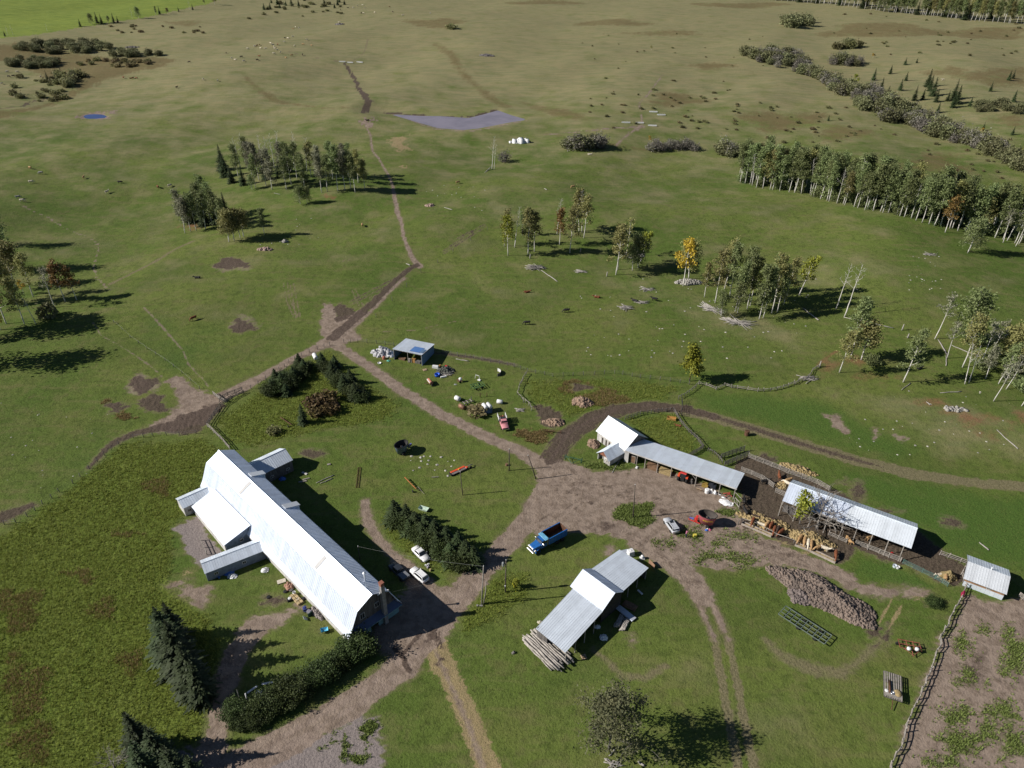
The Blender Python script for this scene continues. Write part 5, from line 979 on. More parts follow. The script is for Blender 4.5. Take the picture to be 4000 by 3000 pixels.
# ------------------------------------------------------------------ fences and poles
POSTM = MB().tube([(0, 0, -.3), (0, 0, 1)], [.085, .07], 6).mesh('post', GREYW, True); POSTP = MB().tube([(0, 0, -.3), (0, 0, 1)], [.1, .085], 6).mesh('post', PALEW, True)
RAILP = MB().box((.5, 0, 0), (1, .05, .15)).mesh('rail', PALEW); RAILG = MB().box((.5, 0, 0), (1, .05, .14)).mesh('rail', GREYW)
LOGP = MB().tube([(0, 0, 0), (.5, .02, .03), (1, 0, 0)], [.075, .085, .06], 6).mesh('rail', PALEW, True)
WIREM = mat('fence_wire', (.25, .25, .25), .5, .8)
def fence(label, pts, gap=3., ph=1.2, rails=(), railm=None, postm=None, wires=(), jit=.12, lean=.06, name='post_fence', double=False, group=None, pr=1.):
    W_ = [gp(*p) for p in pts]; t = thing(name, label, 'fence', W_[0], 0, group); o0 = np.array(t.location); P_ = []
    for a, b in zip(W_[:-1], W_[1:]):
        n = max(1, int(round(np.linalg.norm(b - a) / gap)))
        for k in range(n): P_.append(a + (b - a) * k / n)
    P_.append(W_[-1]); Q = []
    for p in P_:
        p = p + np.array([R_(-jit, jit), R_(-jit, jit), 0]); p[2] = T(p[0], p[1]); Q.append(p)
        o = ob('post', postm or POSTM, t, p - o0, (R_(-lean, lean), R_(-lean, lean), R_(0, 6)), (pr, pr, ph * R_(.88, 1.15)))
    rm = railm or RAILG
    for h in rails:
        for a, b in zip(Q[:-1], Q[1:]):
            a2 = a + np.array([0, 0, h + R_(-.05, .05)]); b2 = b + np.array([0, 0, h + R_(-.05, .05)]); d = b2 - a2; L = np.linalg.norm(d)
            ob('rail', rm, t, a2 - d * .03 - o0, (0, -math.asin(np.clip(d[2] / L, -1, 1)), math.atan2(d[1], d[0])), (L * 1.06, 1, 1))
    for h in wires:
        m = MB(); m.tube([q - o0 + np.array([0, 0, h]) for q in Q], .014, 3, False); m.build('wire', WIREM, t)
    return t
fence('old wire fence curving along the dirt path left of the barn', [(20, 2048), (70, 2040), (110, 2020), (165, 1972), (235, 1922), (280, 1892), (345, 1832), (410, 1782), (470, 1736), (520, 1712), (600, 1704), (700, 1702), (765, 1692)], 2.6, 1.2, (), wires=(.5, 1.), jit=.25, lean=.12)
fence('white railed chute fence leading down to the barn', [(812, 1668), (835, 1690), (860, 1715), (882, 1740), (900, 1758)], 1.8, 1.3, (.5, .9, 1.25), RAILP, POSTP, name='rail_fence')
fence('dark plank chute fence beside the muddy gate', [(950, 1537), (905, 1560), (865, 1588), (850, 1610), (830, 1640), (812, 1668)], 1.8, 1.4, (.4, .8, 1.25), RAILG, name='plank_fence'); fence('second plank side of the muddy gate chute', [(945, 1527), (890, 1548), (858, 1572)], 1.8, 1.3, (.5, .9, 1.25), RAILG, name='plank_fence')
fence('short white barred gate standing open by the mud', [(834, 1540), (850, 1556), (880, 1572)], 1.6, 1.1, (.3, .6, .9, 1.05), RAILP, POSTP, name='yard_gate')
fence('post fence along the dirt lane behind the spruce clump', [(953, 1536), (1010, 1502), (1070, 1462), (1150, 1405), (1240, 1364), (1290, 1350)], 2.4, 1.25, (), wires=(.5, 1.), jit=.1)
fence('weathered pasture fence running behind the open fronted shed', [(1342, 1340), (1400, 1336), (1470, 1343), (1540, 1352), (1620, 1364), (1700, 1374), (1760, 1386), (1850, 1400), (1950, 1422), (2010, 1434), (2060, 1452), (2160, 1472), (2280, 1466), (2400, 1460), (2500, 1476), (2620, 1490), (2690, 1502)], 2.6, 1.3, (), wires=(.4, .8, 1.1), jit=.15, lean=.1)
fence('dark log fence in the shade of the bright tree', [(2730, 1502), (2760, 1508), (2800, 1524), (2830, 1510), (2880, 1520), (2920, 1524), (2960, 1530), (3010, 1530), (3060, 1518), (3100, 1500)], 2.2, 1.2, (.4, .85), LOGP, POSTP, jit=.2, lean=.15, name='log_fence')
fence('collapsed log fence climbing to the red soil', [(3100, 1500), (3130, 1485), (3150, 1475), (3180, 1450), (3200, 1430)], 2., 1.1, (.35, .8), LOGP, jit=.4, lean=.3, name='log_fence')
fence('short fence beside the weedy paddock and scrap corner', [(2055, 1462), (2035, 1500), (2022, 1540), (2036, 1560), (2045, 1572)], 1.3, 1.2, (.9,), LOGP, jit=.15, lean=.15)
fence('tumbled white fence corner by the board scraps', [(2046, 1568), (2072, 1590), (2076, 1604)], 1.2, 1.2, (1.1,), RAILP, POSTP, lean=.2)
fence('close set paling fence round the grass paddock behind the sheds', [(2440, 1642), (2500, 1622), (2570, 1612), (2632, 1608), (2655, 1648), (2690, 1690), (2722, 1718), (2746, 1752)], 1., 1.35, (.5, 1.), RAILG, jit=.06, lean=.08, name='paling_fence')
fence('heavy dark plank fence closing the grass paddock', [(2746, 1752), (2720, 1770), (2690, 1786)], 1.2, 1.4, (.3, .6, .9, 1.2), RAILG, jit=.05, name='plank_fence'); fence('short post fence from the muddy track to the bright tree', [(2650, 1560), (2672, 1548), (2692, 1535), (2712, 1520), (2730, 1503)], 1.3, 1.2, (.9,), LOGP, jit=.1, lean=.1)
fence('tall black barred gate across the muddy track', [(2662, 1568), (2664, 1590), (2662, 1612), (2660, 1630)], 1.3, 1.5, (.3, .6, .9, 1.2, 1.45), MB().tube([(0, 0, 0), (1, 0, 0)], .03, 5).mesh('rail', mat('black_gate_steel', (.03, .03, .035), .6)), MB().tube([(0, 0, -.2), (0, 0, 1)], .035, 5).mesh('post', mat('black_gate_steel', (.03, .03, .035))), jit=0, lean=0, name='yard_gate')
fence('palings between the paddock and the cattle chute', [(2765, 1762), (2790, 1775), (2805, 1790), (2822, 1812)], .7, 1.2, (.8,), RAILG, jit=.05, lean=.08, name='paling_fence')
for i, (a, b) in enumerate((((2815, 1792), (2905, 1762)), ((2828, 1822), (2922, 1782)))): fence(['outer', 'inner'][i] + ' side of the dark slatted cattle chute', [a, ((a[0] + b[0]) / 2, (a[1] + b[1]) / 2), b], 1.3, 1.6, (.3, .6, .9, 1.2, 1.5), RAILG, jit=.03, lean=.03, name='plank_fence')
fence('pale railed corral fence behind the cattle shelter', [(2922, 1790), (2980, 1812), (3045, 1838), (3080, 1852), (3130, 1870), (3190, 1892), (3236, 1918)], 2.2, 1.5, (.35, .7, 1.05, 1.4), RAILP, POSTP, jit=.05, lean=.04, name='plank_fence')
fence('pale railed corral fence between the two long sheds', [(2895, 1842), (2935, 1858), (2972, 1874), (3020, 1908)], 1.8, 1.4, (.35, .7, 1.05, 1.35), RAILP, POSTP, jit=.05, lean=.04, name='plank_fence'); fence('short corral railing joining the cattle shelter', [(3028, 1925), (3065, 1942), (3090, 1955)], 1.8, 1.4, (.35, .7, 1.05, 1.35), RAILP, POSTP, jit=.03, lean=.04, name='plank_fence')
fence('pale rail fence below the open end of the cattle shelter', [(3340, 2128), (3385, 2145), (3432, 2163), (3470, 2180), (3516, 2196)], 2.1, 1.3, (.3, .6, .9, 1.25), RAILP, POSTP, jit=.04, lean=.04, name='plank_fence'); fence('inner rail fence under the cattle shelter roof', [(3235, 2092), (3270, 2108), (3305, 2122)], 1.8, 1.3, (.35, .7, 1.05), RAILP, POSTP, jit=.04, name='plank_fence')
GG = MB().tube([(0, 0, 0), (1, 0, 0)], .03, 5).mesh('rail', mat('green_gate_steel', (.10, .20, .17), .5)); GGP = MB().tube([(0, 0, -.1), (0, 0, 1)], .04, 5).mesh('post', MATS['green_gate_steel'])
fence('long green tubular gate beside the straw bale', [(3525, 2202), (3600, 2238), (3650, 2262)], 3., 1.2, (.2, .4, .6, .8, 1., 1.15), GG, GGP, jit=0, lean=0, name='tube_gate'); fence('short green tubular gate against the straw bale', [(3652, 2263), (3678, 2278), (3700, 2292)], 3., 1.15, (.2, .4, .6, .8, 1., 1.12), GG, GGP, jit=0, lean=0, name='tube_gate')
fence('rail fence between the cattle shelter and the cabin', [(3668, 2168), (3700, 2180), (3750, 2196), (3785, 2210)], 1.9, 1.4, (.4, .8, 1.2), RAILP, POSTP, jit=.1, lean=.1, name='plank_fence')
fence('dark post rails beside the corner cabin door', [(3762, 2228), (3752, 2245), (3772, 2300), (3756, 2330)], 1.6, 1.4, (.5, 1.), LOGP, POSTP, jit=.1, name='log_fence')
fence('leaning log fence dividing the lawn from the bare brown field', [(3755, 2332), (3742, 2362), (3715, 2405), (3695, 2450), (3665, 2500), (3668, 2530), (3645, 2580), (3625, 2640), (3605, 2680), (3595, 2700), (3572, 2760), (3548, 2810), (3535, 2860), (3525, 2900), (3495, 2955), (3478, 2995), (3470, 3040)], 1.5, 1.3, (.55, 1.05), LOGP, MB().tube([(0, 0, -.3), (0, 0, 1)], [.11, .09], 6).mesh('post', PALEW, True), jit=.18, lean=.16, name='log_fence')
fence('white rail fence beyond the corner cabin', [(3978, 2330), (3992, 2342), (4030, 2362)], 1.2, 1.2, (.3, .6, .9, 1.15), RAILP, POSTP, jit=.02, name='plank_fence'); fence('thin rail pen beside the gravel patch', [(784, 2112), (795, 2140), (808, 2168)], 1.6, 1.2, (.6, 1.1), RAILP, POSTP, jit=.03)
fence('thin rusty feed rail between the bunks', [(2884, 2050), (2900, 2040), (2960, 2060), (3030, 2098), (3098, 2122)], 2.4, 1.1, (1.,), LOGP, jit=.1, name='rail_fence')
fence('thin dark wire fence crossing the far pasture by the path', [(445, 1260), (510, 1320), (575, 1365), (645, 1410), (712, 1460), (780, 1520)], 6., 1.1, (), wires=(.9,), jit=.05); fence('dark steel pasture posts along the cattle path', [(1905, 900), (1770, 985), (1645, 1065), (1590, 1122), (1470, 1240)], 12., 1.5, (), jit=.05)
fence('boundary fence under the trees of the bright crop field', [(20, 146), (200, 127), (330, 108), (470, 86), (600, 62), (720, 42)], 9., 1.3, (), jit=.2)
# cattle feed bunks
for a, b, lb in (((2900, 2046), (3012, 2094), 'long concrete feed bunk under the darker cattle'), ((3108, 2128), (3166, 2150), 'left half of the feed bunk under the tan cattle'), ((3168, 2152), (3262, 2196), 'right half of the feed bunk under the orange calf')):
    A = gp(*a); B = gp(*b); d = B - A; L = np.linalg.norm(d); az = math.atan2(d[1], d[0]); t = thing('feed_bunk', lb, 'feed bunk', (A + B) / 2, az)
    for y, h, nm in ((-.45, .5, 'front_board'), (.45, .35, 'back_board')): MB().box((0, y, h / 2), (L, .12, h)).build(nm, mat('bunk_concrete', (.42, .36, .31), .9, var=.2), t)
    MB().box((0, 0, .06), (L, .8, .12)).build('trough_floor', STRAW, t)
    for s in (-1, 1): MB().box((s * (L / 2 + .05), 0, .22), (.1, 1.02, .44)).build('end_board', MATS['bunk_concrete'], t)
# utility poles
POLE = mat('pole_wood', (.13, .105, .085), .9, var=.3, scale=2.)
def pole(label, px, py, h, lean=(0, 0), r=.13, arm=False, transf=False, m=None, insul=True):
    g = gp(px, py); t = thing('utility_pole', label, 'pole', g); MB().tube([(0, 0, -.3), (lean[0] * .5, lean[1] * .5, h * .5), (lean[0], lean[1], h)], [r, r * .9, r * .7], 8).build('shaft', m or POLE, t, True)
    if arm: MB().box((lean[0], lean[1], h - .5), (1.8, .1, .12)).build('crossarm', POLE, t)
    if insul: MB().lathe([(.05, h - .05), (.08, h + .05), (.05, h + .18)], 8, c=(lean[0], lean[1], 0)).build('insulator', PAINTW, t)
    if transf: MB().lathe([(.1, h - 1.5), (.26, h - 1.45), (.26, h - .7), (.2, h - .6), (.05, h - .5)], 12, c=(-.42, 0, 0)).build('transformer', mat('transformer_grey', (.26, .28, .28), .5), t); MB().box((-.2, 0, h - 1.), (.3, .08, .1)).build('bracket', RUSTM, t); MB().box((-.06, -.16, 1.9), (.22, .14, .32)).build('meter_box', PAINTW, t)
    return g + np.array([lean[0], lean[1], h])
pA = pole('tall dark utility pole on the grass island in the yard', 2473, 2023, 9.2, (-.5, 0)); pB = pole('leaning utility pole beside the yard road junction', 2095, 1872, 6.6, (-2., .3)); pC = pole('thick short pole beside a red stump by the lane', 1989, 1838, 6.2, (0, 0)); pD = pole('slim pole standing over the orange mower', 1808, 1934, 6.6, (-.4, 0), .11); pE = pole('braced double pole at the road edge', 1881, 2363, 10.2, (.5, 0), .14, m=PALEW); pF = pole('utility pole with grey transformer and meter box', 1974, 2314, 8.6, (.1, 0), .14, transf=True)
g = gp(1881, 2363); o = MB().tube([(.0, 0, -.2), (.45, .3, 3.2), (.55, .1, 6.)], [.12, .11, .08], 6).build('pole_brace', PALEW, None, True); o.location = tuple(g + np.array([.35, .25, 0])); tag(o, 'wooden brace post strapped against the double pole', 'pole brace')
pG = pole('short service pole rising beside the barn wall', 1408, 2200, 4.6, (0, 0), .08); pole('thin grey post by the driveway hedge', 940, 2742, 3.2, (0, 0), .06, m=CONC, insul=False); pole('thick white post by the driveway hedge', 970, 2748, 2.6, (0, 0), .14, m=PAINTW, insul=False)
WM = mat('power_cable', (.10, .11, .10), .6)
def cable(lb, a, b, sag=.7, r=.014):
    a = np.asarray(a, float); b = np.asarray(b, float); m = MB(); pts = []
    for k in range(13): f = k / 12; pts.append(a + (b - a) * f - np.array([0, 0, sag * 4 * f * (1 - f)]) - a)
    m.tube(pts, r, 4); o = m.build('power_cable', WM, None); o.location = tuple(a); tag(o, lb, 'cable')
cable('overhead cable from the barn pole to the braced pole', pG, pE, .5, .02); cable('overhead cable from the braced pole to the transformer pole', pE, pF, .3); cable('overhead cable from the braced pole to the barn gable', pE - np.array([0, 0, .4]), FB(1., 2.5, 6.5), .4); cable('overhead cable from the transformer pole to the yard island pole', pF, pA, .8); cable('overhead cable from the leaning pole to the thick short pole', pB, pC, .4); cable('overhead cable from the slim pole to the thick short pole', pD, pC, .4)
# ------------------------------------------------------------------ vehicles and machines
def paint(name, col, rough=.3, var=.05): return mat(name, col, rough, 0., var, 2., spec=.6)
WPAINT = paint('white_car_paint', (.80, .80, .80)); SILVER = mat('silver_car_paint', (.62, .64, .67), .3, .3, .05); DKPAINT = paint('dark_car_paint', (.03, .035, .045)); BLUEP = paint('blue_truck_paint', (.020, .14, .44), .4, .15); LBLUE = paint('light_blue_paint', (.18, .48, .70), .45, .15); PINKP = paint('faded_pink_paint', (.60, .25, .27), .6, .12); REDM = paint('faded_red_paint', (.52, .13, .15), .6, .2); BRED = paint('bright_red_paint', (.62, .045, .035), .45, .12); ORANGE = paint('orange_paint', (.72, .09, .03), .45, .1); CHROME = mat('chrome', (.6, .6, .6), .25, .9, .05); GREENP = paint('machine_green_paint', (.07, .17, .06), .6, .2); YELLOWP = paint('yellow_lettering', (.80, .52, .04), .6, 0.); LAMP = mat('lamp_glass', (.75, .75, .72), .15, 0, 0.); REDL = mat('tail_lamp_red', (.35, .02, .02), .2, 0, 0.)
def place(a, b):
    A = gp(*a); B = gp(*b); d = A - B; return (A + B) / 2, math.atan2(d[1], d[0]), float(np.linalg.norm(d))      # a = front, b = rear
TYRE = {}
def wheel(root, x, y, r, w, rimm=None, nm='wheel'):
    k = (round(r, 2), round(w, 2))
    if k not in TYRE: TYRE[k] = (MB().lathe([(r * .62, -w / 2), (r * .95, -w / 2), (r, -w * .3), (r, w * .3), (r * .95, w / 2), (r * .62, w / 2)], 18, axis='y').mesh('wheel', BLACK, True), MB().lathe([(.02, -w * .48), (r * .63, -w * .44), (r * .63, w * .44), (.02, w * .48)], 14, axis='y'))
    o = ob(nm, TYRE[k][0], root, (x, y, r)); q = TYRE[k][1].mesh('rim', rimm or CHROME); ob('rim', q, o); return o
def loft(m, secs):
    """rounded cross-sections (x, half width, z bottom, z top)"""
    R = []
    for x, hw, z0, z1 in secs:
        h = z1 - z0; R.append([(x, -hw * .9, z0), (x, -hw, z0 + h * .25), (x, -hw * .99, z0 + h * .7), (x, -hw * .86, z1), (x, hw * .86, z1), (x, hw * .99, z0 + h * .7), (x, hw, z0 + h * .25), (x, hw * .9, z0)])
    vs = [p for r in R for p in r]; n = 8; fs = [tuple(range(n)), tuple((len(R) - 1) * n + k for k in range(n))[::-1]]
    for i in range(len(R) - 1):
        for k in range(n): fs.append((i * n + k, (i + 1) * n + k, (i + 1) * n + (k + 1) % n, i * n + (k + 1) % n))
    m.add(vs, fs); return m
def glass4(root, lo, hi, names=('windscreen', 'rear_window', 'side_window', 'side_window'), inset=.12, m=GLASS):
    """lo/hi: (x0,x1,hw,z) rectangles of the cabin sides; panes set a little proud"""
    x0, x1, hw, z0 = lo; a0, a1, hb, z1 = hi
    c = {'f': [(x1, -hw, z0), (x1, hw, z0), (a1, hb, z1), (a1, -hb, z1)], 'r': [(x0, hw, z0), (x0, -hw, z0), (a0, -hb, z1), (a0, hb, z1)], 'l': [(x1, hw, z0), (x0, hw, z0), (a0, hb, z1), (a1, hb, z1)], 'q': [(x0, -hw, z0), (x1, -hw, z0), (a1, -hb, z1), (a0, -hb, z1)]}
    for k, nm in zip('frlq', names):
        q = [np.array(p, float) for p in c[k]]; cen = sum(q) / 4; q = [cen + (p - cen) * np.array([1 - inset, 1 - inset, 1 - inset * 1.3]) for p in q]; n = np.cross(q[1] - q[0], q[3] - q[0]); n /= np.linalg.norm(n)
        if n @ (cen - np.array([(x0 + x1) / 2, 0, z0])) < 0: n = -n
        b = MB(); b.add([p + n * .012 for p in q] + [p - n * .02 for p in q], [(0, 1, 2, 3), (0, 4, 5, 1), (1, 5, 6, 2), (2, 6, 7, 3), (3, 7, 4, 0)]); b.build(nm, m, root)
def car(label, front, rear, body, suv=False, L=4.5, W_=1.8, Hh=1.45, cat='car', name='parked_car', tailopen=False):
    c, az, d = place(front, rear); t = thing(name, label, cat, c, az); h = L / 2; m = MB(); w = W_ / 2
    if suv: loft(m, [(-h, w * .84, .45, .95), (-h * .96, w * .93, .32, 1.02), (-h * .6, w, .28, 1.04), (h * .25, w, .28, 1.02), (h * .45, w * .98, .28, 1.0), (h * .82, w * .92, .3, .9), (h * .96, w * .82, .34, .8), (h, w * .7, .42, .68)])
    else: loft(m, [(-h, w * .8, .42, .85), (-h * .95, w * .9, .32, .96), (-h * .6, w, .28, .98), (h * .2, w, .26, .96), (h * .4, w * .98, .26, .93), (h * .8, w * .92, .28, .82), (h * .96, w * .8, .32, .72), (h, w * .68, .4, .6)])
    b = m.build('body', body, t, True)
    zb = 1.0 if suv else .93; lo = (-h * (.93 if suv else .62), h * .42, w * .9, zb); hi = (-h * (.80 if suv else .34), h * .1, w * .72, Hh)
    m = MB(); x0, x1, hw, z0 = lo; a0, a1, hb, z1 = hi; rz = z1
    m.add([(x0, -hw, z0 - .06), (x1, -hw, z0 - .06), (x1, hw, z0 - .06), (x0, hw, z0 - .06), (a0, -hb, z1 - .05), (a1, -hb, z1 - .05), (a1, hb, z1 - .05), (a0, hb, z1 - .05), (a0 + .12, -hb * .82, z1), (a1 - .15, -hb * .82, z1), (a1 - .15, hb * .82, z1), (a0 + .12, hb * .82, z1)], [(0, 1, 5, 4), (1, 2, 6, 5), (2, 3, 7, 6), (3, 0, 4, 7), (4, 5, 9, 8), (5, 6, 10, 9), (6, 7, 11, 10), (7, 4, 8, 11), (8, 9, 10, 11)]); m.build('cabin', body, t)
    glass4(t, lo, (a0, a1, hb, z1 - .05))
    r = .34 if suv else .31
    for sx in (-.58, .62):
        for sy in (-1, 1): wheel(t, h * sx, sy * (w - .1), r, .2)
    for sy in (-1, 1):
        MB().box((h * .93, sy * w * .66, .66), (.18, .3, .13)).build('headlight', LAMP, t, bevel=.03); MB().box((-h * .985, sy * w * .72, .78), (.1, .24, .18)).build('tail_light', REDL, t, bevel=.02); MB().box((h * .3, sy * (w + .09), zb + .05), (.14, .16, .12)).build('mirror', body, t, bevel=.03)
    if suv:
        for sy in (-1, 1): MB().box(((a0 + a1) / 2, sy * hb * .85, z1 + .03), (a1 - a0 - .2, .04, .05)).build('roof_rail', CHROME, t)
    return t
car('white sedan parked nose down on the grass by the spruces', (1671, 2197), (1619, 2146), WPAINT); car('white hatchback wagon parked half on the dirt by the barn shadow', (1612, 2231), (1664, 2276), WPAINT, True, Hh=1.6); t = car('silver wagon with sunroof parked near the red feed mixer', (2602, 2034), (2639, 2086), SILVER, True, Hh=1.62)
MB().box((.0, 0, 1.625), (.75, .8, .02)).build('sunroof', GLASS, t); MB().box((-2.05, 0, 1.58), (.35, 1.2, .05)).build('tailgate_spoiler', SILVER, t)
# dark pickup in the barn's shade
c, az, d = place((1538, 2222), (1580, 2262)); t = thing('pickup_truck', 'dark pickup with grey bed cover parked in the barn shadow', 'pickup', c, az)
loft(MB(), [(-2.6, .85, .5, .95), (-2.5, .9, .42, 1.05), (.2, .92, .42, 1.05), (1.5, .9, .42, 1.05), (2.4, .86, .45, .95), (2.6, .75, .5, .8)]).build('body', DKPAINT, t, True); MB().box((.2, 0, 1.4), (1.7, 1.62, .75), taper=.8).build('cabin', DKPAINT, t); glass4(t, (-.65, 1.05, .80, 1.05), (-.48, .88, .66, 1.74)); MB().box((-1.65, 0, 1.1), (1.8, 1.6, .08)).build('bed_cover', mat('grey_vinyl', (.20, .21, .23), .6), t)
for x in (-1.6, 1.7):
    for y in (-.82, .82): wheel(t, x, y, .38, .24)
# blue dump truck
c, az, d = place((2077, 2158), (2192, 2096)); t = thing('dump_truck', 'blue dump truck with rusty empty box parked beside the road', 'truck', c, az)
MB().box((0, 0, .85), (8.0, .9, .28)).build('chassis', BLACK, t)
m = MB(); m.add([(2.1, -.95, .95), (4.0, -.8, .95), (4.0, .8, .95), (2.1, .95, .95), (2.1, -.95, 1.85), (3.95, -.72, 1.62), (3.95, .72, 1.62), (2.1, .95, 1.85)], [(0, 3, 2, 1), (4, 5, 6, 7), (0, 1, 5, 4), (1, 2, 6, 5), (2, 3, 7, 6), (3, 0, 4, 7)]); hood = m.build('hood', BLUEP, t, bevel=.06)
MB().box((4.03, 0, 1.22), (.08, 1.35, .62)).build('grille', CHROME, t, bevel=.02)
for k in range(6): MB().box((4.075, -.55 + k * .22, 1.22), (.02, .1, .5)).build('grille_slot', BLACK, t)
MB().box((4.2, 0, .72), (.2, 2.1, .3)).build('bumper', CHROME, t, bevel=.04)
for s in (-1, 1):
    MB().box((3.75, s * 1.0, 1.15), (.4, .32, .28)).build('headlight', LAMP, t, bevel=.05); MB().lathe([(.62, -.18), (.66, 0), (.62, .18)], 14, c=(3.05, s * .98, .55), axis='y', cap=False).build('mudguard', BLUEP, t, True); MB().box((1.9, s * 1.32, 2.0), (.08, .22, .42)).build('mirror', CHROME, t, bevel=.03); MB().tube([(1.95, s * 1.05, 2.1), (1.9, s * 1.32, 2.1)], .025, 4).build('mirror_arm', CHROME, t); MB().tube([(.65, s * 1.1, 1.2), (.65, s * 1.1, 3.0)], .08, 8).build('exhaust', CHROME, t)
MB().box((1.45, 0, 1.35), (1.5, 2.1, .95)).build('cab', BLUEP, t, bevel=.05); MB().box((1.35, 0, 2.2), (1.5, 2.05, .8), taper=.88).build('cab_top', BLUEP, t, bevel=.06); glass4(t, (.6, 2.1, 1.03, 1.82), (.69, 2.01, .91, 2.58)); MB().box((2.08, 0, 2.62), (.25, 1.8, .05)).build('sun_visor', CHROME, t)
bx0, bx1, bw, bz0, bz1 = -4.3, .45, 1.22, 1.15, 2.75
MB().box(((bx0 + bx1) / 2, 0, bz0), (bx1 - bx0, 2 * bw, .12)).build('box_floor', RUSTM, t)
for s in (-1, 1):
    sd = MB().box(((bx0 + bx1) / 2, s * bw, (bz0 + bz1) / 2), (bx1 - bx0, .08, bz1 - bz0)).build('box_side', BLUEP, t); MB().box(((bx0 + bx1) / 2, s * (bw - .045), (bz0 + bz1) / 2 - .03), (bx1 - bx0 - .1, .02, bz1 - bz0 - .06)).build('rusty_lining', RUSTM, sd); MB().box(((bx0 + bx1) / 2, s * bw, bz1 + .04), (bx1 - bx0, .16, .08)).build('top_rail', BLUEP, sd)
    for k in range(5): MB().box((bx0 + .5 + k * .95, s * (bw + .07), (bz0 + bz1) / 2), (.1, .08, bz1 - bz0)).build('stake', BLUEP, sd)
MB().box((bx0, 0, (bz0 + bz1) / 2), (.08, 2 * bw - .1, bz1 - bz0)).build('tailgate', RUSTM, t); MB().box((bx1, 0, (bz0 + bz1) / 2), (.08, 2 * bw - .1, bz1 - bz0)).build('headboard', BLUEP, t); MB().box((bx1 + .45, 0, bz1 + .06), (.95, 2 * bw, .07)).build('cab_shield', LBLUE, t, bevel=.02)
for y in (-.98, .98): wheel(t, 3.05, y, .52, .3)
for x in (-1.9, -3.25):
    for s in (-1, 1): wheel(t, x, s * .82, .52, .28); wheel(t, x, s * 1.12, .52, .26)
# pink pickup with stake rack
c, az, d = place((1975, 1684), (1958, 1636)); t = thing('stake_truck', 'faded pink old truck with white stake rack beside the wrapped tanks', 'truck', c, az)
MB().box((0, 0, .65), (5.2, .8, .2)).build('chassis', BLACK, t); loft(MB(), [(.9, .9, .6, 1.15), (1.6, .92, .58, 1.18), (2.5, .88, .58, 1.1), (2.75, .8, .6, 1.02)]).build('hood', PINKP, t, True); MB().box((.45, 0, .95), (1.2, 1.84, .75)).build('cab', PINKP, t, bevel=.06); MB().box((.4, 0, 1.6), (1.1, 1.7, .62), taper=.85).build('cab_top', PINKP, t, bevel=.07); glass4(t, (-.15, .95, .85, 1.28), (-.07, .87, .72, 1.88)); MB().box((2.85, 0, .62), (.14, 1.8, .2)).build('bumper', CHROME, t); MB().box((2.77, 0, .85), (.06, 1.3, .28)).build('grille', BLACK, t)
MB().box((-1.55, 0, .95), (2.5, 2.0, .12)).build('bed_floor', DARKW, t)
for s in (-1, 1):
    for k in range(4): MB().box((-1.55, s * 1.0, 1.15 + k * .25), (2.5, .05, .17)).build('rack_board', PAINTW if s < 0 or k > 1 else WHITE, t)
    for x in (-2.7, -1.6, -.4): MB().box((x, s * 1.0, 1.5), (.1, .1, 1.15)).build('rack_stake', PALEW, t)
for k in range(2): MB().box((-.33, 0, 1.2 + k * .35), (.05, 1.9, .25)).build('rack_front', BLACK, t)
for x in (-1.7, 1.75):
    for y in (-.85, .85): wheel(t, x, y, .4, .24)
root = t
for i, (x, y, w, l, h, m, lb) in enumerate(((-1.2, .3, .8, .7, .5, DKPAINT, 'dark bundle of scrap in the pink truck bed'), (-2.2, 0, .7, 1.2, .25, mat('orange_plank', (.50, .22, .10), .8), 'orange board lying in the pink truck bed'), (-1.3, -.4, .6, .6, .45, mat('grey_bundle', (.4, .42, .45), .7), 'grey bundle in the pink truck bed'))):
    o = MB().box((0, 0, h / 2), (w, l, h), taper=.75).build('cargo', m, None, bevel=.06); p = Vector((x, y, 1.01)); q = Matrix.Rotation(az, 3, 'Z') @ p; o.location = tuple(c + np.array(q)); o.rotation_euler[2] = az + .3 * i; tag(o, lb, 'cargo')
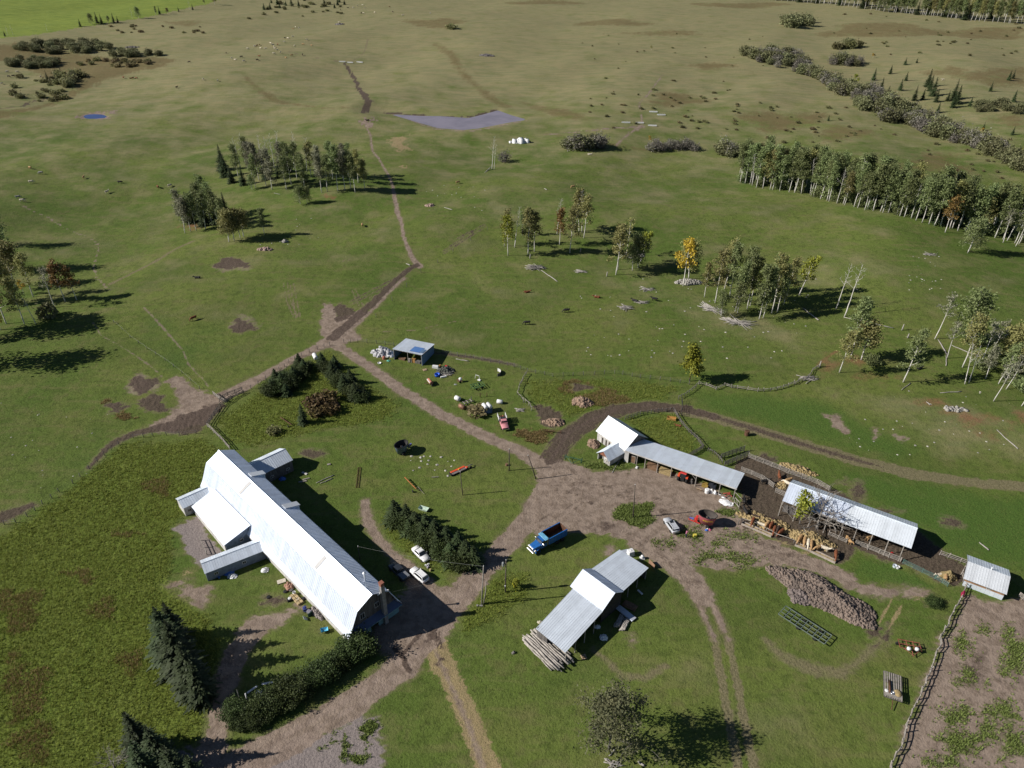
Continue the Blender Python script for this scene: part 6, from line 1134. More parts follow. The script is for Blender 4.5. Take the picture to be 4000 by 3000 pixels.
# feed mixers
def mixer(label, tubc, hitch, shellm, inm, ra, rb, z0, z1, text=None, hitchm=BRED, taper=.72, wheels=True):
    C = gp(*tubc); Hh = gp(*hitch); d = Hh - C; az = math.atan2(d[1], d[0]); t = thing('feed_mixer', label, 'feed mixer', C, az); n = 26
    def ring(k, z, off=0.): return [((ra * k + off) * math.cos(a), (rb * k + off) * math.sin(a), z) for a in np.linspace(0, 2 * math.pi, n, endpoint=False)]
    m = MB(); m.add(ring(taper, z0) + ring(1, z1), [tuple(range(n))[::-1]] + [(i, (i + 1) % n, n + (i + 1) % n, n + i) for i in range(n)]); sh = m.build('tub', shellm, t, True)
    m = MB(); m.add(ring(taper * .97, z0 + .06, -.04) + ring(1, z1 - .005, -.05), [tuple(range(n))] + [(i, n + i, n + (i + 1) % n, (i + 1) % n) for i in range(n)]); m.build('tub_lining', inm, t, True)
    m = MB(); m.add(ring(1, z1 + .02, .05) + ring(1, z1 + .02, -.09) + ring(1, z1 - .06, .05), [(i, (i + 1) % n, n + (i + 1) % n, n + i) for i in range(n)] + [(i, 2 * n + i, 2 * n + (i + 1) % n, (i + 1) % n) for i in range(n)]); m.build('rim', BLACK, t)
    m = MB(); m.lathe([(.5, z0 + .05), (.35, z0 + .7), (.12, z1 - .5)], 12); au = m.build('auger_cone', inm, t, True)
    m = MB()
    for k in range(28): a = k * .45; r = .95 - .022 * k; z = z0 + .15 + k * .05; m.add([(.2 * math.cos(a), .2 * math.sin(a), z), (r * math.cos(a), r * math.sin(a), z), (r * math.cos(a + .45), r * math.sin(a + .45), z + .05), (.2 * math.cos(a + .45), .2 * math.sin(a + .45), z + .05)], [(0, 1, 2, 3)])
    m.build('auger_flight', CHROME, au); L = np.linalg.norm(d[:2])
    m = MB(); 
    for s in (-1, 1): m.tube([(ra * .6, s * .7, .6), (L, s * .12, .55)], .09, 5)
    m.box((ra * .95 + .3, 0, .8), (.6, 1.1, .5)); m.build('drawbar', hitchm, t); MB().box((ra * .9 + .25, .1, 1.5), (.5, .7, .8)).build('gearbox', hitchm, t, bevel=.05); MB().tube([(L - .2, .2, 0), (L - .2, .2, .95)], .07, 6).build('jack', CHROME, t); MB().box((L - .6, -.1, .85), (.9, .3, .2)).build('shaft_guard', mat('blue_guard', (.16, .16, .5), .5), t)
    if wheels:
        for s in (-1, 1): wheel(t, -.4, s * rb * .78, .42, .32, PAINTW)
    MB().box((-.4, 0, .42), (.18, rb * 1.5, .16)).build('axle', hitchm, t)
    if text:
        cu = bpy.data.curves.new('lettering', 'FONT'); cu.body = text; cu.size = .62; cu.align_x = 'CENTER'; cu.extrude = .006
        tmp = bpy.data.objects.new('lettering', cu); COL.objects.link(tmp); dg = bpy.context.evaluated_depsgraph_get(); me = bpy.data.meshes.new_from_object(tmp.evaluated_get(dg)); bpy.data.objects.remove(tmp); me.name = 'lettering'; me.materials.clear(); me.materials.append(YELLOWP)
        # wrap the word round the near side of the tub
        sgn = 1 if (np.array([-math.sin(az), math.cos(az)]) @ (-C[:2])) > 0 else -1
        co = np.empty(len(me.vertices) * 3, np.float32); me.vertices.foreach_get('co', co); co = co.reshape(-1, 3); out = co.copy()
        for i, (x, y, z) in enumerate(co):
            zz = z0 + (z1 - z0) * .48 + y; k = taper + (1 - taper) * (zz - z0) / (z1 - z0); a = math.pi / 2 * sgn + x / (ra * k) * (-1 if sgn > 0 else 1) + (.12 * sgn); out[i] = ((ra * k + .03 + z) * math.cos(a), (rb * k + .03 + z) * math.sin(a), zz)
        me.vertices.foreach_set('co', out.ravel()); me.update(); ob('lettering', me, t)
    return t
mixer('faded red feed mixer with yellow lettering on its open tub', (2757, 2050), (2688, 2034), REDM, mat('tub_inside', (.10, .085, .075), .7, .2, .3), 1.95, 1.35, .75, 3.0, 'JAYLOR'); mixer('blue grey feed mixer tub standing empty on the lawn', (1570, 1768), (1608, 1742), mat('blue_grey_paint', (.13, .19, .26), .6, var=.35, scale=1.2), mat('dark_tub_inside', (.03, .028, .028), .7), 1.9, 1.35, .3, 2.6, None, mat('grey_iron', (.2, .2, .2), .6), .66)
# red tractor in the machine shed
p = FM(14.3, .9, 0); t = thing('farm_tractor', 'red orange tractor backed into the machine shed', 'tractor', p, RAD(62))
MB().box((.9, 0, 1.05), (2.2, .75, .7)).build('hood', BRED, t, bevel=.06); MB().box((-.5, 0, .85), (1.3, .8, .7)).build('rear_housing', BLACK, t); MB().box((-.35, 0, 2.5), (1.5, 1.5, .2)).build('cab_roof', BRED, t, bevel=.06)
for x in (-.95, .3):
    for y in (-.62, .62): MB().box((x, y, 1.85), (.08, .08, 1.25)).build('cab_pillar', BLACK, t)
for y in (-.64, .64): MB().box((-.33, y, 1.85), (1.15, .02, 1.1)).build('side_window', GLASS, t)
MB().box((-.97, 0, 1.85), (.02, 1.15, 1.1)).build('rear_window', GLASS, t); MB().box((-.25, 0, 1.25), (.5, .5, .12)).build('seat', BLACK, t)
for s in (-1, 1): wheel(t, -.6, s * .95, .82, .45, REDM); wheel(t, 1.7, s * .7, .5, .3, REDM); MB().box((-.6, s * .95, 1.72), (1.2, .5, .1)).build('fender', ORANGE, t, bevel=.03); MB().box((-1.1, s * .95, 1.6), (.14, .5, .3)).build('fender_end', ORANGE, t)
# disc mower
c, az, d = place((1760, 1856), (1822, 1828)); t = thing('disc_mower', 'long red and black disc mower lying behind the slim pole', 'mower', c, az)
MB().box((0, -.35, .42), (d * .92, .55, .14), taper=.95).build('red_cover', ORANGE, t, bevel=.03); MB().box((.0, .32, .40), (d * .95, .6, .08)).build('grey_cover', mat('grey_canvas', (.20, .17, .16), .8), t); MB().box((d * .5, 0, .3), (.3, 1.2, .5)).build('nose_plate', BLACK, t, bevel=.08); MB().box((-d * .47, .3, .5), (.5, .5, .25)).build('gear_cover', ORANGE, t, bevel=.04); MB().box((0, 0, .15), (d * .96, .5, .12)).build('cutter_bar', BLACK, t); MB().box((-.1, -.05, .58), (.3, .2, .18)).build('hydraulic_box', YELLOWP, t)
MB().tube([(-d * .48, .1, .5), (-d * .48 - 1., .3, .7), (-d * .48 - 1.7, .1, .4)], .09, 6).build('hitch_frame', mat('grey_iron', (.2, .2, .2), .6), t); wheel(t, -d * .48 - .9, .6, .3, .18)
# plough, weeder, cultivator
def plough(label, a, b, beamm, n=6, z=.75):
    c, az, d = place(a, b); t = thing('plough', label, 'plough', c, az); m = MB(); m.tube([(-d / 2, -.3, z), (d / 2, .3, z)], .1, 5); m.build('main_beam', beamm, t)
    for k in range(n):
        x = -d / 2 + (k + .5) * d / n; y = -.3 + .6 * (k + .5) / n; m = MB(); m.tube([(x, y, z), (x - .2, y - .35, z - .15), (x - .25, y - .4, .15)], .05, 4); m.build('shank', RUSTM, t); m = MB(); m.add([(x - .5, y - .7, .05), (x + .15, y - .35, .05), (x + .05, y - .1, .55), (x - .55, y - .4, .5)], [(0, 1, 2, 3)]); m.add([(x - .5, y - .72, .05), (x + .15, y - .37, .05), (x + .05, y - .12, .55), (x - .55, y - .42, .5)], [(3, 2, 1, 0)]); m.build('mouldboard', mat('worn_steel', (.34, .27, .20), .6, .3, .2), t)
    wheel(t, -d / 2 + .2, .5, .3, .15, RUSTM); return t
plough('orange beamed plough with tan mouldboards on the lawn', (1586, 1872), (1622, 1922), mat('orange_iron', (.45, .16, .05), .7, var=.25), 6); plough('old rusty plough frame half buried in weeds', (1100, 1635), (1135, 1668), RUSTM, 5, .6)
o = MB().tube([(0, 0, .35), (2.9, 0, .25)], [.05, .03], 5).build('wooden_pole', PALEW, None); g = gp(1632, 1905); o.location = tuple(g); o.rotation_euler[2] = math.atan2(*(gp(1656, 1932) - g)[[1, 0]]); tag(o, 'pale pole lying against the orange plough', 'pole')
def frame_wagon(label, P4, z, m, nx, name, bars, cat, deck=None, wheels=True):
    """flat rectangular frame from four pixel corners at height z"""
    q = [P(x, y, z) for x, y in P4]; c = sum(q) / 4; u = (q[1] - q[0] + q[2] - q[3]) / 2; L = np.linalg.norm(u); az = math.atan2(u[1], u[0]); v = (q[3] - q[0] + q[2] - q[1]) / 2; Wd = np.linalg.norm(v); t = thing(name, label, cat, (c[0], c[1], 0), az)
    for s in (-1, 1): MB().box((0, s * Wd / 2, z), (L, .12, .14)).build('side_rail', m, t)
    for k in range(bars): MB().box((-L / 2 + L * k / (bars - 1), 0, z - .01), (.11, Wd - .12, .12)).build('cross_bar', m, t)
    return t, L, Wd
t, L, Wd = frame_wagon('long grey green steel trailer frame with open bars', [(3070, 2366), (3248, 2482), (3221, 2516), (3040, 2399)], .85, mat('grey_green_steel', (.16, .20, .17), .6, var=.25), 0, 'trailer_frame', 9, 'trailer')
for s in (-1, 1): MB().box((0, s * Wd * .17, .82), (L, .1, .1)).build('inner_rail', MATS['grey_green_steel'], t)
for x in (-.6, 2.6):
    for s in (-1, 1): wheel(t, x, s * Wd * .42, .36, .2)
    MB().box((x, 0, .42), (.12, Wd * .85, .12)).build('axle', BLACK, t)
t, L, Wd = frame_wagon('grey slatted wooden hay wagon with straw at one end', [(3452, 2625), (3454, 2722), (3524, 2740), (3520, 2638)], .95, GREYW, 0, 'hay_wagon', 6, 'wagon')
for k in range(8): MB().box((0, -Wd / 2 + (k + .5) * Wd / 8, 1.06), (L, Wd / 8 * .55, .06)).build('deck_slat', PALEW, t)
MB().box((L * .36, 0, 1.11), (L * .22, Wd, .04)).build('deck_panel', PALEW, t); MB().tube([(L / 2, 0, .7), (L / 2 + 1.7, -.1, .35)], .07, 5).build('tongue', RUSTM, t)
for x in (-1.4, 1.5):
    for s in (-1, 1): wheel(t, x, s * Wd * .38, .36, .2)
wag = t
def onwagon(me_fn, x, y, z, name, label, cat, m):
    o = me_fn().build(name, m, None, True); q = np.array(Matrix.Rotation(wag.rotation_euler[2], 3, 'Z') @ Vector((x, y, z))) + np.array(wag.location); o.location = tuple(q); o.rotation_euler[2] = wag.rotation_euler[2]; tag(o, label, cat)
onwagon(lambda: MB().lathe([(.36, 0), (.36, .14), (.2, .16), (.2, .03)], 16), 1.55, -.1, 1.13, 'steel_hubcap', 'steel hubcap lying on the hay wagon straw', 'hubcap', CHROME); onwagon(lambda: MB().lathe([(.3, 0), (.3, .12), (.15, .13)], 14), 1.45, -1.0, 1.13, 'wheel_disc', 'white wheel disc lying on the hay wagon', 'wheel disc', PAINTW); onwagon(lambda: MB().box((0, 0, .12), (2.4, .3, .24)), .5, -.55, 1.1, 'brown_beam', 'dark brown beam lying along the hay wagon', 'beam', RUSTM); onwagon(lambda: MB().lathe([(.75, 0), (.7, .1), (.3, .22), (.03, .25)], 12, sx=1., sy=.8), 1.25, .7, 1.13, 'straw_heap', 'small straw heap on the hay wagon', 'straw', STRAW)
# red cultivator by the fence
c, az, d = place((3575, 2505), (3520, 2545)); g = gp(3550, 2530); t = thing('cultivator', 'rusty red cultivator frame with two white tanks', 'cultivator', g, RAD(-12)); CR = mat('rusty_red_frame', (.30, .09, .06), .75, var=.3)
for y in (-.9, .0, .9): MB().tube([(-1.8, y, .7), (1.7, y * .9, .7)], .07, 5).build('frame_bar', CR, t)
for x in (-1.8, -.5, .6, 1.7): MB().tube([(x, -.95, .72), (x, .95, .72)], .06, 5).build('cross_bar', CR, t)
MB().tube([(.1, -.95, .7), (.1, -2.3, .55)], .07, 5).build('drawbar', CR, t); MB().tube([(-1.2, -.9, .7), (.1, -2.1, .6)], .05, 5).build('brace', CR, t); MB().tube([(1.4, -.9, .7), (.1, -2.1, .6)], .05, 5).build('brace', CR, t)
for k in range(8): MB().tube([(-1.6 + k * .45, .3 * (k % 3) - .3, .7), (-1.6 + k * .45, .3 * (k % 3) - .1, .1)], .03, 4).build('tine', CR, t)
for x in (-1.9, 1.85): wheel(t, x, .2, .38, .2)
for x, y in ((-.5, -1.1), (.85, -.9)): MB().lathe([(.05, .72), (.32, .78), (.34, 1.15), (.2, 1.25)], 12, c=(x, y, 0)).build('white_tank', PAINTW, t, True)
# green wagon frame and others in the machinery corner
t, L, Wd = frame_wagon('green ladder frame wagon standing in the machinery corner', [(1838, 1503), (1884, 1489), (1892, 1507), (1850, 1519)], .8, GREENP, 0, 'wagon_frame', 6, 'wagon')
for x in (-.8, .9):
    for s in (-1, 1): wheel(t, x, s * Wd * .4, .33, .16)
MB().tube([(-L / 2, 0, .7), (-L / 2 - 1., -.4, .35)], .06, 5).build('tongue', GREENP, t)
c, az, d = place((1666, 1472), (1690, 1504)); t = thing('seed_drill', 'orange and white roller drill beside the scrap heap', 'seed drill', gp(1680, 1500), RAD(-62)); MB().lathe([(.45, -1.1), (.5, -1.05), (.5, 1.05), (.45, 1.1)], 14, c=(0, 0, .85), axis='x').build('drum', mat('orange_drum', (.55, .22, .14), .6, var=.2), t, True); MB().box((0, -.42, 1.1), (2.1, .12, .3)).build('hopper_edge', PAINTW, t); MB().tube([(-.5, -.4, .6), (-.3, -1.5, .3)], .06, 5).build('drawbar', RUSTM, t); MB().tube([(.4, -.4, .6), (-.3, -1.5, .3)], .06, 5).build('drawbar', RUSTM, t)
for s in (-1, 1): wheel(t, s * .0, 0, .4, .2).location = (s * 1.2, 0, .4)
t = thing('sprayer', 'small pink framed sprayer with white tank', 'sprayer', gp(1797, 1492), RAD(20)); MB().lathe([(.1, .55), (.42, .6), (.45, 1.15), (.3, 1.3), (.1, 1.35)], 14, c=(.1, 0, 0)).build('tank', PAINTW, t, True); PK = paint('pink_frame', (.55, .16, .17), .6)
for k in range(4): MB().tube([(-.9, -.6 + k * .35, .5 + .1 * k), (.6, -.5 + k * .33, .5)], .05, 5).build('frame_bar', PK, t)
MB().tube([(.5, .3, .6), (1.4, .5, 1.6)], .035, 4).build('boom', PK, t)
for s in (-1, 1): wheel(t, -.1, s * .6, .32, .15)
# tanks
def tank(label, a, b, r, m, z=None, name='storage_tank', cat='tank', ribs=0):
    A = gp(*a); B = gp(*b); d = B - A; L = np.linalg.norm(d); t = thing(name, label, cat, (A + B) / 2 + np.array([0, 0, z or 0]), math.atan2(d[1], d[0])); MB().lathe([(r * .3, -L / 2 - r * .16), (r * .8, -L / 2 - r * .08), (r, -L / 2), (r, L / 2), (r * .8, L / 2 + r * .08), (r * .3, L / 2 + r * .16)], 18, c=(0, 0, r), axis='x').build('shell', m, t, True)
    for k in range(ribs): MB().lathe([(r * 1.015, -.04), (r * 1.015, .04)], 18, c=(-L / 2 + L * (k + .5) / ribs, 0, r), axis='x', cap=False).build('band', mat('grey_band', (.5, .5, .52), .6), t)
    MB().box((0, 0, .06), (L * .6, r * 1.4, .14)).build('cradle', RUSTM, t); return t
tank('white cylinder tank lying left of the old timber frame', (1780, 1560), (1795, 1567), .62, PAINTW); tank('rusty brown cylinder tank beside the old timber frame', (1795, 1591), (1815, 1600), .6, mat('rusty_tank', (.30, .17, .11), .6, .3, .3, 1.5)); tank('white cylinder tank alone behind the wrapped bales', (1942, 1574), (1962, 1577), .55, PAINTW); tank('white tank standing at the spruce row by the dirt lane', (1228, 1392), (1236, 1408), .62, PAINTW)
t = thing('blue_bin', 'blue grey steel bin carrying two white tanks', 'bin', gp(1903, 1608), RAD(18)); BB2 = mat('blue_bin_paint', (.12, .19, .30), .6, var=.25)
for s in (-1, 1): MB().box((0, s * .8, .6), (2.2, .08, 1.2)).build('side', BB2, t); MB().box((s * 1.1, 0, .6), (.08, 1.6, 1.2)).build('end', BB2, t)
MB().box((0, 0, 1.14), (2.1, 1.5, .06)).build('lid', BB2, t)
for k, lb in enumerate(('plain white tank on top of the blue bin', 'strapped white tank on top of the blue bin')):
    q = np.array(Matrix.Rotation(RAD(18), 3, 'Z') @ Vector((-.55 + k * 1.15, .25, 1.16))) + np.array(t.location); u = thing('storage_tank', lb, 'tank', q, RAD(-62)); MB().lathe([(.15, -.98), (.5, -.9), (.52, .9), (.15, .98)], 16, c=(0, 0, .52), axis='x').build('shell', PAINTW, u, True); MB().box((0, 0, .05), (1.2, .7, .1)).build('cradle', RUSTM, u)
    for j in range(3 * k): MB().lathe([(.535, -.04), (.535, .04)], 16, c=(-.6 + .6 * j, 0, .52), axis='x', cap=False).build('band', mat('grey_band', (.5, .5, .52), .6), u)
# timber frame, curved feeder, swing frame
t = thing('timber_frame', 'old grey timber frame lying between the tanks', 'timber frame', gp(1828, 1575), RAD(35))
for s in (-1, 1): MB().box((0, s * .5, .45), (3.0, .16, .18)).build('runner', GREYW, t)
for x in (-1.2, -.2, .9): MB().box((x, 0, .6), (.16, 1.3, .14)).build('cross_bar', PALEW, t)
MB().box((1.1, 0, 1.), (.14, .14, 1.2)).build('upright', GREYW, t)
t = thing('curved_feeder', 'curved white topped feeder panel lying on the grass', 'feeder', gp(1945, 1460))
for k in range(5): a = -.9 + k * .45; MB().box((1.6 * math.cos(a) - .8, 1.6 * math.sin(a), .45), (.1, .75, .9), a).build('panel', GREYW if k < 3 else PAINTW, t)
t = thing('goal_stand', 'white bent pipe stand upright on the grass', 'stand', gp(1865, 1482), RAD(-30))
for s in (-.8, .8): MB().tube([(s, 0, -.1), (s * .7, 0, 1.3)], .06, 5).build('leg', PAINTW, t)
MB().tube([(-.56, 0, 1.3), (.56, 0, 1.3)], .06, 5).build('top_bar', PAINTW, t); MB().box((.7, -.2, .15), (.9, .6, .25)).build('foot_box', PAINTW, t, bevel=.05)
# ornate green gate, blue wheelbarrow
t = thing('green_rake', 'dark green iron hay rake in the grass by the small white shed', 'hay rake', gp(2240, 1800), RAD(-20)); GI = mat('green_iron', (.03, .13, .09), .6, var=.2)
MB().tube([(-2., 0, .8), (1.8, 0, .8)], .05, 5).build('main_bar', GI, t); MB().tube([(-1.6, 0, .8), (0, -1.6, .4)], .05, 5).build('drawbar', GI, t); MB().tube([(1.4, 0, .8), (0, -1.6, .4)], .05, 5).build('drawbar', GI, t)
for k in range(9): x = -1.8 + k * .42; MB().tube([(x, 0, .8), (x, .6, .7), (x, .7, .05)], .025, 4).build('tine', GI, t)
for s in (-1, 1): MB().lathe([(.62, -.05), (.68, 0), (.62, .05)], 18, c=(s * 1.95, 0, .68), axis='x', cap=False).build('wheel', GI, t)
t = thing('wheelbarrow', 'light blue wheelbarrow beside the barn wall', 'wheelbarrow', gp(1268, 2468), RAD(20)); m = MB(); m.add([(-.4, -.32, .3), (.4, -.26, .3), (.4, .26, .3), (-.4, .32, .3), (-.62, -.48, .72), (.66, -.42, .65), (.66, .42, .65), (-.62, .48, .72)], [(0, 1, 2, 3), (0, 4, 5, 1), (1, 5, 6, 2), (2, 6, 7, 3), (3, 7, 4, 0)]); m.build('tray', paint('sky_blue_paint', (.12, .50, .72), .5), t)
for s in (-1, 1): MB().tube([(.75, s * .1, .22), (-1.0, s * .34, .55)], .03, 5).build('handle', PALEW, t); MB().tube([(-.35, s * .25, .3), (-.4, s * .27, 0)], .03, 5).build('leg', BLACK, t)
wheel(t, .78, 0, .2, .1)
# ------------------------------------------------------------------ cattle and the person
def blob(name, parts, voxel, m, dec=None):
    """one continuous skin grown over tubes and ellipsoids"""
    b = MB()
    for p in parts:
        if p[0] == 't': b.tube(p[1], p[2], 10)
        else:
            c, r = p[1], p[2]; prof = [(max(.001, math.sin(a)), -math.cos(a)) for a in np.linspace(.05, math.pi - .05, 9)]; mm = MB().lathe(prof, 12); b.add([(c[0] + v[0] * r[0], c[1] + v[1] * r[1], c[2] + v[2] * r[2]) for v in mm.v], mm.f)
    me = b.mesh(name, m); o = bpy.data.objects.new('tmp', me); COL.objects.link(o); md = o.modifiers.new('r', 'REMESH'); md.mode = 'VOXEL'; md.voxel_size = voxel; md.use_smooth_shade = True
    s = o.modifiers.new('s', 'SMOOTH'); s.factor = .5; s.iterations = 4
    dg = bpy.context.evaluated_depsgraph_get(); r = bpy.data.meshes.new_from_object(o.evaluated_get(dg)); bpy.data.objects.remove(o); r.name = name; r.materials.clear(); r.materials.append(m)
    r.polygons.foreach_set('use_smooth', [True] * len(r.polygons)); return r
def cow_parts(pose):
    lie = pose == 'lie'; z = -.62 if lie else 0.
    p = [('t', [(-.95, 0, 1.12 + z), (-.55, 0, 1.05 + z), (0, 0, .98 + z), (.5, 0, 1.0 + z), (.85, 0, 1.08 + z)], [.24, .33, .40, .37, .24]), ('e', (-.72, 0, 1.12 + z), (.36, .31, .30)), ('e', (.55, 0, 1.02 + z), (.34, .29, .40))]
    if pose == 'graze': p += [('t', [(.8, 0, 1.12), (1.15, 0, .8), (1.35, .05, .42)], [.24, .18, .13]), ('t', [(1.3, .04, .5), (1.45, .05, .28), (1.52, .06, .1)], [.14, .125, .085])]; ear = (1.3, .04, .52)
    elif pose == 'eat': p += [('t', [(.8, 0, 1.12), (1.2, 0, .98), (1.45, 0, .7)], [.24, .18, .13]), ('t', [(1.38, 0, .8), (1.6, 0, .58), (1.72, 0, .42)], [.14, .125, .085])]; ear = (1.38, 0, .82)
    else: p += [('t', [(.8, 0, 1.12 + z), (1.15, 0, 1.3 + z), (1.35, .04, 1.45 + z)], [.25, .18, .14]), ('t', [(1.3, .04, 1.48 + z), (1.55, .06, 1.36 + z), (1.75, .07, 1.22 + z)], [.14, .125, .085])]; ear = (1.3, .04, 1.56 + z)
    for s in (-1, 1): p.append(('t', [ear, (ear[0] - .03, ear[1] + s * .27, ear[2] + .02)], [.06, .05]))
    if lie:
        for s in (-1, 1): p += [('t', [(.6, s * .2, .35), (.95, s * .32, .12), (.6, s * .38, .09)], [.13, .09, .06]), ('t', [(-.7, s * .25, .32), (-.25, s * .45, .2), (-.6, s * .5, .08)], [.19, .12, .06])]
    else:
        for s in (-1, 1):
            k = .08 * s
            p += [('t', [(.58, s * .19, .95), (.60 + k, s * .20, .55), (.57 + k, s * .19, .28), (.6 + k, s * .19, .04)], [.16, .095, .07, .075]), ('t', [(-.72, s * .2, 1.0), (-.62 - k, s * .22, .68), (-.86 - k, s * .2, .42), (-.8 - k, s * .2, .04)], [.23, .15, .08, .075])]
    p.append(('t', [(-1.05, 0, 1.25 + z), (-1.17, .02, 1.0 + z), (-1.15, .03, max(.1, .6 + z))], [.05, .035, .055])); return p
HIDE = {'white': mat('cream_hide', (.66, .58, .45), .85, var=.15, scale=1.5, obj=True), 'tan': mat('tan_hide', (.42, .26, .12), .85, var=.2, scale=1.5, obj=True), 'black': mat('black_hide', (.016, .014, .014), .7, var=.2, obj=True), 'brown': mat('red_brown_hide', (.20, .065, .025), .8, var=.25, scale=1.5, obj=True), 'grey': mat('grey_hide', (.30, .29, .28), .85, var=.25, scale=1.2, obj=True), 'dark': mat('dark_brown_hide', (.05, .03, .022), .8, var=.2, obj=True)}
COWM = {}
base_ = {p: blob('cow_' + p, cow_parts(p), .055, HIDE['white']) for p in ('stand', 'graze', 'eat', 'lie')}
def cowmesh(pose, col):
    if (pose, col) not in COWM: c = base_[pose].copy(); c.materials.clear(); c.materials.append(HIDE[col]); COWM[(pose, col)] = c
    return COWM[(pose, col)]
CN = {'white': 'cream white', 'tan': 'tan', 'black': 'black', 'brown': 'red brown', 'grey': 'grey', 'dark': 'dark brown'}; PN = {'stand': 'standing', 'graze': 'grazing', 'eat': 'feeding', 'lie': 'lying'}
def cow(px, py, col, pose, deg, where, s=1., grp=None, pos=None):
    g = gp(px, py) if pos is None else np.array(pos); lb = '%s cow %s %s' % (CN[col], PN[pose], where); o = ob('cow', cowmesh(pose, col), None, g - np.array([0, 0, .01]), (0, 0, RAD(deg)), (s, s, s)); tag(o, lb, 'cow', grp or 'cattle ' + where)
W1 = 'in the open pasture above the small left grove'
for x, y, c, ps, d in ((119, 660, 'tan', 'graze', 150), (161, 680, 'grey', 'graze', 190), (123, 715, 'white', 'graze', 20), (328, 698, 'tan', 'stand', 100), (470, 717, 'black', 'graze', 10), (618, 735, 'brown', 'graze', 130), (664, 730, 'white', 'graze', 60), (419, 755, 'white', 'stand', 70)): cow(x, y, c, ps, d, W1)
for x, y, c, ps, d, w in ((772, 1087, 'black', 'lie', 185, 'below the dark manure patch in the pasture'), (758, 1250, 'brown', 'graze', 230, 'beside the brown trail in the pasture'), (72, 775, 'grey', 'graze', 30, 'at the end of the pale thin trail'), (88, 788, 'white', 'graze', 10, 'just below another at the end of the pale trail'), (1416, 885, 'tan', 'graze', 100, 'in the pasture beside the tyre ruts'), (1788, 718, 'tan', 'graze', 40, 'among stones below the lone dead birch'), (2238, 735, 'tan', 'graze', 210, 'alone on the swell of the right pasture'), (2059, 1268, 'black', 'graze', 182, 'in the pasture above the weathered fence, lower of two'), (2213, 1220, 'black', 'graze', 186, 'in the pasture above the weathered fence, upper of two'), (2058, 1143, 'brown', 'lie', 10, 'below the big brush heap with a long log'), (2332, 1163, 'brown', 'lie', 170, 'between the brush heaps of the pasture'), (2480, 1177, 'black', 'lie', 150, 'against a small brush heap'), (2556, 1176, 'black', 'stand', 160, 'beside a small brush heap'), (3590, 1442, 'black', 'lie', 20, 'in tree shade above the red soil'), (1436, 471, 'dark', 'lie', 200, 'on the bare patch of the cattle path'), (691, 345, 'dark', 'stand', 70, 'alone below the far marsh'), (794, 313, 'white', 'graze', 100, 'left of a grey one in the far pasture'), (851, 318, 'grey', 'graze', 110, 'right of a white one in the far pasture'), (2303, 605, 'white', 'lie', 0, 'below the grey shrub clump'), (3682, 315, 'white', 'stand', 180, 'among the far spruces')): cow(x, y, c, ps, d, w)
W2 = 'in the scattered far herd near the path end'
far = [(968, 193, 'white'), (994, 184, 'white'), (996, 181, 'white'), (944, 225, 'black'), (906, 231, 'white'), (918, 234, 'white'), (952, 242, 'white'), (884, 210, 'dark'), (740, 245, 'dark'), (1005, 181, 'brown'), (1018, 192, 'white'), (1036, 190, 'white'), (1014, 178, 'tan'), (1058, 172, 'white'), (1066, 175, 'white'), (1071, 185, 'white'), (1074, 193, 'white'), (1082, 196, 'white'), (1085, 177, 'brown'), (1111, 167, 'white'), (1113, 149, 'black'), (1125, 152, 'white'), (1144, 146, 'white'), (1150, 180, 'white'), (1185, 176, 'tan'), (1199, 158, 'white'), (1217, 178, 'tan'), (1070, 212, 'white'), (1096, 208, 'white'), (1117, 226, 'tan'), (1140, 219, 'tan'), (1182, 216, 'dark'), (1012, 220, 'brown'), (1005, 237, 'dark'), (1155, 109, 'white'), (1146, 113, 'tan'), (1168, 112, 'white'), (483, 306, 'brown'), (511, 307, 'brown'), (520, 308, 'brown'), (534, 309, 'brown')]
for i, (x, y, c) in enumerate(far): cow(x, y, c, ('graze', 'stand', 'lie')[i % 3] if c != 'dark' else 'graze', i * 67 % 360, W2 if x > 700 else 'beyond the marsh in a short row', grp='cattle of the scattered far herd' if x > 700 else 'brown cattle beyond the marsh')
W3 = 'on the far rise near the top of the pasture'
for i, (x, y, c) in enumerate(((1380, 32, 'white'), (1396, 25, 'white'), (1417, 22, 'white'), (1425, 33, 'white'), (1420, 53, 'white'), (1412, 54, 'dark'), (1464, 51, 'white'), (1522, 29, 'tan'), (1534, 48, 'dark'), (1573, 62, 'white'), (1681, 54, 'grey'), (1360, 33, 'dark'), (1330, 40, 'dark'), (1325, 90, 'white'))): cow(x, y, c, ('graze', 'stand')[i % 2], i * 83 % 360, W3)
for x, y, c, d in ((68, 284, 'white', 20), (30, 283, 'grey', 190), (160, 303, 'white', 100), (8, 330, 'white', 80), (35, 302, 'black', 0), (52, 300, 'black', 30), (248, 320, 'black', 180)): cow(x, y, c, 'graze', d, 'in the small pasture behind the marsh')
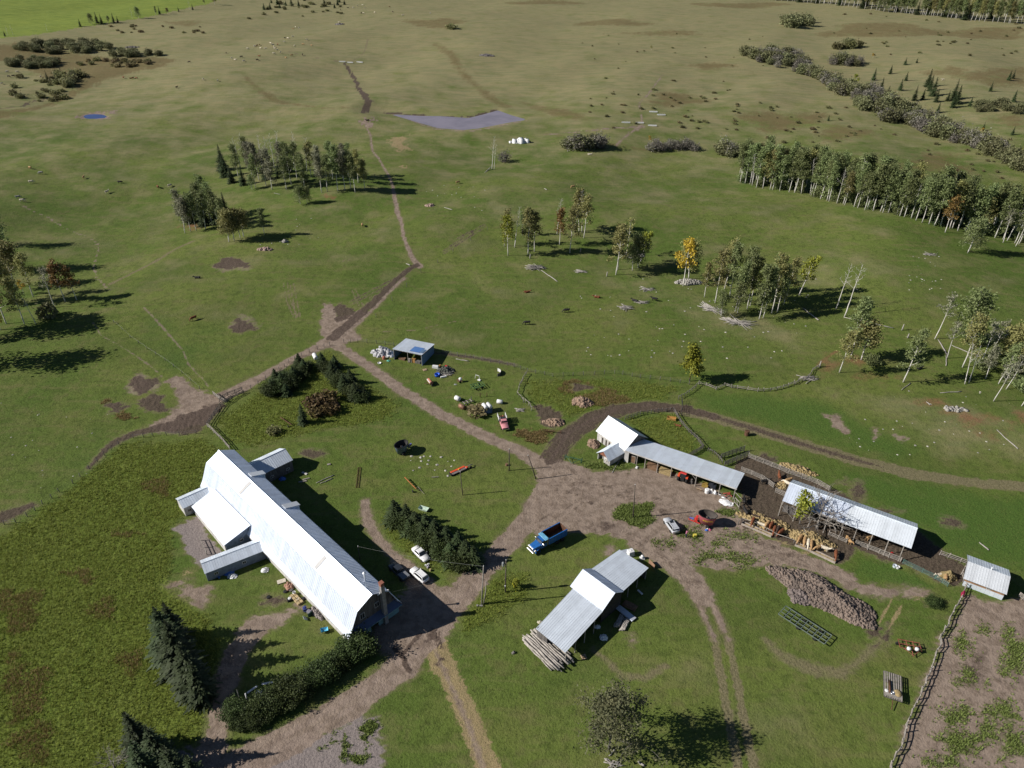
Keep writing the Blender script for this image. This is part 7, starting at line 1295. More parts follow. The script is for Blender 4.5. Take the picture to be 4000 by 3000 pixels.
# corral
W4 = 'at the feed bunk in the muddy corral'
for x, y, c, ps, d in ((2938, 2046, 'brown', 'eat', -120), (2972, 2052, 'white', 'lie', 150), (2994, 2058, 'tan', 'eat', -130), (3010, 2062, 'brown', 'eat', -125), (3022, 2080, 'brown', 'eat', -118), (3036, 2078, 'dark', 'eat', -122), (3048, 2088, 'brown', 'eat', -140), (3122, 2113, 'tan', 'eat', -130), (3140, 2123, 'tan', 'eat', -115), (3154, 2132, 'white', 'eat', -112), (3166, 2136, 'tan', 'eat', -110), (3196, 2148, 'tan', 'eat', -160), (3218, 2152, 'white', 'stand', -30), (3262, 2176, 'brown', 'eat', -112)): cow(x, y, c, ps, d, W4, .95)
for x, y, c, ps, d, w in ((2910, 2008, 'black', 'stand', 100, 'on the straw by the end of the machine shed'), (2950, 2022, 'dark', 'lie', 150, 'on the straw bed of the corral'), (3010, 2030, 'dark', 'lie', 160, 'on the straw edge near the shelter post'), (2905, 1965, 'black', 'stand', 80, 'in the shade at the machine shed end'), (3042, 1870, 'brown', 'stand', 80, 'by the rear corral fence over hay'), (3078, 1885, 'tan', 'eat', 200, 'behind the cattle shelter at the hay'), (3074, 1898, 'white', 'eat', 130, 'at the shelter corner facing the hay'), (2985, 1890, 'black', 'stand', 10, 'between the corral fences'), (3312, 2120, 'tan', 'stand', -80, 'under the shelter rails'), (3395, 2110, 'tan', 'stand', 20, 'inside the shelter shade'), (3672, 2250, 'white', 'lie', 190, 'beside the round bale at the green gate'), (3690, 2262, 'tan', 'eat', 60, 'against the round bale at the green gate')): cow(x, y, c, ps, d, w, .95)
cow(2650, 1665, 'brown', 'lie', 160, 'in the grass paddock by the hay feeder', .7)
# the person: bent over with a long pole
gq = gp(2678, 2098); t = thing('person', 'person in pink shirt bending forward with a long wooden pole', 'person', gq, RAD(50)); SKIN = mat('skin', (.42, .25, .18), .6, var=.05)
hp = (0, 0, .92); ch = (.30, 0, 1.32); nk = (.42, 0, 1.45); hd = (.54, 0, 1.56); hands = [(.78, -.05, .98), (.88, .08, 1.08)]
parts = [('t', [hp, (.12, 0, 1.1), ch, nk], [.13, .125, .15, .06]), ('e', hd, (.105, .085, .125)), ('e', (.645, 0, 1.53), (.025, .02, .025))]
for s in (-1, 1): parts += [('t', [(0, s * .09, .9), (.06 + .08 * s, s * .11, .5), (-.02 + .12 * s, s * .11, .08)], [.105, .075, .05]), ('t', [(-.02 + .12 * s, s * .11, .05), (.16 + .12 * s, s * .13, .04)], [.055, .045]), ('t', [(.32, s * .2, 1.36), (.5, s * .24, 1.12), hands[0 if s < 0 else 1]], [.07, .05, .04]), ('e', (.53, s * .09, 1.56), (.02, .02, .035))]
for hnd in hands:
    parts.append(('e', hnd, (.05, .045, .03)))
    for f in range(4): parts.append(('t', [hnd, (hnd[0] + .06, hnd[1] + .03 * (f - 1.5), hnd[2] - .02), (hnd[0] + .04, hnd[1] + .03 * (f - 1.5), hnd[2] - .06)], [.016, .014, .012]))
    parts.append(('t', [hnd, (hnd[0] + .02, hnd[1] + .06, hnd[2] + .02)], [.018, .014]))
ob('body', blob('body', parts, .022, SKIN), t)
sh = [('t', [(.02, 0, .95), (.13, 0, 1.12), ch, (.38, 0, 1.40)], [.155, .15, .175, .10])] + [('t', [(.31, s * .17, 1.37), (.44, s * .235, 1.2)], [.09, .075]) for s in (-1, 1)]
ob('shirt', blob('shirt', sh, .025, mat('pink_shirt', (.50, .17, .26), .85)), t)
ob('trousers', blob('trousers', [('t', [(0, s * .09, .95), (.06 + .08 * s, s * .11, .5), (-.02 + .12 * s, s * .11, .12)], [.13, .095, .075]) for s in (-1, 1)], .025, mat('dark_trousers', (.035, .04, .06), .9)), t)
ob('hair', blob('hair', [('e', (.515, 0, 1.60), (.115, .098, .11))], .02, mat('brown_hair', (.05, .03, .02), .7)), t)
for s in (-1, 1): MB().box((.12 + .12 * s, s * .12, .04), (.28, .1, .08)).build('boot', BLACK, t, bevel=.02)
a = gq + np.array(Matrix.Rotation(RAD(50), 3, 'Z') @ Vector((.76, .02, .96))); b = P(2714, 2040, 1.3); d = b - a; o = MB().tube([tuple(-d * .12), tuple(d)], [.035, .03], 6).build('wooden_pole', mat('new_wood', (.55, .42, .22), .7), None); o.location = tuple(a); tag(o, 'long wooden pole held between the person and the red feed mixer', 'pole')
# ------------------------------------------------------------------ logs, heaps, stones, clutter
DEADW = MATS['dead_wood']; LOGW = mat('peeled_log', (.46, .42, .375), .9, var=.3, scale=2., obj=True); STONE = mat('fieldstone', (.40, .38, .34), .9, var=.3, scale=2.)
def logm(L, r, m, seed, bend=.06):
    g = np.random.default_rng(seed); p = [(L * (k / 5 - .5), g.normal(0, bend), g.normal(0, bend * .4)) for k in range(6)]; return MB().tube(p, [r, r * 1.02, r * .95, r * .85, r * .75, r * .6], 8).mesh('log', m, True)
# stacked logs beside the plank shed
LOGS = [logm(7.2 + .5 * k, .15 + .02 * (k % 3), LOGW, k) for k in range(5)]
c0 = gp(2140, 2540); u = gp(2215, 2602) - gp(2075, 2470); az = math.atan2(u[1], u[0]); v = np.array([-math.sin(az), math.cos(az), 0])
k = 0
for lay, n in ((0, 12), (1, 10), (2, 7)):
    for j in range(n):
        y = (j - n / 2 + .5) * .36 + R_(-.05, .05) - .2 * lay; p = c0 + v * y * 1.15 + np.array([math.cos(az), math.sin(az), 0]) * R_(-.7, .7) + np.array([0, 0, .18 + lay * .29]); o = ob('log', LOGS[k % 5], None, p, (R_(-.02, .02), R_(-.015, .015), az + R_(-.05, .05) + (math.pi if k % 2 else 0))); k += 1
        tag(o, ['weathered grey log in the bottom layer of the stack', 'weathered grey log in the middle layer of the stack', 'weathered grey log on top of the stack'][lay], 'log', 'logs stacked at the plank shed')
def heap(name, label, px, py, rx, ry, h, m, seed, n=900, chunk=.22, rot=0., cat='heap'):
    """mound with a lumpy skin: a displaced cap plus clods"""
    g = np.random.default_rng(seed); c = gp(px, py); t = thing(name, label, cat, c, rot); N = 34; V = []; F = []
    ph = g.uniform(0, 6, 8)
    def hz(a, r):
        x, y = r * math.cos(a), r * math.sin(a); return h * max(0., 1 - r ** 1.7) * (1 + .22 * math.sin(3 * a + ph[0]) + .18 * math.sin(7 * x + ph[1]) * math.cos(6 * y + ph[2]) + .1 * math.sin(15 * x + ph[3]) * math.sin(14 * y + ph[4]))
    for i in range(14):
        r = i / 13
        for k in range(N):
            a = 2 * math.pi * k / N; w = 1 + .12 * math.sin(2 * a + ph[5]) + .1 * math.sin(5 * a + ph[6]); V.append((rx * r * w * math.cos(a) + g.normal(0, .03) * rx * .3, ry * r * w * math.sin(a) + g.normal(0, .03) * ry * .3, hz(a, r) + g.normal(0, .05) * h - (.12 if i == 13 else 0)))
    for i in range(13):
        for k in range(N): F.append((i * N + k, (i + 1) * N + k, (i + 1) * N + (k + 1) % N, i * N + (k + 1) % N))
    ob('mound', npmesh('mound', np.array(V), np.array(F), [m]), t)
    a = g.uniform(0, 6.28, n); r = np.sqrt(g.uniform(0, 1, n)); wv = 1 + .12 * np.sin(2 * a + ph[5]) + .1 * np.sin(5 * a + ph[6]); C = np.stack([rx * wv * r * np.cos(a), ry * wv * r * np.sin(a), np.array([hz(p, q) for p, q in zip(a, r)])], 1)
    cv = np.array([(-1, -1, -1), (1, -1, -1), (1, 1, -1), (-1, 1, -1), (-.8, -.7, 1), (.7, -.8, 1), (.8, .7, 1), (-.7, .8, 1)]) * .5
    cf = np.array([(4, 5, 6, 7), (0, 1, 5, 4), (1, 2, 6, 5), (2, 3, 7, 6), (3, 0, 4, 7)])
    s = chunk * (.35 + 1.9 * g.uniform(0, 1, (n, 1, 1)) ** 3) * g.uniform(.6, 1.3, (n, 1, 3)); ang = g.uniform(0, 6.28, n); ca, sa = np.cos(ang), np.sin(ang); B = cv[None] * s + g.normal(0, .12, (n, 8, 3)) * chunk
    B = np.stack([B[..., 0] * ca[:, None] - B[..., 1] * sa[:, None], B[..., 0] * sa[:, None] + B[..., 1] * ca[:, None], B[..., 2]], 2) + C[:, None, :]
    o = ob('clods', npmesh('clods', B.reshape(-1, 3), (cf[None] + 8 * np.arange(n)[:, None, None]).reshape(-1, 4), [m]), t); o['kind'] = 'stuff'; return t
MAN = mat('dry_manure', (.24, .185, .15), .95, var=.4, scale=.45, col2=(.105, .085, .073)); heap('manure_heap', 'long brown manure heap above the trailer frame', 3215, 2325, 9.6, 4.0, 1.3, MAN, 1, 6500, .27, RAD(-36)); heap('manure_heap', 'small grey manure heap beside the long brown one', 3125, 2330, 2.4, 1.9, .8, mat('grey_manure', (.22, .18, .165), .95, var=.3), 2, 420, .26); heap('manure_heap', 'round tan manure heap beyond the muddy track', 2275, 1575, 2.7, 2.2, 1.3, mat('tan_manure', (.36, .25, .18), .95, var=.3), 3, 900, .26); heap('manure_heap', 'low brown manure heap before the pipe gate', 2165, 1652, 2.4, 1.6, .8, mat('tan_manure', (.36, .25, .18)), 4, 620, .26); heap('earth_heap', 'small reddish earth heap by the white gable barn wall', 2318, 1735, 1.3, 2., .7, mat('tan_manure', (.36, .25, .18)), 5, 420, .22)
heap('straw_bed', 'thick yellow straw bed along the left feed bunk', 2990, 2040, 6., 1.9, .45, STRAW, 6, 2200, .28, RAD(-26)); heap('straw_bed', 'tall yellow straw pile along the right feed bunk', 3170, 2110, 4.9, 1.9, .8, STRAW, 7, 2200, .28, RAD(-30)); heap('straw_bed', 'loose straw pile outside the rear corral fence', 3112, 1836, 3.9, 1.7, .5, STRAW, 8, 1200, .26, RAD(-20)); heap('hay_pile', 'small hay pile inside the rear corral', 3058, 1898, 1.6, 1.1, .5, STRAW, 9, 500, .22); heap('round_bale', 'crumbling round hay bale behind the short green gate', 3702, 2256, 1.5, 1.3, 1.3, mat('old_hay', (.34, .26, .12), .95, var=.35, scale=4.), 10, 1000, .22, cat='bale')
heap('pallet_heap', 'rusty brown heap of bricks on the weedy mound', 1305, 1590, 1.3, 2., .8, mat('old_brick_brown', (.24, .13, .09), .9, var=.3), 11, 500, .22); heap('stone_heap', 'grey stone heap under the golden birch', 2690, 1105, 4.4, 2., .9, STONE, 12, 500, .45); heap('stone_heap', 'grey stone heap in the little clump of trees', 2478, 1000, 4., 1.8, .9, STONE, 13, 320, .45); heap('stone_heap', 'pinkish stone heap above the path bend', 1678, 804, 2., 1.2, .5, mat('pink_stone', (.42, .30, .25), .9, var=.3), 14, 160, .4); heap('stone_heap', 'pink and white stone heap below the lone aspen', 1036, 975, 2.3, 1.4, .5, mat('pink_stone', (.42, .30, .25)), 15, 160, .45); heap('stone_heap', 'grey boulder heap beside the lone aspen', 1113, 945, 1.2, 1., .6, STONE, 16, 60, .5); heap('stone_heap', 'stone heap on the red soil slope', 3730, 1600, 2.6, 1.2, .4, STONE, 17, 120, .4)
heap('stone_heap', 'flat grey stone pile far up the pasture', 1900, 218, 6., 2.6, .9, mat('dark_stone', (.20, .18, .175), .9, var=.3), 18, 400, .6); heap('stone_heap', 'flat stone pile topped by a white animal on the far pasture', 1328, 96, 5., 2.4, .8, mat('dark_stone', (.20, .18, .175)), 19, 300, .6); heap('stone_heap', 'violet grey stone pile below the crop field', 518, 186, 5.5, 2.2, .7, mat('dark_stone', (.20, .18, .175)), 20, 300, .6); heap('bale_wrap_heap', 'heap of white plastic wrapped bales near the muddy pond', 2030, 556, 5., 2., 1.3, PAINTW, 21, 60, 1.3)
# brush heaps and fallen logs
def brush(label, px, py, rx, ry, h, n, seed, rot=0.):
    g = np.random.default_rng(seed); t = thing('brush_heap', label, 'brush heap', gp(px, py), rot); lm = [logm(2 * rx * f, .05 + .02 * k, DEADW, seed + k, .12) for k, f in enumerate((.5, .75, .95))]
    for k in range(n): r = math.sqrt(g.uniform(0, 1)); a = g.uniform(0, 6.28); ob('branch', lm[k % 3], t, (rx * .4 * r * math.cos(a), ry * .7 * r * math.sin(a), .08 + h * g.uniform(0, 1) * (1 - r * .6)), (g.normal(0, .1), g.normal(0, .12), g.normal(0, .5)))
for lb, *a in (('large brush heap with one long bare log sticking out', 2092, 1048, 3.4, 2.2, 1.1, 46, 31), ('small pale brush heap of short sticks', 2270, 1062, 2.2, 1.2, .5, 26, 32), ('low flat brush heap above the black cows', 2530, 1132, 2.8, 1., .3, 24, 33), ('brush heap with a black cow against it', 2508, 1183, 2.2, 1., .4, 22, 34), ('round brown brush heap in the pasture', 2446, 1205, 2.4, 1.4, .8, 34, 35), ('upper of two brush heaps by the eastern grove', 2785, 1212, 4.4, 1.5, .9, 54, 36, -.7), ('lower of two brush heaps by the eastern grove', 2885, 1262, 5., 1.1, .7, 48, 37, -.4), ('thin stick heap far up on the right pasture', 3635, 995, 2.6, 1.2, .2, 16, 38), ('tangle of broken branches on the fence line', 3160, 1480, 2.6, 1.6, .6, 26, 39), ('grey board and branch tangle in the machinery corner', 1745, 1460, 2.2, 1.4, .5, 26, 40), ('small stick heap under the yard tree', 2400, 2985, 1.4, .8, .3, 14, 41), ('scrap of boards near the tumbled fence corner', 2030, 1602, 1.4, .9, .4, 14, 42)): brush(lb, *a)
def fallen(label, a, b, r=.16, m=None, z=.12, name='fallen_log', cat='log', seed=5):
    A = gp(*a); B = gp(*b); d = B - A; L = np.linalg.norm(d); o = ob(name, logm(L, r, m or DEADW, seed + int(a[0])), None, (A + B) / 2 + np.array([0, 0, z]), (0, 0, math.atan2(-d[1], -d[0]))); tag(o, label, cat)
for lb, a, b, r in (('long white log reaching out of the large brush heap', (2115, 1058), (2178, 1100), .16), ('log slanting down from the eastern grove shade', (3135, 1203), (3197, 1252), .2), ('long thin log at the foot of the taller bare birch', (3295, 1240), (3490, 1283), .16), ('bent log below the tufted leaning birch', (3665, 1325), (3697, 1385), .18), ('short log ending at the bent log', (3697, 1385), (3696, 1430), .14), ('thin log beside the white leaning trunk', (3715, 1348), (3790, 1382), .13), ('leaning pole log in the right birches', (3882, 1345), (3943, 1303), .15), ('log lying below the red soil patch', (3893, 1680), (3975, 1755), .13), ('short log above the red soil patch', (3672, 1536), (3755, 1530), .13), ('stick at the edge of the red soil patch', (3618, 1570), (3632, 1583), .13), ('thin log above the red soil slope', (3520, 1525), (3558, 1498), .1), ('thin log crossing under the right birches', (3910, 1425), (3968, 1455), .1), ('log lying on the grass right of the shelter', (3825, 2120), (3862, 2150), .14), ('dead log before the lone dead birch', (1880, 682), (1918, 660), .22), ('bone white log by the far path bend', (1587, 1030), (1602, 1038), .2), ('pale log on the right pasture swell', (2126, 737), (2137, 742), .2), ('grey log above the path bend stones', (1735, 812), (1767, 820), .16), ('pale pole in front of the corner gate mud', (1070, 755), (1095, 760), .1), ('log beside the yard tree foot', (2380, 2955), (2400, 2930), .14), ('thick log at the lower edge below the yard tree', (2490, 2978), (2516, 2992), .18), ('timber behind the open fronted shed', (1780, 1404), (1832, 1412), .14), ('long thin board on the lawn beside the barn wing', (1235, 1888), (1305, 1857), .1), ('grey beam lying on the lawn by the barn wing', (1250, 1890), (1300, 1870), .1), ('long timber leaning in the grass below the small shed', (2392, 1848), (2436, 1775), .12)): fallen(lb, a, b, r)
for i, (x, y) in enumerate(((2267, 985), (2070, 1010), (3523, 1290), (3545, 1320), (3345, 1310), (3200, 1435), (3895, 1325), (2370, 1080))):
    o = MB().tube([(0, 0, -.2), (.05, 0, .8), (.1, .05, 1.5 + .3 * (i % 3))], [.22, .2, .12], 8).build('tree_stump', DEADW, None, True); o.location = tuple(gp(x, y)); tag(o, ['broken dark stump among the middle grove', 'slanted snag left in the middle grove', 'pale split stump near the tufted birch', 'short pale snag near the split stump', 'jagged grey stump under the leafy birch', 'thick stump at the collapsed fence', 'grey stump near the leaning pole log', 'low stump beside the twin white trunks'][i], 'stump')
# field stones
SM = []
for k in range(5):
    g = np.random.default_rng(200 + k); b = MB().lathe([(.05, 0), (.9, .1), (1., .35), (.6, .62), (.05, .7)], 9); b.v = [(v[0] * g.uniform(.8, 1.2), v[1] * g.uniform(.7, 1.1), v[2] * g.uniform(.85, 1.15)) for v in b.v]; SM.append(b.mesh('fieldstone', STONE if k % 2 else mat('pale_stone', (.52, .49, .42), .9, var=.2)))
def stones(n, box, s, lb, grp):
    for k in range(n):
        o = ob('fieldstone', SM[k % 5], None, gp(R_(box[0], box[2]), R_(box[1], box[3])) - np.array([0, 0, .05]), (0, 0, R_(0, 6.28)), (1, 1, 1)); q = s * R_(.5, 1.3); o.scale = (q, q, q * .8); tag(o, lb, 'stone', grp)
stones(90, (2250, 1080, 3200, 1400), .28, 'pale stone strewn over the pasture between brush heaps', 'stones strewn between the brush heaps'); stones(40, (3300, 1520, 3950, 1780), .24, 'pale stone on the worn slope above the green track', 'stones on the worn slope'); stones(26, (3550, 980, 3680, 1140), .26, 'pale stone on the bare pasture right of the swell', 'stones right of the swell'); stones(24, (0, 1560, 420, 1960), .2, 'tiny pale stone in the left pasture', 'tiny stones of the left pasture'); stones(22, (1640, 720, 1900, 830), .25, 'pale stone on the pasture below the lone dead birch', 'stones below the lone dead birch'); stones(18, (1590, 1780, 1780, 1870), .3, 'pale stone or scrap in the lawn beside the plough', 'stones in the lawn beside the plough'); stones(16, (1000, 850, 1250, 960), .25, 'pale stone by the lone aspen', 'stones by the lone aspen')
# ---- clutter: simple made things, each on its own
def item(name, label, cat, px, py, mb, m, rz=0., smooth=False, bevel=0., z=0., pos=None, group=None):
    o = mb.build(name, m, None, smooth, bevel); o.location = tuple((gp(px, py) if pos is None else np.asarray(pos, float)) + np.array([0, 0, z])); o.rotation_euler[2] = rz; tag(o, label, cat, group); return o
def crumple(rx, ry, h, seed, n=10):
    g = np.random.default_rng(seed); b = MB(); V = []; 
    for i in range(n):
        for j in range(n): x = (i / (n - 1) - .5) * 2; y = (j / (n - 1) - .5) * 2; r = min(1, math.hypot(x, y)); V.append((x * rx * (1 - .25 * abs(y)) + g.normal(0, .05) * rx, y * ry * (1 - .25 * abs(x)) + g.normal(0, .05) * ry, max(.03, h * (1 - r) + abs(g.normal(0, .22)) * h)))
    return b.add(V, [(i * n + j, (i + 1) * n + j, (i + 1) * n + j + 1, i * n + j + 1) for i in range(n - 1) for j in range(n - 1)])
BLUET = mat('blue_tarp', (.06, .16, .48), .6, var=.2); TAN = mat('tan_board', (.46, .34, .22), .85, var=.2); SHEETM = metal('loose_sheet_metal', (.60, .64, .70), .45, .5)
item('white_sack', 'crumpled white sheet on the lawn beside the barn wall', 'sheet', 1035, 2228, crumple(.8, .75, .5, 1), PAINTW); item('white_tarp', 'white tarp heap half in the shade of the low barn wing', 'tarp', 908, 2252, crumple(1., .7, .5, 2), PAINTW); item('blue_tarp', 'blue tarp lying in the shade of the low barn wing', 'tarp', 893, 2238, crumple(1.2, .8, .35, 3), BLUET); item('blue_bag', 'blue bag in the shadow behind the barn', 'bag', 1103, 1872, crumple(.8, .7, .6, 4), BLUET); item('blue_bucket', 'small blue bucket at the low wing wall', 'bucket', 856, 2258, MB().lathe([(.16, 0), (.2, .35), (.17, .35), (.14, .05)], 12), BLUET)
item('pale_board', 'pale plywood board leaning by the barn side wall', 'board', 1100, 2272, MB().box((0, 0, .12), (1.6, 1., .1)), mat('pale_ply', (.62, .56, .46), .8, var=.2), RAD(25), bevel=.01)
for i, (x, y, fl_) in enumerate(((1115, 2312, 0), (1138, 2306, 1), (1049, 2334, 2), (1185, 2340, 3))):
    t = thing('old_tyre', ['old tyre lying flat on grass near the barn wall', 'old tyre propped on brick rubble at the barn wall', 'tyre with white rim alone on the dirt', 'dark tyre in the clutter at the barn wall'][i], 'tyre', gp(x, y)); MB().lathe([(.22, .0), (.38, .02), (.42, .12), (.38, .24), (.22, .25)], 16).build('tread', BLACK if i != 1 else mat('dusty_rubber', (.12, .11, .10), .9), t, True); MB().lathe([(.03, .1), (.22, .12), (.22, .16), (.03, .2)], 12).build('rim', PAINTW if i == 2 else RUSTM, t)
heap('brick_rubble', 'rubble of red bricks along the barn side wall', 1130, 2290, 1.2, .7, .4, mat('rubble_brick', (.42, .24, .17), .9, var=.3), 50, 160, .24, RAD(-45))
for k in range(8): item('hay_block', 'tan bale block stacked against the barn side wall', 'bale', 0, 0, MB().box((0, 0, .2), (.7, .5, .4)), mat('tan_block', (.52, .40, .22), .9, var=.2), RAD(-45), bevel=.03, pos=FB(17.2 - (k % 4) * .78, -6.3 - .62 * (k // 4), 0), group='bale blocks at the barn wall')
for i, (x, y, r, h, m, lb) in enumerate(((1150, 2322, .3, .7, PAINTW, 'white drum in the clutter at the barn wall'), (1165, 2344, .22, .45, PAINTW, 'small white pail in the clutter at the barn wall'), (1160, 2352, .2, .4, mat('cream_pail', (.6, .5, .4), .6), 'cream pail at the edge of the clutter'), (1252, 2412, .2, .3, PAINTW, 'small white bucket below the barn clutter'))): item('pail', lb, 'pail', x, y, MB().lathe([(r * .85, 0), (r, h), (r * .9, h), (r * .8, .06)], 14), m, smooth=True)
item('black_crate', 'black crate with a white cloth on the grass', 'crate', 1132, 2345, MB().box((0, 0, .2), (.9, .8, .4)).box((.05, .05, .42), (.4, .5, .06)), BLACK, .5, bevel=.03); item('cloth', 'white cloth draped on the black crate', 'cloth', 1132, 2343, crumple(.3, .35, .1, 9), PAINTW, z=.42)
item('engine_block', 'blue engine block standing by the barn wall', 'engine', 1192, 2385, MB().box((0, 0, .45), (.7, .9, .6)).box((.1, .1, .85), (.4, .5, .3)).box((0, -.5, .3), (.3, .3, .3)), mat('navy_engine', (.05, .07, .25), .5, var=.3), .4, bevel=.06); item('battery_crate', 'grey crate of machine parts beside the engine block', 'crate', 1210, 2395, MB().box((0, 0, .35), (1., .7, .5)).box((0, 0, .65), (.8, .5, .15)), mat('grey_parts', (.28, .27, .32), .6, var=.4), -.4, bevel=.04); item('metal_panel', 'grey green metal panel leaning in the grass by the barn', 'panel', 1195, 2420, MB().box((0, 0, .3), (.9, .06, 1.1), ax=((.5, -.85, 0), (.6, .35, .7), (-.55, -.35, .75))), mat('green_grey_panel', (.33, .38, .36), .6), 0.); item('dark_sheet', 'dark green sheet standing beside the engine clutter', 'sheet', 1212, 2405, MB().box((0, 0, .4), (.9, .08, .8)), mat('dark_green_sheet', (.04, .09, .08), .5), .9); heap('scrap_iron', 'scrap iron strip along the barn side wall', 1240, 2400, 1.6, .5, .5, mat('scrap_mix', (.34, .30, .28), .7, .3, .5, 3.), 51, 140, .3, RAD(-46))
for i, (x, y, dx) in enumerate(((985, 2695, .8), (1045, 2670, .2), (1210, 2615, .9))): item('white_board', ['white board in the shade beside the hedge lawn', 'pale plank lying inside the lawn shade', 'long white board lying on the lawn by the hedge'][i], 'board', x, y, MB().box((0, 0, .08), (1.8, .35, .12)).box((.3, 0, .16), (.3, .36, .04)), PAINTW, dx, bevel=.01)
item('white_sack', 'white sack heap beside the driveway hedge', 'sack', 1012, 2708, crumple(.6, .5, .4, 12), PAINTW)
# cans between the white cars, wood scraps on the lawn
for i, (x, y, m) in enumerate(((1664, 2212, PAINTW), (1674, 2208, PAINTW), (1672, 2218, mat('lilac_can', (.55, .5, .6), .5)), (1681, 2230, mat('straw_can', (.6, .48, .25), .7)))): item('jerry_can', ['white can standing before the sedan bumper', 'white can beside another at the sedan bumper', 'lilac can between the two white cars', 'yellowish can beyond the sedan bumper'][i], 'can', x, y, MB().box((0, 0, .22), (.42, .28, .44)).lathe([(.06, .44), (.05, .52)], 8), m, .4 * i, bevel=.04)
for i, (x, y, w, l, a) in enumerate(((1190, 1850, 1.5, .5, -.5), (1183, 1882, 1.8, .4, .3), (1196, 1872, 1.6, .3, .4), (1285, 1815, .8, .5, .2), (1700, 1865, 1.6, .15, .1))): item('wood_plank', ['pale plank by the barn wing shadow', 'grey plank stacked near the barn wing', 'thin plank near the barn wing', 'white scrap board on the lawn behind the barn', 'thin white plank on the lawn by the plough'][i], 'plank', x, y, MB().box((0, 0, .1), (w, l, .14)).box((w * .2, 0, .2), (w * .5, l * .6, .06)), PALEW if i else WHITE, a)
t = thing('harrow_section', 'long narrow rusty harrow lying in the lawn', 'harrow', gp(1400, 1866), math.atan2(*(gp(1409, 1806) - gp(1396, 1926))[[1, 0]]))
for s in (-1, 1): MB().box((0, s * .3, .12), (7.2, .06, .1)).build('side_bar', RUSTM, t)
for k in range(16): MB().box((-3.5 + k * .465, 0, .13), (.05, .6, .08)).build('cross_bar', RUSTM, t)
item('bath_tub', 'white and green bathtub behind the spruce row', 'bathtub', 1655, 1992, MB().add([(-.9, -.4, .05), (.9, -.4, .05), (.9, .4, .05), (-.9, .4, .05), (-1.1, -.55, .6), (1.1, -.55, .6), (1.1, .55, .6), (-1.1, .55, .6)], [(3, 2, 1, 0), (0, 1, 5, 4), (1, 2, 6, 5), (2, 3, 7, 6), (3, 0, 4, 7)]), mat('pale_green_enamel', (.55, .68, .58), .4), -.4)
# scrap corner by the open fronted shed
heap('scrap_heap', 'white and grey scrap heap left of the open fronted shed', 1498, 1380, 3.4, 2.2, .7, mat('white_scrap', (.52, .52, .54), .6, .1, .4, 2.), 60, 380, .55, cat='scrap heap'); heap('scrap_heap', 'dark branches and scrap heap right of the open fronted shed', 1740, 1450, 2.6, 1.8, .6, mat('dark_scrap', (.12, .13, .11), .8, .1, .5, 2.), 61, 260, .4, cat='scrap heap')
for i, (nm, lb, x, y, mb, m, rz) in enumerate((('fridge', 'white fridge lying beside the open fronted shed', 1701, 1437, MB().box((0, 0, .35), (1.7, .8, .7)).box((.2, 0, .72), (1.2, .7, .04)), PAINTW, -.2), ('blue_drum', 'bright blue half drum full of scrap', 1708, 1470, MB().lathe([(.6, 0), (.75, .8), (.68, .8), (.55, .1)], 16), mat('bright_blue_plastic', (.01, .10, .62), .4), 0), ('white_trough', 'long white trough beside the blue drum', 1733, 1474, MB().box((0, 0, .2), (1.7, .45, .35)).box((0, 0, .4), (1.5, .3, .05)), PAINTW, .35), ('tyre_ring', 'black tyre with a red centre in the scrap corner', 1742, 1433, MB().lathe([(.3, 0), (.65, .03), (.68, .22), (.35, .28)], 18), BLACK, 0), ('red_disc', 'red disc lying inside the black tyre', 1743, 1432, MB().lathe([(.05, .2), (.36, .22), (.36, .3), (.05, .34)], 14), BRED, 0), ('tan_panel', 'tan board on the grass before the open fronted shed', 1660, 1446, MB().box((0, 0, .12), (1.1, .9, .12)).box((.1, .05, .22), (.7, .5, .08)), TAN, .5), ('red_drum', 'rusty red machine part beside the white scrap', 1500, 1402, MB().lathe([(.5, 0), (.45, .7), (.2, .9)], 10), mat('rusty_red_part', (.45, .15, .10), .7), 0), ('green_bag', 'turquoise bag beside the red machine part', 1518, 1410, crumple(.6, .45, .35, 71), mat('turquoise_bag', (.12, .5, .38), .6), 0), ('round_disc', 'white round disc leaning on the white scrap', 1519, 1392, MB().lathe([(.05, .3), (.62, .32), (.62, .4), (.05, .44)], 18), PAINTW, 0), ('white_basin', 'small white basin on the grass by the white scrap', 1482, 1420, MB().lathe([(.4, 0), (.55, .25), (.45, .25), (.3, .06)], 14), PAINTW, 0), ('orange_can', 'orange box by the white fridge', 1719, 1433, MB().box((0, 0, .3), (.5, .5, .6)).box((0, 0, .64), (.3, .3, .1)), mat('orange_box', (.42, .22, .07), .8), .3), ('grey_cloth', 'grey cloth left in the grass by the sprayer', 1779, 1502, crumple(.45, .35, .2, 72), mat('grey_cloth', (.35, .36, .35), .8), 0))): item(nm, lb, nm.replace('_', ' '), x, y, mb, m, rz, nm in ('blue_drum', 'tyre_ring'))
for i, (x, y) in enumerate(((1876, 1552), (1902, 1550))): item('steel_post', ['left of two rusty posts by the wrapped tanks', 'right of two rusty posts by the wrapped tanks'][i], 'post', x, y, MB().tube([(0, 0, -.2), (0, 0, 1.3)], .09, 6), RUSTM)
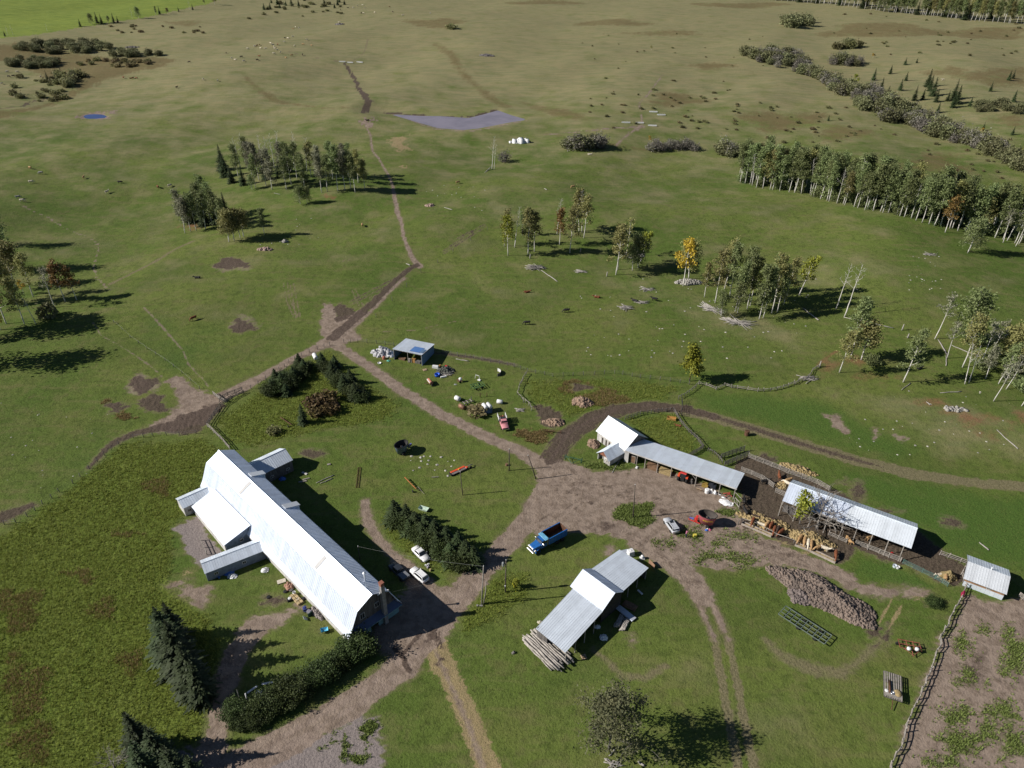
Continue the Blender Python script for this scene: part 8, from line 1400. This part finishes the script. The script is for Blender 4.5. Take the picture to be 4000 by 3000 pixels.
# round the plank shed
item('caged_tank', 'white cube tank on a pallet behind the plank shed', 'cube tank', 2462, 2168, MB().box((0, 0, .75), (1.2, 1.1, 1.1)).box((0, 0, .1), (1.3, 1.2, .16)).box((0, 0, 1.33), (.4, .4, .1)), PAINTW, .4, bevel=.05); item('sheet_stack', 'stack of grey roof sheets at the plank shed corner', 'sheets', 2440, 2160, MB().box((0, 0, .3), (1.5, 1.1, .08)).box((.1, 0, .4), (1.4, 1., .05)), SHEETM, .3); item('small_keg', 'small white keg on a stone behind the plank shed', 'keg', 2508, 2182, MB().lathe([(.25, .2), (.32, .35), (.32, .75), (.2, .85), (.1, .95)], 12).box((0, 0, .12), (1., .7, .22)), PAINTW); item('brown_board', 'brown board leaning at the plank shed corner', 'board', 2545, 2210, MB().box((0, 0, .5), (1.9, .1, 1.1)), mat('reddish_board', (.32, .19, .12), .8), -1.1)
for i, (x, y, w, l, a) in enumerate(((2440, 2400, 1.2, 3.4, .35),)): item('roof_sheet_stack', 'blue grey roof sheets lying half in the shed shadow', 'sheets', 2442, 2398, MB().box((0, 0, .3), (4.2, 1.2, .06)).box((.1, .05, .37), (4., 1.1, .04)), SHEETM, RAD(-48))
for i, (x, y) in enumerate(((2418, 2428), (2440, 2442))):
    t = thing('slab_bundle', ['bark slab bundle nearer the plank shed', 'bark slab bundle farther from the plank shed'][i], 'wood bundle', gp(x, y), RAD(62))
    for k in range(9): ob('slab', LOGS[k % 5], t, (0, (k % 5 - 2) * .2, .15 + .2 * (k // 5)), (R_(0, 6), 0, R_(-.03, .03)), (.36, .8, .8)).data.materials
item('white_bag', 'white bag bundle in the shed shadow edge', 'bag', 2332, 2450, crumple(.7, .5, .4, 81), PAINTW); item('white_bag', 'white plastic bundle on the lawn beside the shed shadow', 'bag', 2358, 2492, crumple(.75, .75, .5, 82), PAINTW); item('folding_chair', 'pale board with holes in the upper shed shadow', 'board', 2500, 2315, MB().box((0, 0, .15), (1.3, .35, .12)).box((.4, 0, .25), (.2, .3, .1)), PAINTW, -1.); item('lumber_stack', 'brown lumber stack in the deep shed shadow', 'lumber', 2460, 2370, MB().box((0, 0, .3), (2.6, 1.4, .3)).box((.1, .1, .52), (2.4, 1., .14)), BROWNW, -.6); item('wood_pallet', 'small tan pallet beside the log stack', 'pallet', 2280, 2568, MB().box((0, 0, .12), (.9, .2, .14)).box((0, .35, .12), (.9, .2, .14)).box((0, -.35, .12), (.9, .2, .14)).box((-.35, 0, .22), (.15, 1., .06)).box((.35, 0, .22), (.15, 1., .06)), TAN, .3); item('cream_sack', 'cream sack against the outer plank shed wall', 'sack', 2110, 2432, crumple(.6, .4, .45, 83), mat('cream_sack', (.62, .58, .45), .8)); item('grey_stump', 'grey stump on the lawn left of the log stack', 'stump', 2003, 2552, MB().tube([(0, 0, -.1), (.3, .1, .35)], [.3, .22], 8), GREYW)
# machine shed contents
for i, (t_, n_, mb, m, lb, nm) in enumerate(((20.3, -.6, MB().lathe([(.5, 0), (.55, .9), (.45, 1.)], 14), PAINTW, 'white sack drum at the machine shed front', 'white_drum'), (21.0, -.1, crumple(.6, .5, .9, 91), PAINTW, 'left white bulk bag at the machine shed front', 'bulk_bag'), (21.9, .0, crumple(.6, .5, .9, 92), PAINTW, 'right white bulk bag at the machine shed front', 'bulk_bag'), (18.6, -1.0, MB().box((0, 0, .45), (1.2, .1, 1.2), ax=((.87, -.5, 0), (.3, .6, .7), (-.3, -.5, .75))), TAN, 'tan plywood board leaning at the shed front', 'plywood_board'), (25.0, -1.8, crumple(1.7, 1., .5, 93), PAINTW, 'wide crumpled white tarp before the shed end', 'white_tarp'), (24.0, -.3, crumple(.5, .4, .3, 94), PAINTW, 'small white bag near the red plough part', 'white_bag'), (24.6, .6, MB().tube([(-1., 0, .3), (.2, .2, .9), (1., -.2, .4)], .12, 6).tube([(-.3, -.7, .2), (.3, .7, .8)], .1, 5).box((.2, 0, .8), (.5, .4, .3)), mat('red_iron_part', (.36, .07, .05), .6), 'red implement parts inside the shed end', 'implement_parts'), (19.3, 1.2, MB().box((0, 0, .4), (1.4, 1., .8)).box((.2, 0, .9), (.6, .5, .3)), mat('yellow_machine', (.40, .27, .06), .7, var=.4), 'yellow machine part inside the shed', 'machine_part'), (20.8, 1.6, MB().box((0, 0, .5), (1.6, 1., 1.)).lathe([(.3, 1.), (.3, 1.3)], 10), DKPAINT, 'dark machine inside the shed behind bulk bags', 'machine_part'), (23.2, -.7, MB().box((0, 0, .6), (.5, .1, 1.5), ax=((.87, -.5, 0), (.3, .6, .7), (-.3, -.5, .75))), PAINTW, 'white plank leaning on a shed post', 'white_plank'), (3.6, -.6, MB().box((0, 0, .12), (.5, .7, .2)).box((0, 0, .25), (.3, .4, .06)), PAINTW, 'white box on the bare earth by the shed door', 'white_box'), (16.3, .5, MB().box((0, 0, .5), (.5, .4, .9)).lathe([(.25, 1.), (.2, 1.3)], 10), GREYW, 'small grey pump by the shed brace', 'pump'))): item(nm, lb, nm.replace('_', ' '), 0, 0, mb, m, RAD(-30) if 'lean' not in lb else 0., pos=FM(t_, n_, 0))
item('gate_panel', 'grey wooden gate frame leaning at the machine shed end', 'gate panel', 0, 0, MB().box((0, 0, 1.7), (1.9, .1, .14)).box((0, 0, .5), (1.9, .1, .14)).box((-.9, 0, .9), (.12, .1, 1.9)).box((.9, 0, .9), (.12, .1, 1.9)).box((0, 0, 1.1), (.12, .08, 1.9), ax=((.8, 0, .6), (0, 1, 0), (-.6, 0, .8))), PALEW, RAD(-70), pos=FM(27.2, -1.6, 0))
item('hay_feeder', 'orange brown hay feeder box in the grass paddock', 'feeder', 2622, 1640, MB().box((0, -.45, .5), (2.2, .08, .6)).box((0, .45, .5), (2.2, .08, .6)).box((-1.1, 0, .5), (.08, .9, .6)).box((1.1, 0, .5), (.08, .9, .6)).box((0, 0, .3), (2.1, .85, .08)).box((-.9, 0, .1), (.1, .9, .25)).box((.9, 0, .1), (.1, .9, .25)), mat('orange_feeder', (.50, .28, .08), .8, var=.2), -.25); item('mineral_feeder', 'rusty upright barrel feeder in the green paddock', 'feeder', 2916, 1700, MB().lathe([(.55, 0), (.6, .1), (.6, 1.3), (.5, 1.35)], 12).box((0, 0, 1.4), (1., .2, .12)), RUSTM)
item('pink_tarp', 'bright pink tarp hung over the log fence corner', 'tarp', 3753, 2335, MB().add([(-.5, 0, 1.5), (.1, .1, 2.0), (.5, 0, 1.5), (.4, -.15, .5), (0, -.3, .25), (-.45, -.2, .6), (0, -.18, 1.2)], [(0, 6, 1), (1, 6, 2), (2, 6, 3), (3, 6, 4), (4, 6, 5), (5, 6, 0)]), mat('pink_cloth', (.85, .06, .18), .7), .2); item('red_marker', 'round red marker hung on the shelter rails', 'marker', 3477, 2178, MB().lathe([(.05, -.05), (.32, -.04), (.32, .04), (.05, .05)], 14, axis='y').tube([(0, .1, -1.2), (0, .1, 0)], .04, 5), mat('signal_red', (.75, .05, .05), .5), 0, z=1.25); item('grey_pail', 'grey pail lying on the grass by the shelter', 'pail', 3494, 2215, MB().lathe([(.35, 0), (.42, .5), (.36, .5), (.3, .06)], 14), ROOF_S); item('white_pail', 'white pail lying beside a grey one by the shelter', 'pail', 3506, 2220, MB().lathe([(.28, 0), (.34, .5), (.28, .5), (.24, .06)], 14), PAINTW)
item('yellow_bin', 'yellow bin with white lid on the ground near the person', 'bin', 2713, 2096, MB().box((0, 0, .3), (.75, .5, .5)).box((0, 0, .58), (.8, .55, .08)), mat('yellow_plastic', (.72, .62, .10), .5), .1, bevel=.03)
for i, (dx, c) in enumerate(((0, (.05, .2, .75)), (12, (.75, .15, .3)), (4, (.7, .7, .6)))): item('feed_bag', ['blue bag beside the red feed mixer wheel', 'pink bag beside the red feed mixer wheel', 'cream bag beside the red feed mixer wheel'][i], 'bag', 2760 + dx, 2072 - i * 2, crumple(.35, .3, .35, 95 + i), mat('bag_%d' % i, c, .6))
item('pipe_gate', 'low rusty pipe gate lying across the muddy entry', 'pipe gate', 2150, 1690, MB().tube([(-2.6, 0, .9), (2.6, 0, .9)], .06, 5).tube([(-2.6, 0, .5), (2.6, 0, .5)], .05, 5).tube([(-2.6, 0, -.1), (-2.6, 0, 1.)], .06, 5).tube([(2.6, 0, -.1), (2.6, 0, 1.)], .08, 5).tube([(-.8, 0, -.1), (-.8, 0, .95)], .05, 5), RUSTM, -.12); item('red_stump', 'reddish chopping stump beside the thick short pole', 'stump', 1979, 1818, MB().tube([(0, 0, -.05), (0, 0, .5)], [.35, .3], 9), BROWNW); item('yellow_guard', 'yellow guy wire guard leaning near the transformer pole', 'guard', 2016, 2312, MB().tube([(0, 0, 0), (-.7, .5, 1.8)], .06, 6), mat('safety_yellow', (.75, .68, .05), .5)); item('concrete_block', 'pale concrete blocks at the foot of the braced pole', 'block', 1875, 2368, MB().box((-.5, 0, .15), (.35, .35, .3)).box((.2, -.05, .15), (.6, .3, .3)), CONC)
for i, (x, y) in enumerate(((1337, 242), (1367, 245), (1405, 244), (2552, 438), (2583, 450), (2498, 481), (2548, 492), (2445, 480))): item('water_trough', 'long white trough far out on the pasture', 'trough', x, y, MB().box((0, -.4, .3), (5., .1, .6)).box((0, .4, .3), (5., .1, .6)).box((0, 0, .2), (5., .8, .1)).box((-2.5, 0, .3), (.1, .9, .6)).box((2.5, 0, .3), (.1, .9, .6)), PAINTW, R_(-.25, .1), group='white troughs far out on the pasture')
# ---- grass and weed tufts (uncountable)
def tufts(name, label, sel, n, hmin, hmax, m, seed, blades=5, wd=.05, spread=.16):
    g = np.random.default_rng(seed); w = sel / sel.sum(); i = g.choice(len(w), n, p=w); x = GX[i] + g.uniform(-.35, .35, n); y = GY[i] + g.uniform(-.35, .35, n); z = T(x, y)
    V = []; C = np.stack([x, y, z], 1); hh = g.uniform(hmin, hmax, n); VV = []; lv = []
    for b in range(blades):
        a = g.uniform(0, 6.28, n); d = np.stack([np.cos(a), np.sin(a), np.zeros(n)], 1); s = np.stack([-np.sin(a), np.cos(a), np.zeros(n)], 1); o = d * (g.uniform(0, 1, n) * spread)[:, None]; ln = d * (hh * g.uniform(.25, .9, n))[:, None]; up = np.array([0, 0, 1.])[None] * (hh * g.uniform(.6, 1.1, n))[:, None]
        q = np.stack([C + o - s * wd - [0, 0, .05], C + o + s * wd - [0, 0, .05], C + o + ln + up], 1); VV.append(q); lv.append(np.repeat(np.clip(g.normal(.5, .25, n), 0, 1), 3))
    V = np.concatenate(VV).reshape(-1, 3); F = np.arange(len(V)).reshape(-1, 3); o = ob(name, npmesh(name, V, F, [m], {'lv': np.concatenate(lv)})); tag(o, label, None, None, 'stuff')
foliage('tall_grass', (.135, .165, .024), (.32, .34, .075), .0, .35); foliage('short_grass', (.09, .125, .026), (.22, .25, .065), .0, .35); foliage('dry_weeds', (.20, .15, .06), (.36, .28, .12), .0, .35); foliage('dark_weeds', (.13, .175, .04), (.28, .34, .095), 0., .35)
near = (GY < 215) & (np.abs(GX) < 150) & (GY > 55); dens = np.where(near, (GY / 100.) ** 2, 0); bare = np.maximum.reduce([GM[c] for c in ('dirt', 'mud', 'gravel', 'straw', 'track')])
tufts('tall_grass', 'rank tall grass left of the barn and round the yard edges', dens * GM['rough'] * (GM['rough'] > .3) * (bare < .2), 42000, .25, .6, MATS['tall_grass'], 1, 5, .055, .22); tufts('short_grass', 'short grass tufts of the farmyard lawns', dens * (bare < .25), 60000, .08, .2, MATS['short_grass'], 2, 4, .04, .14); tufts('dry_weeds', 'dry brown weeds in rough patches', dens * (GM['rust'] > .25) * (bare < .5), 9000, .2, .6, MATS['dry_weeds'], 3, 5, .05, .2); tufts('green_weeds', 'leafy green weeds on the bare brown field', dens * GM['weed'] ** 2, 4500, .15, .45, MATS['dark_weeds'], 4, 6, .09, .24)
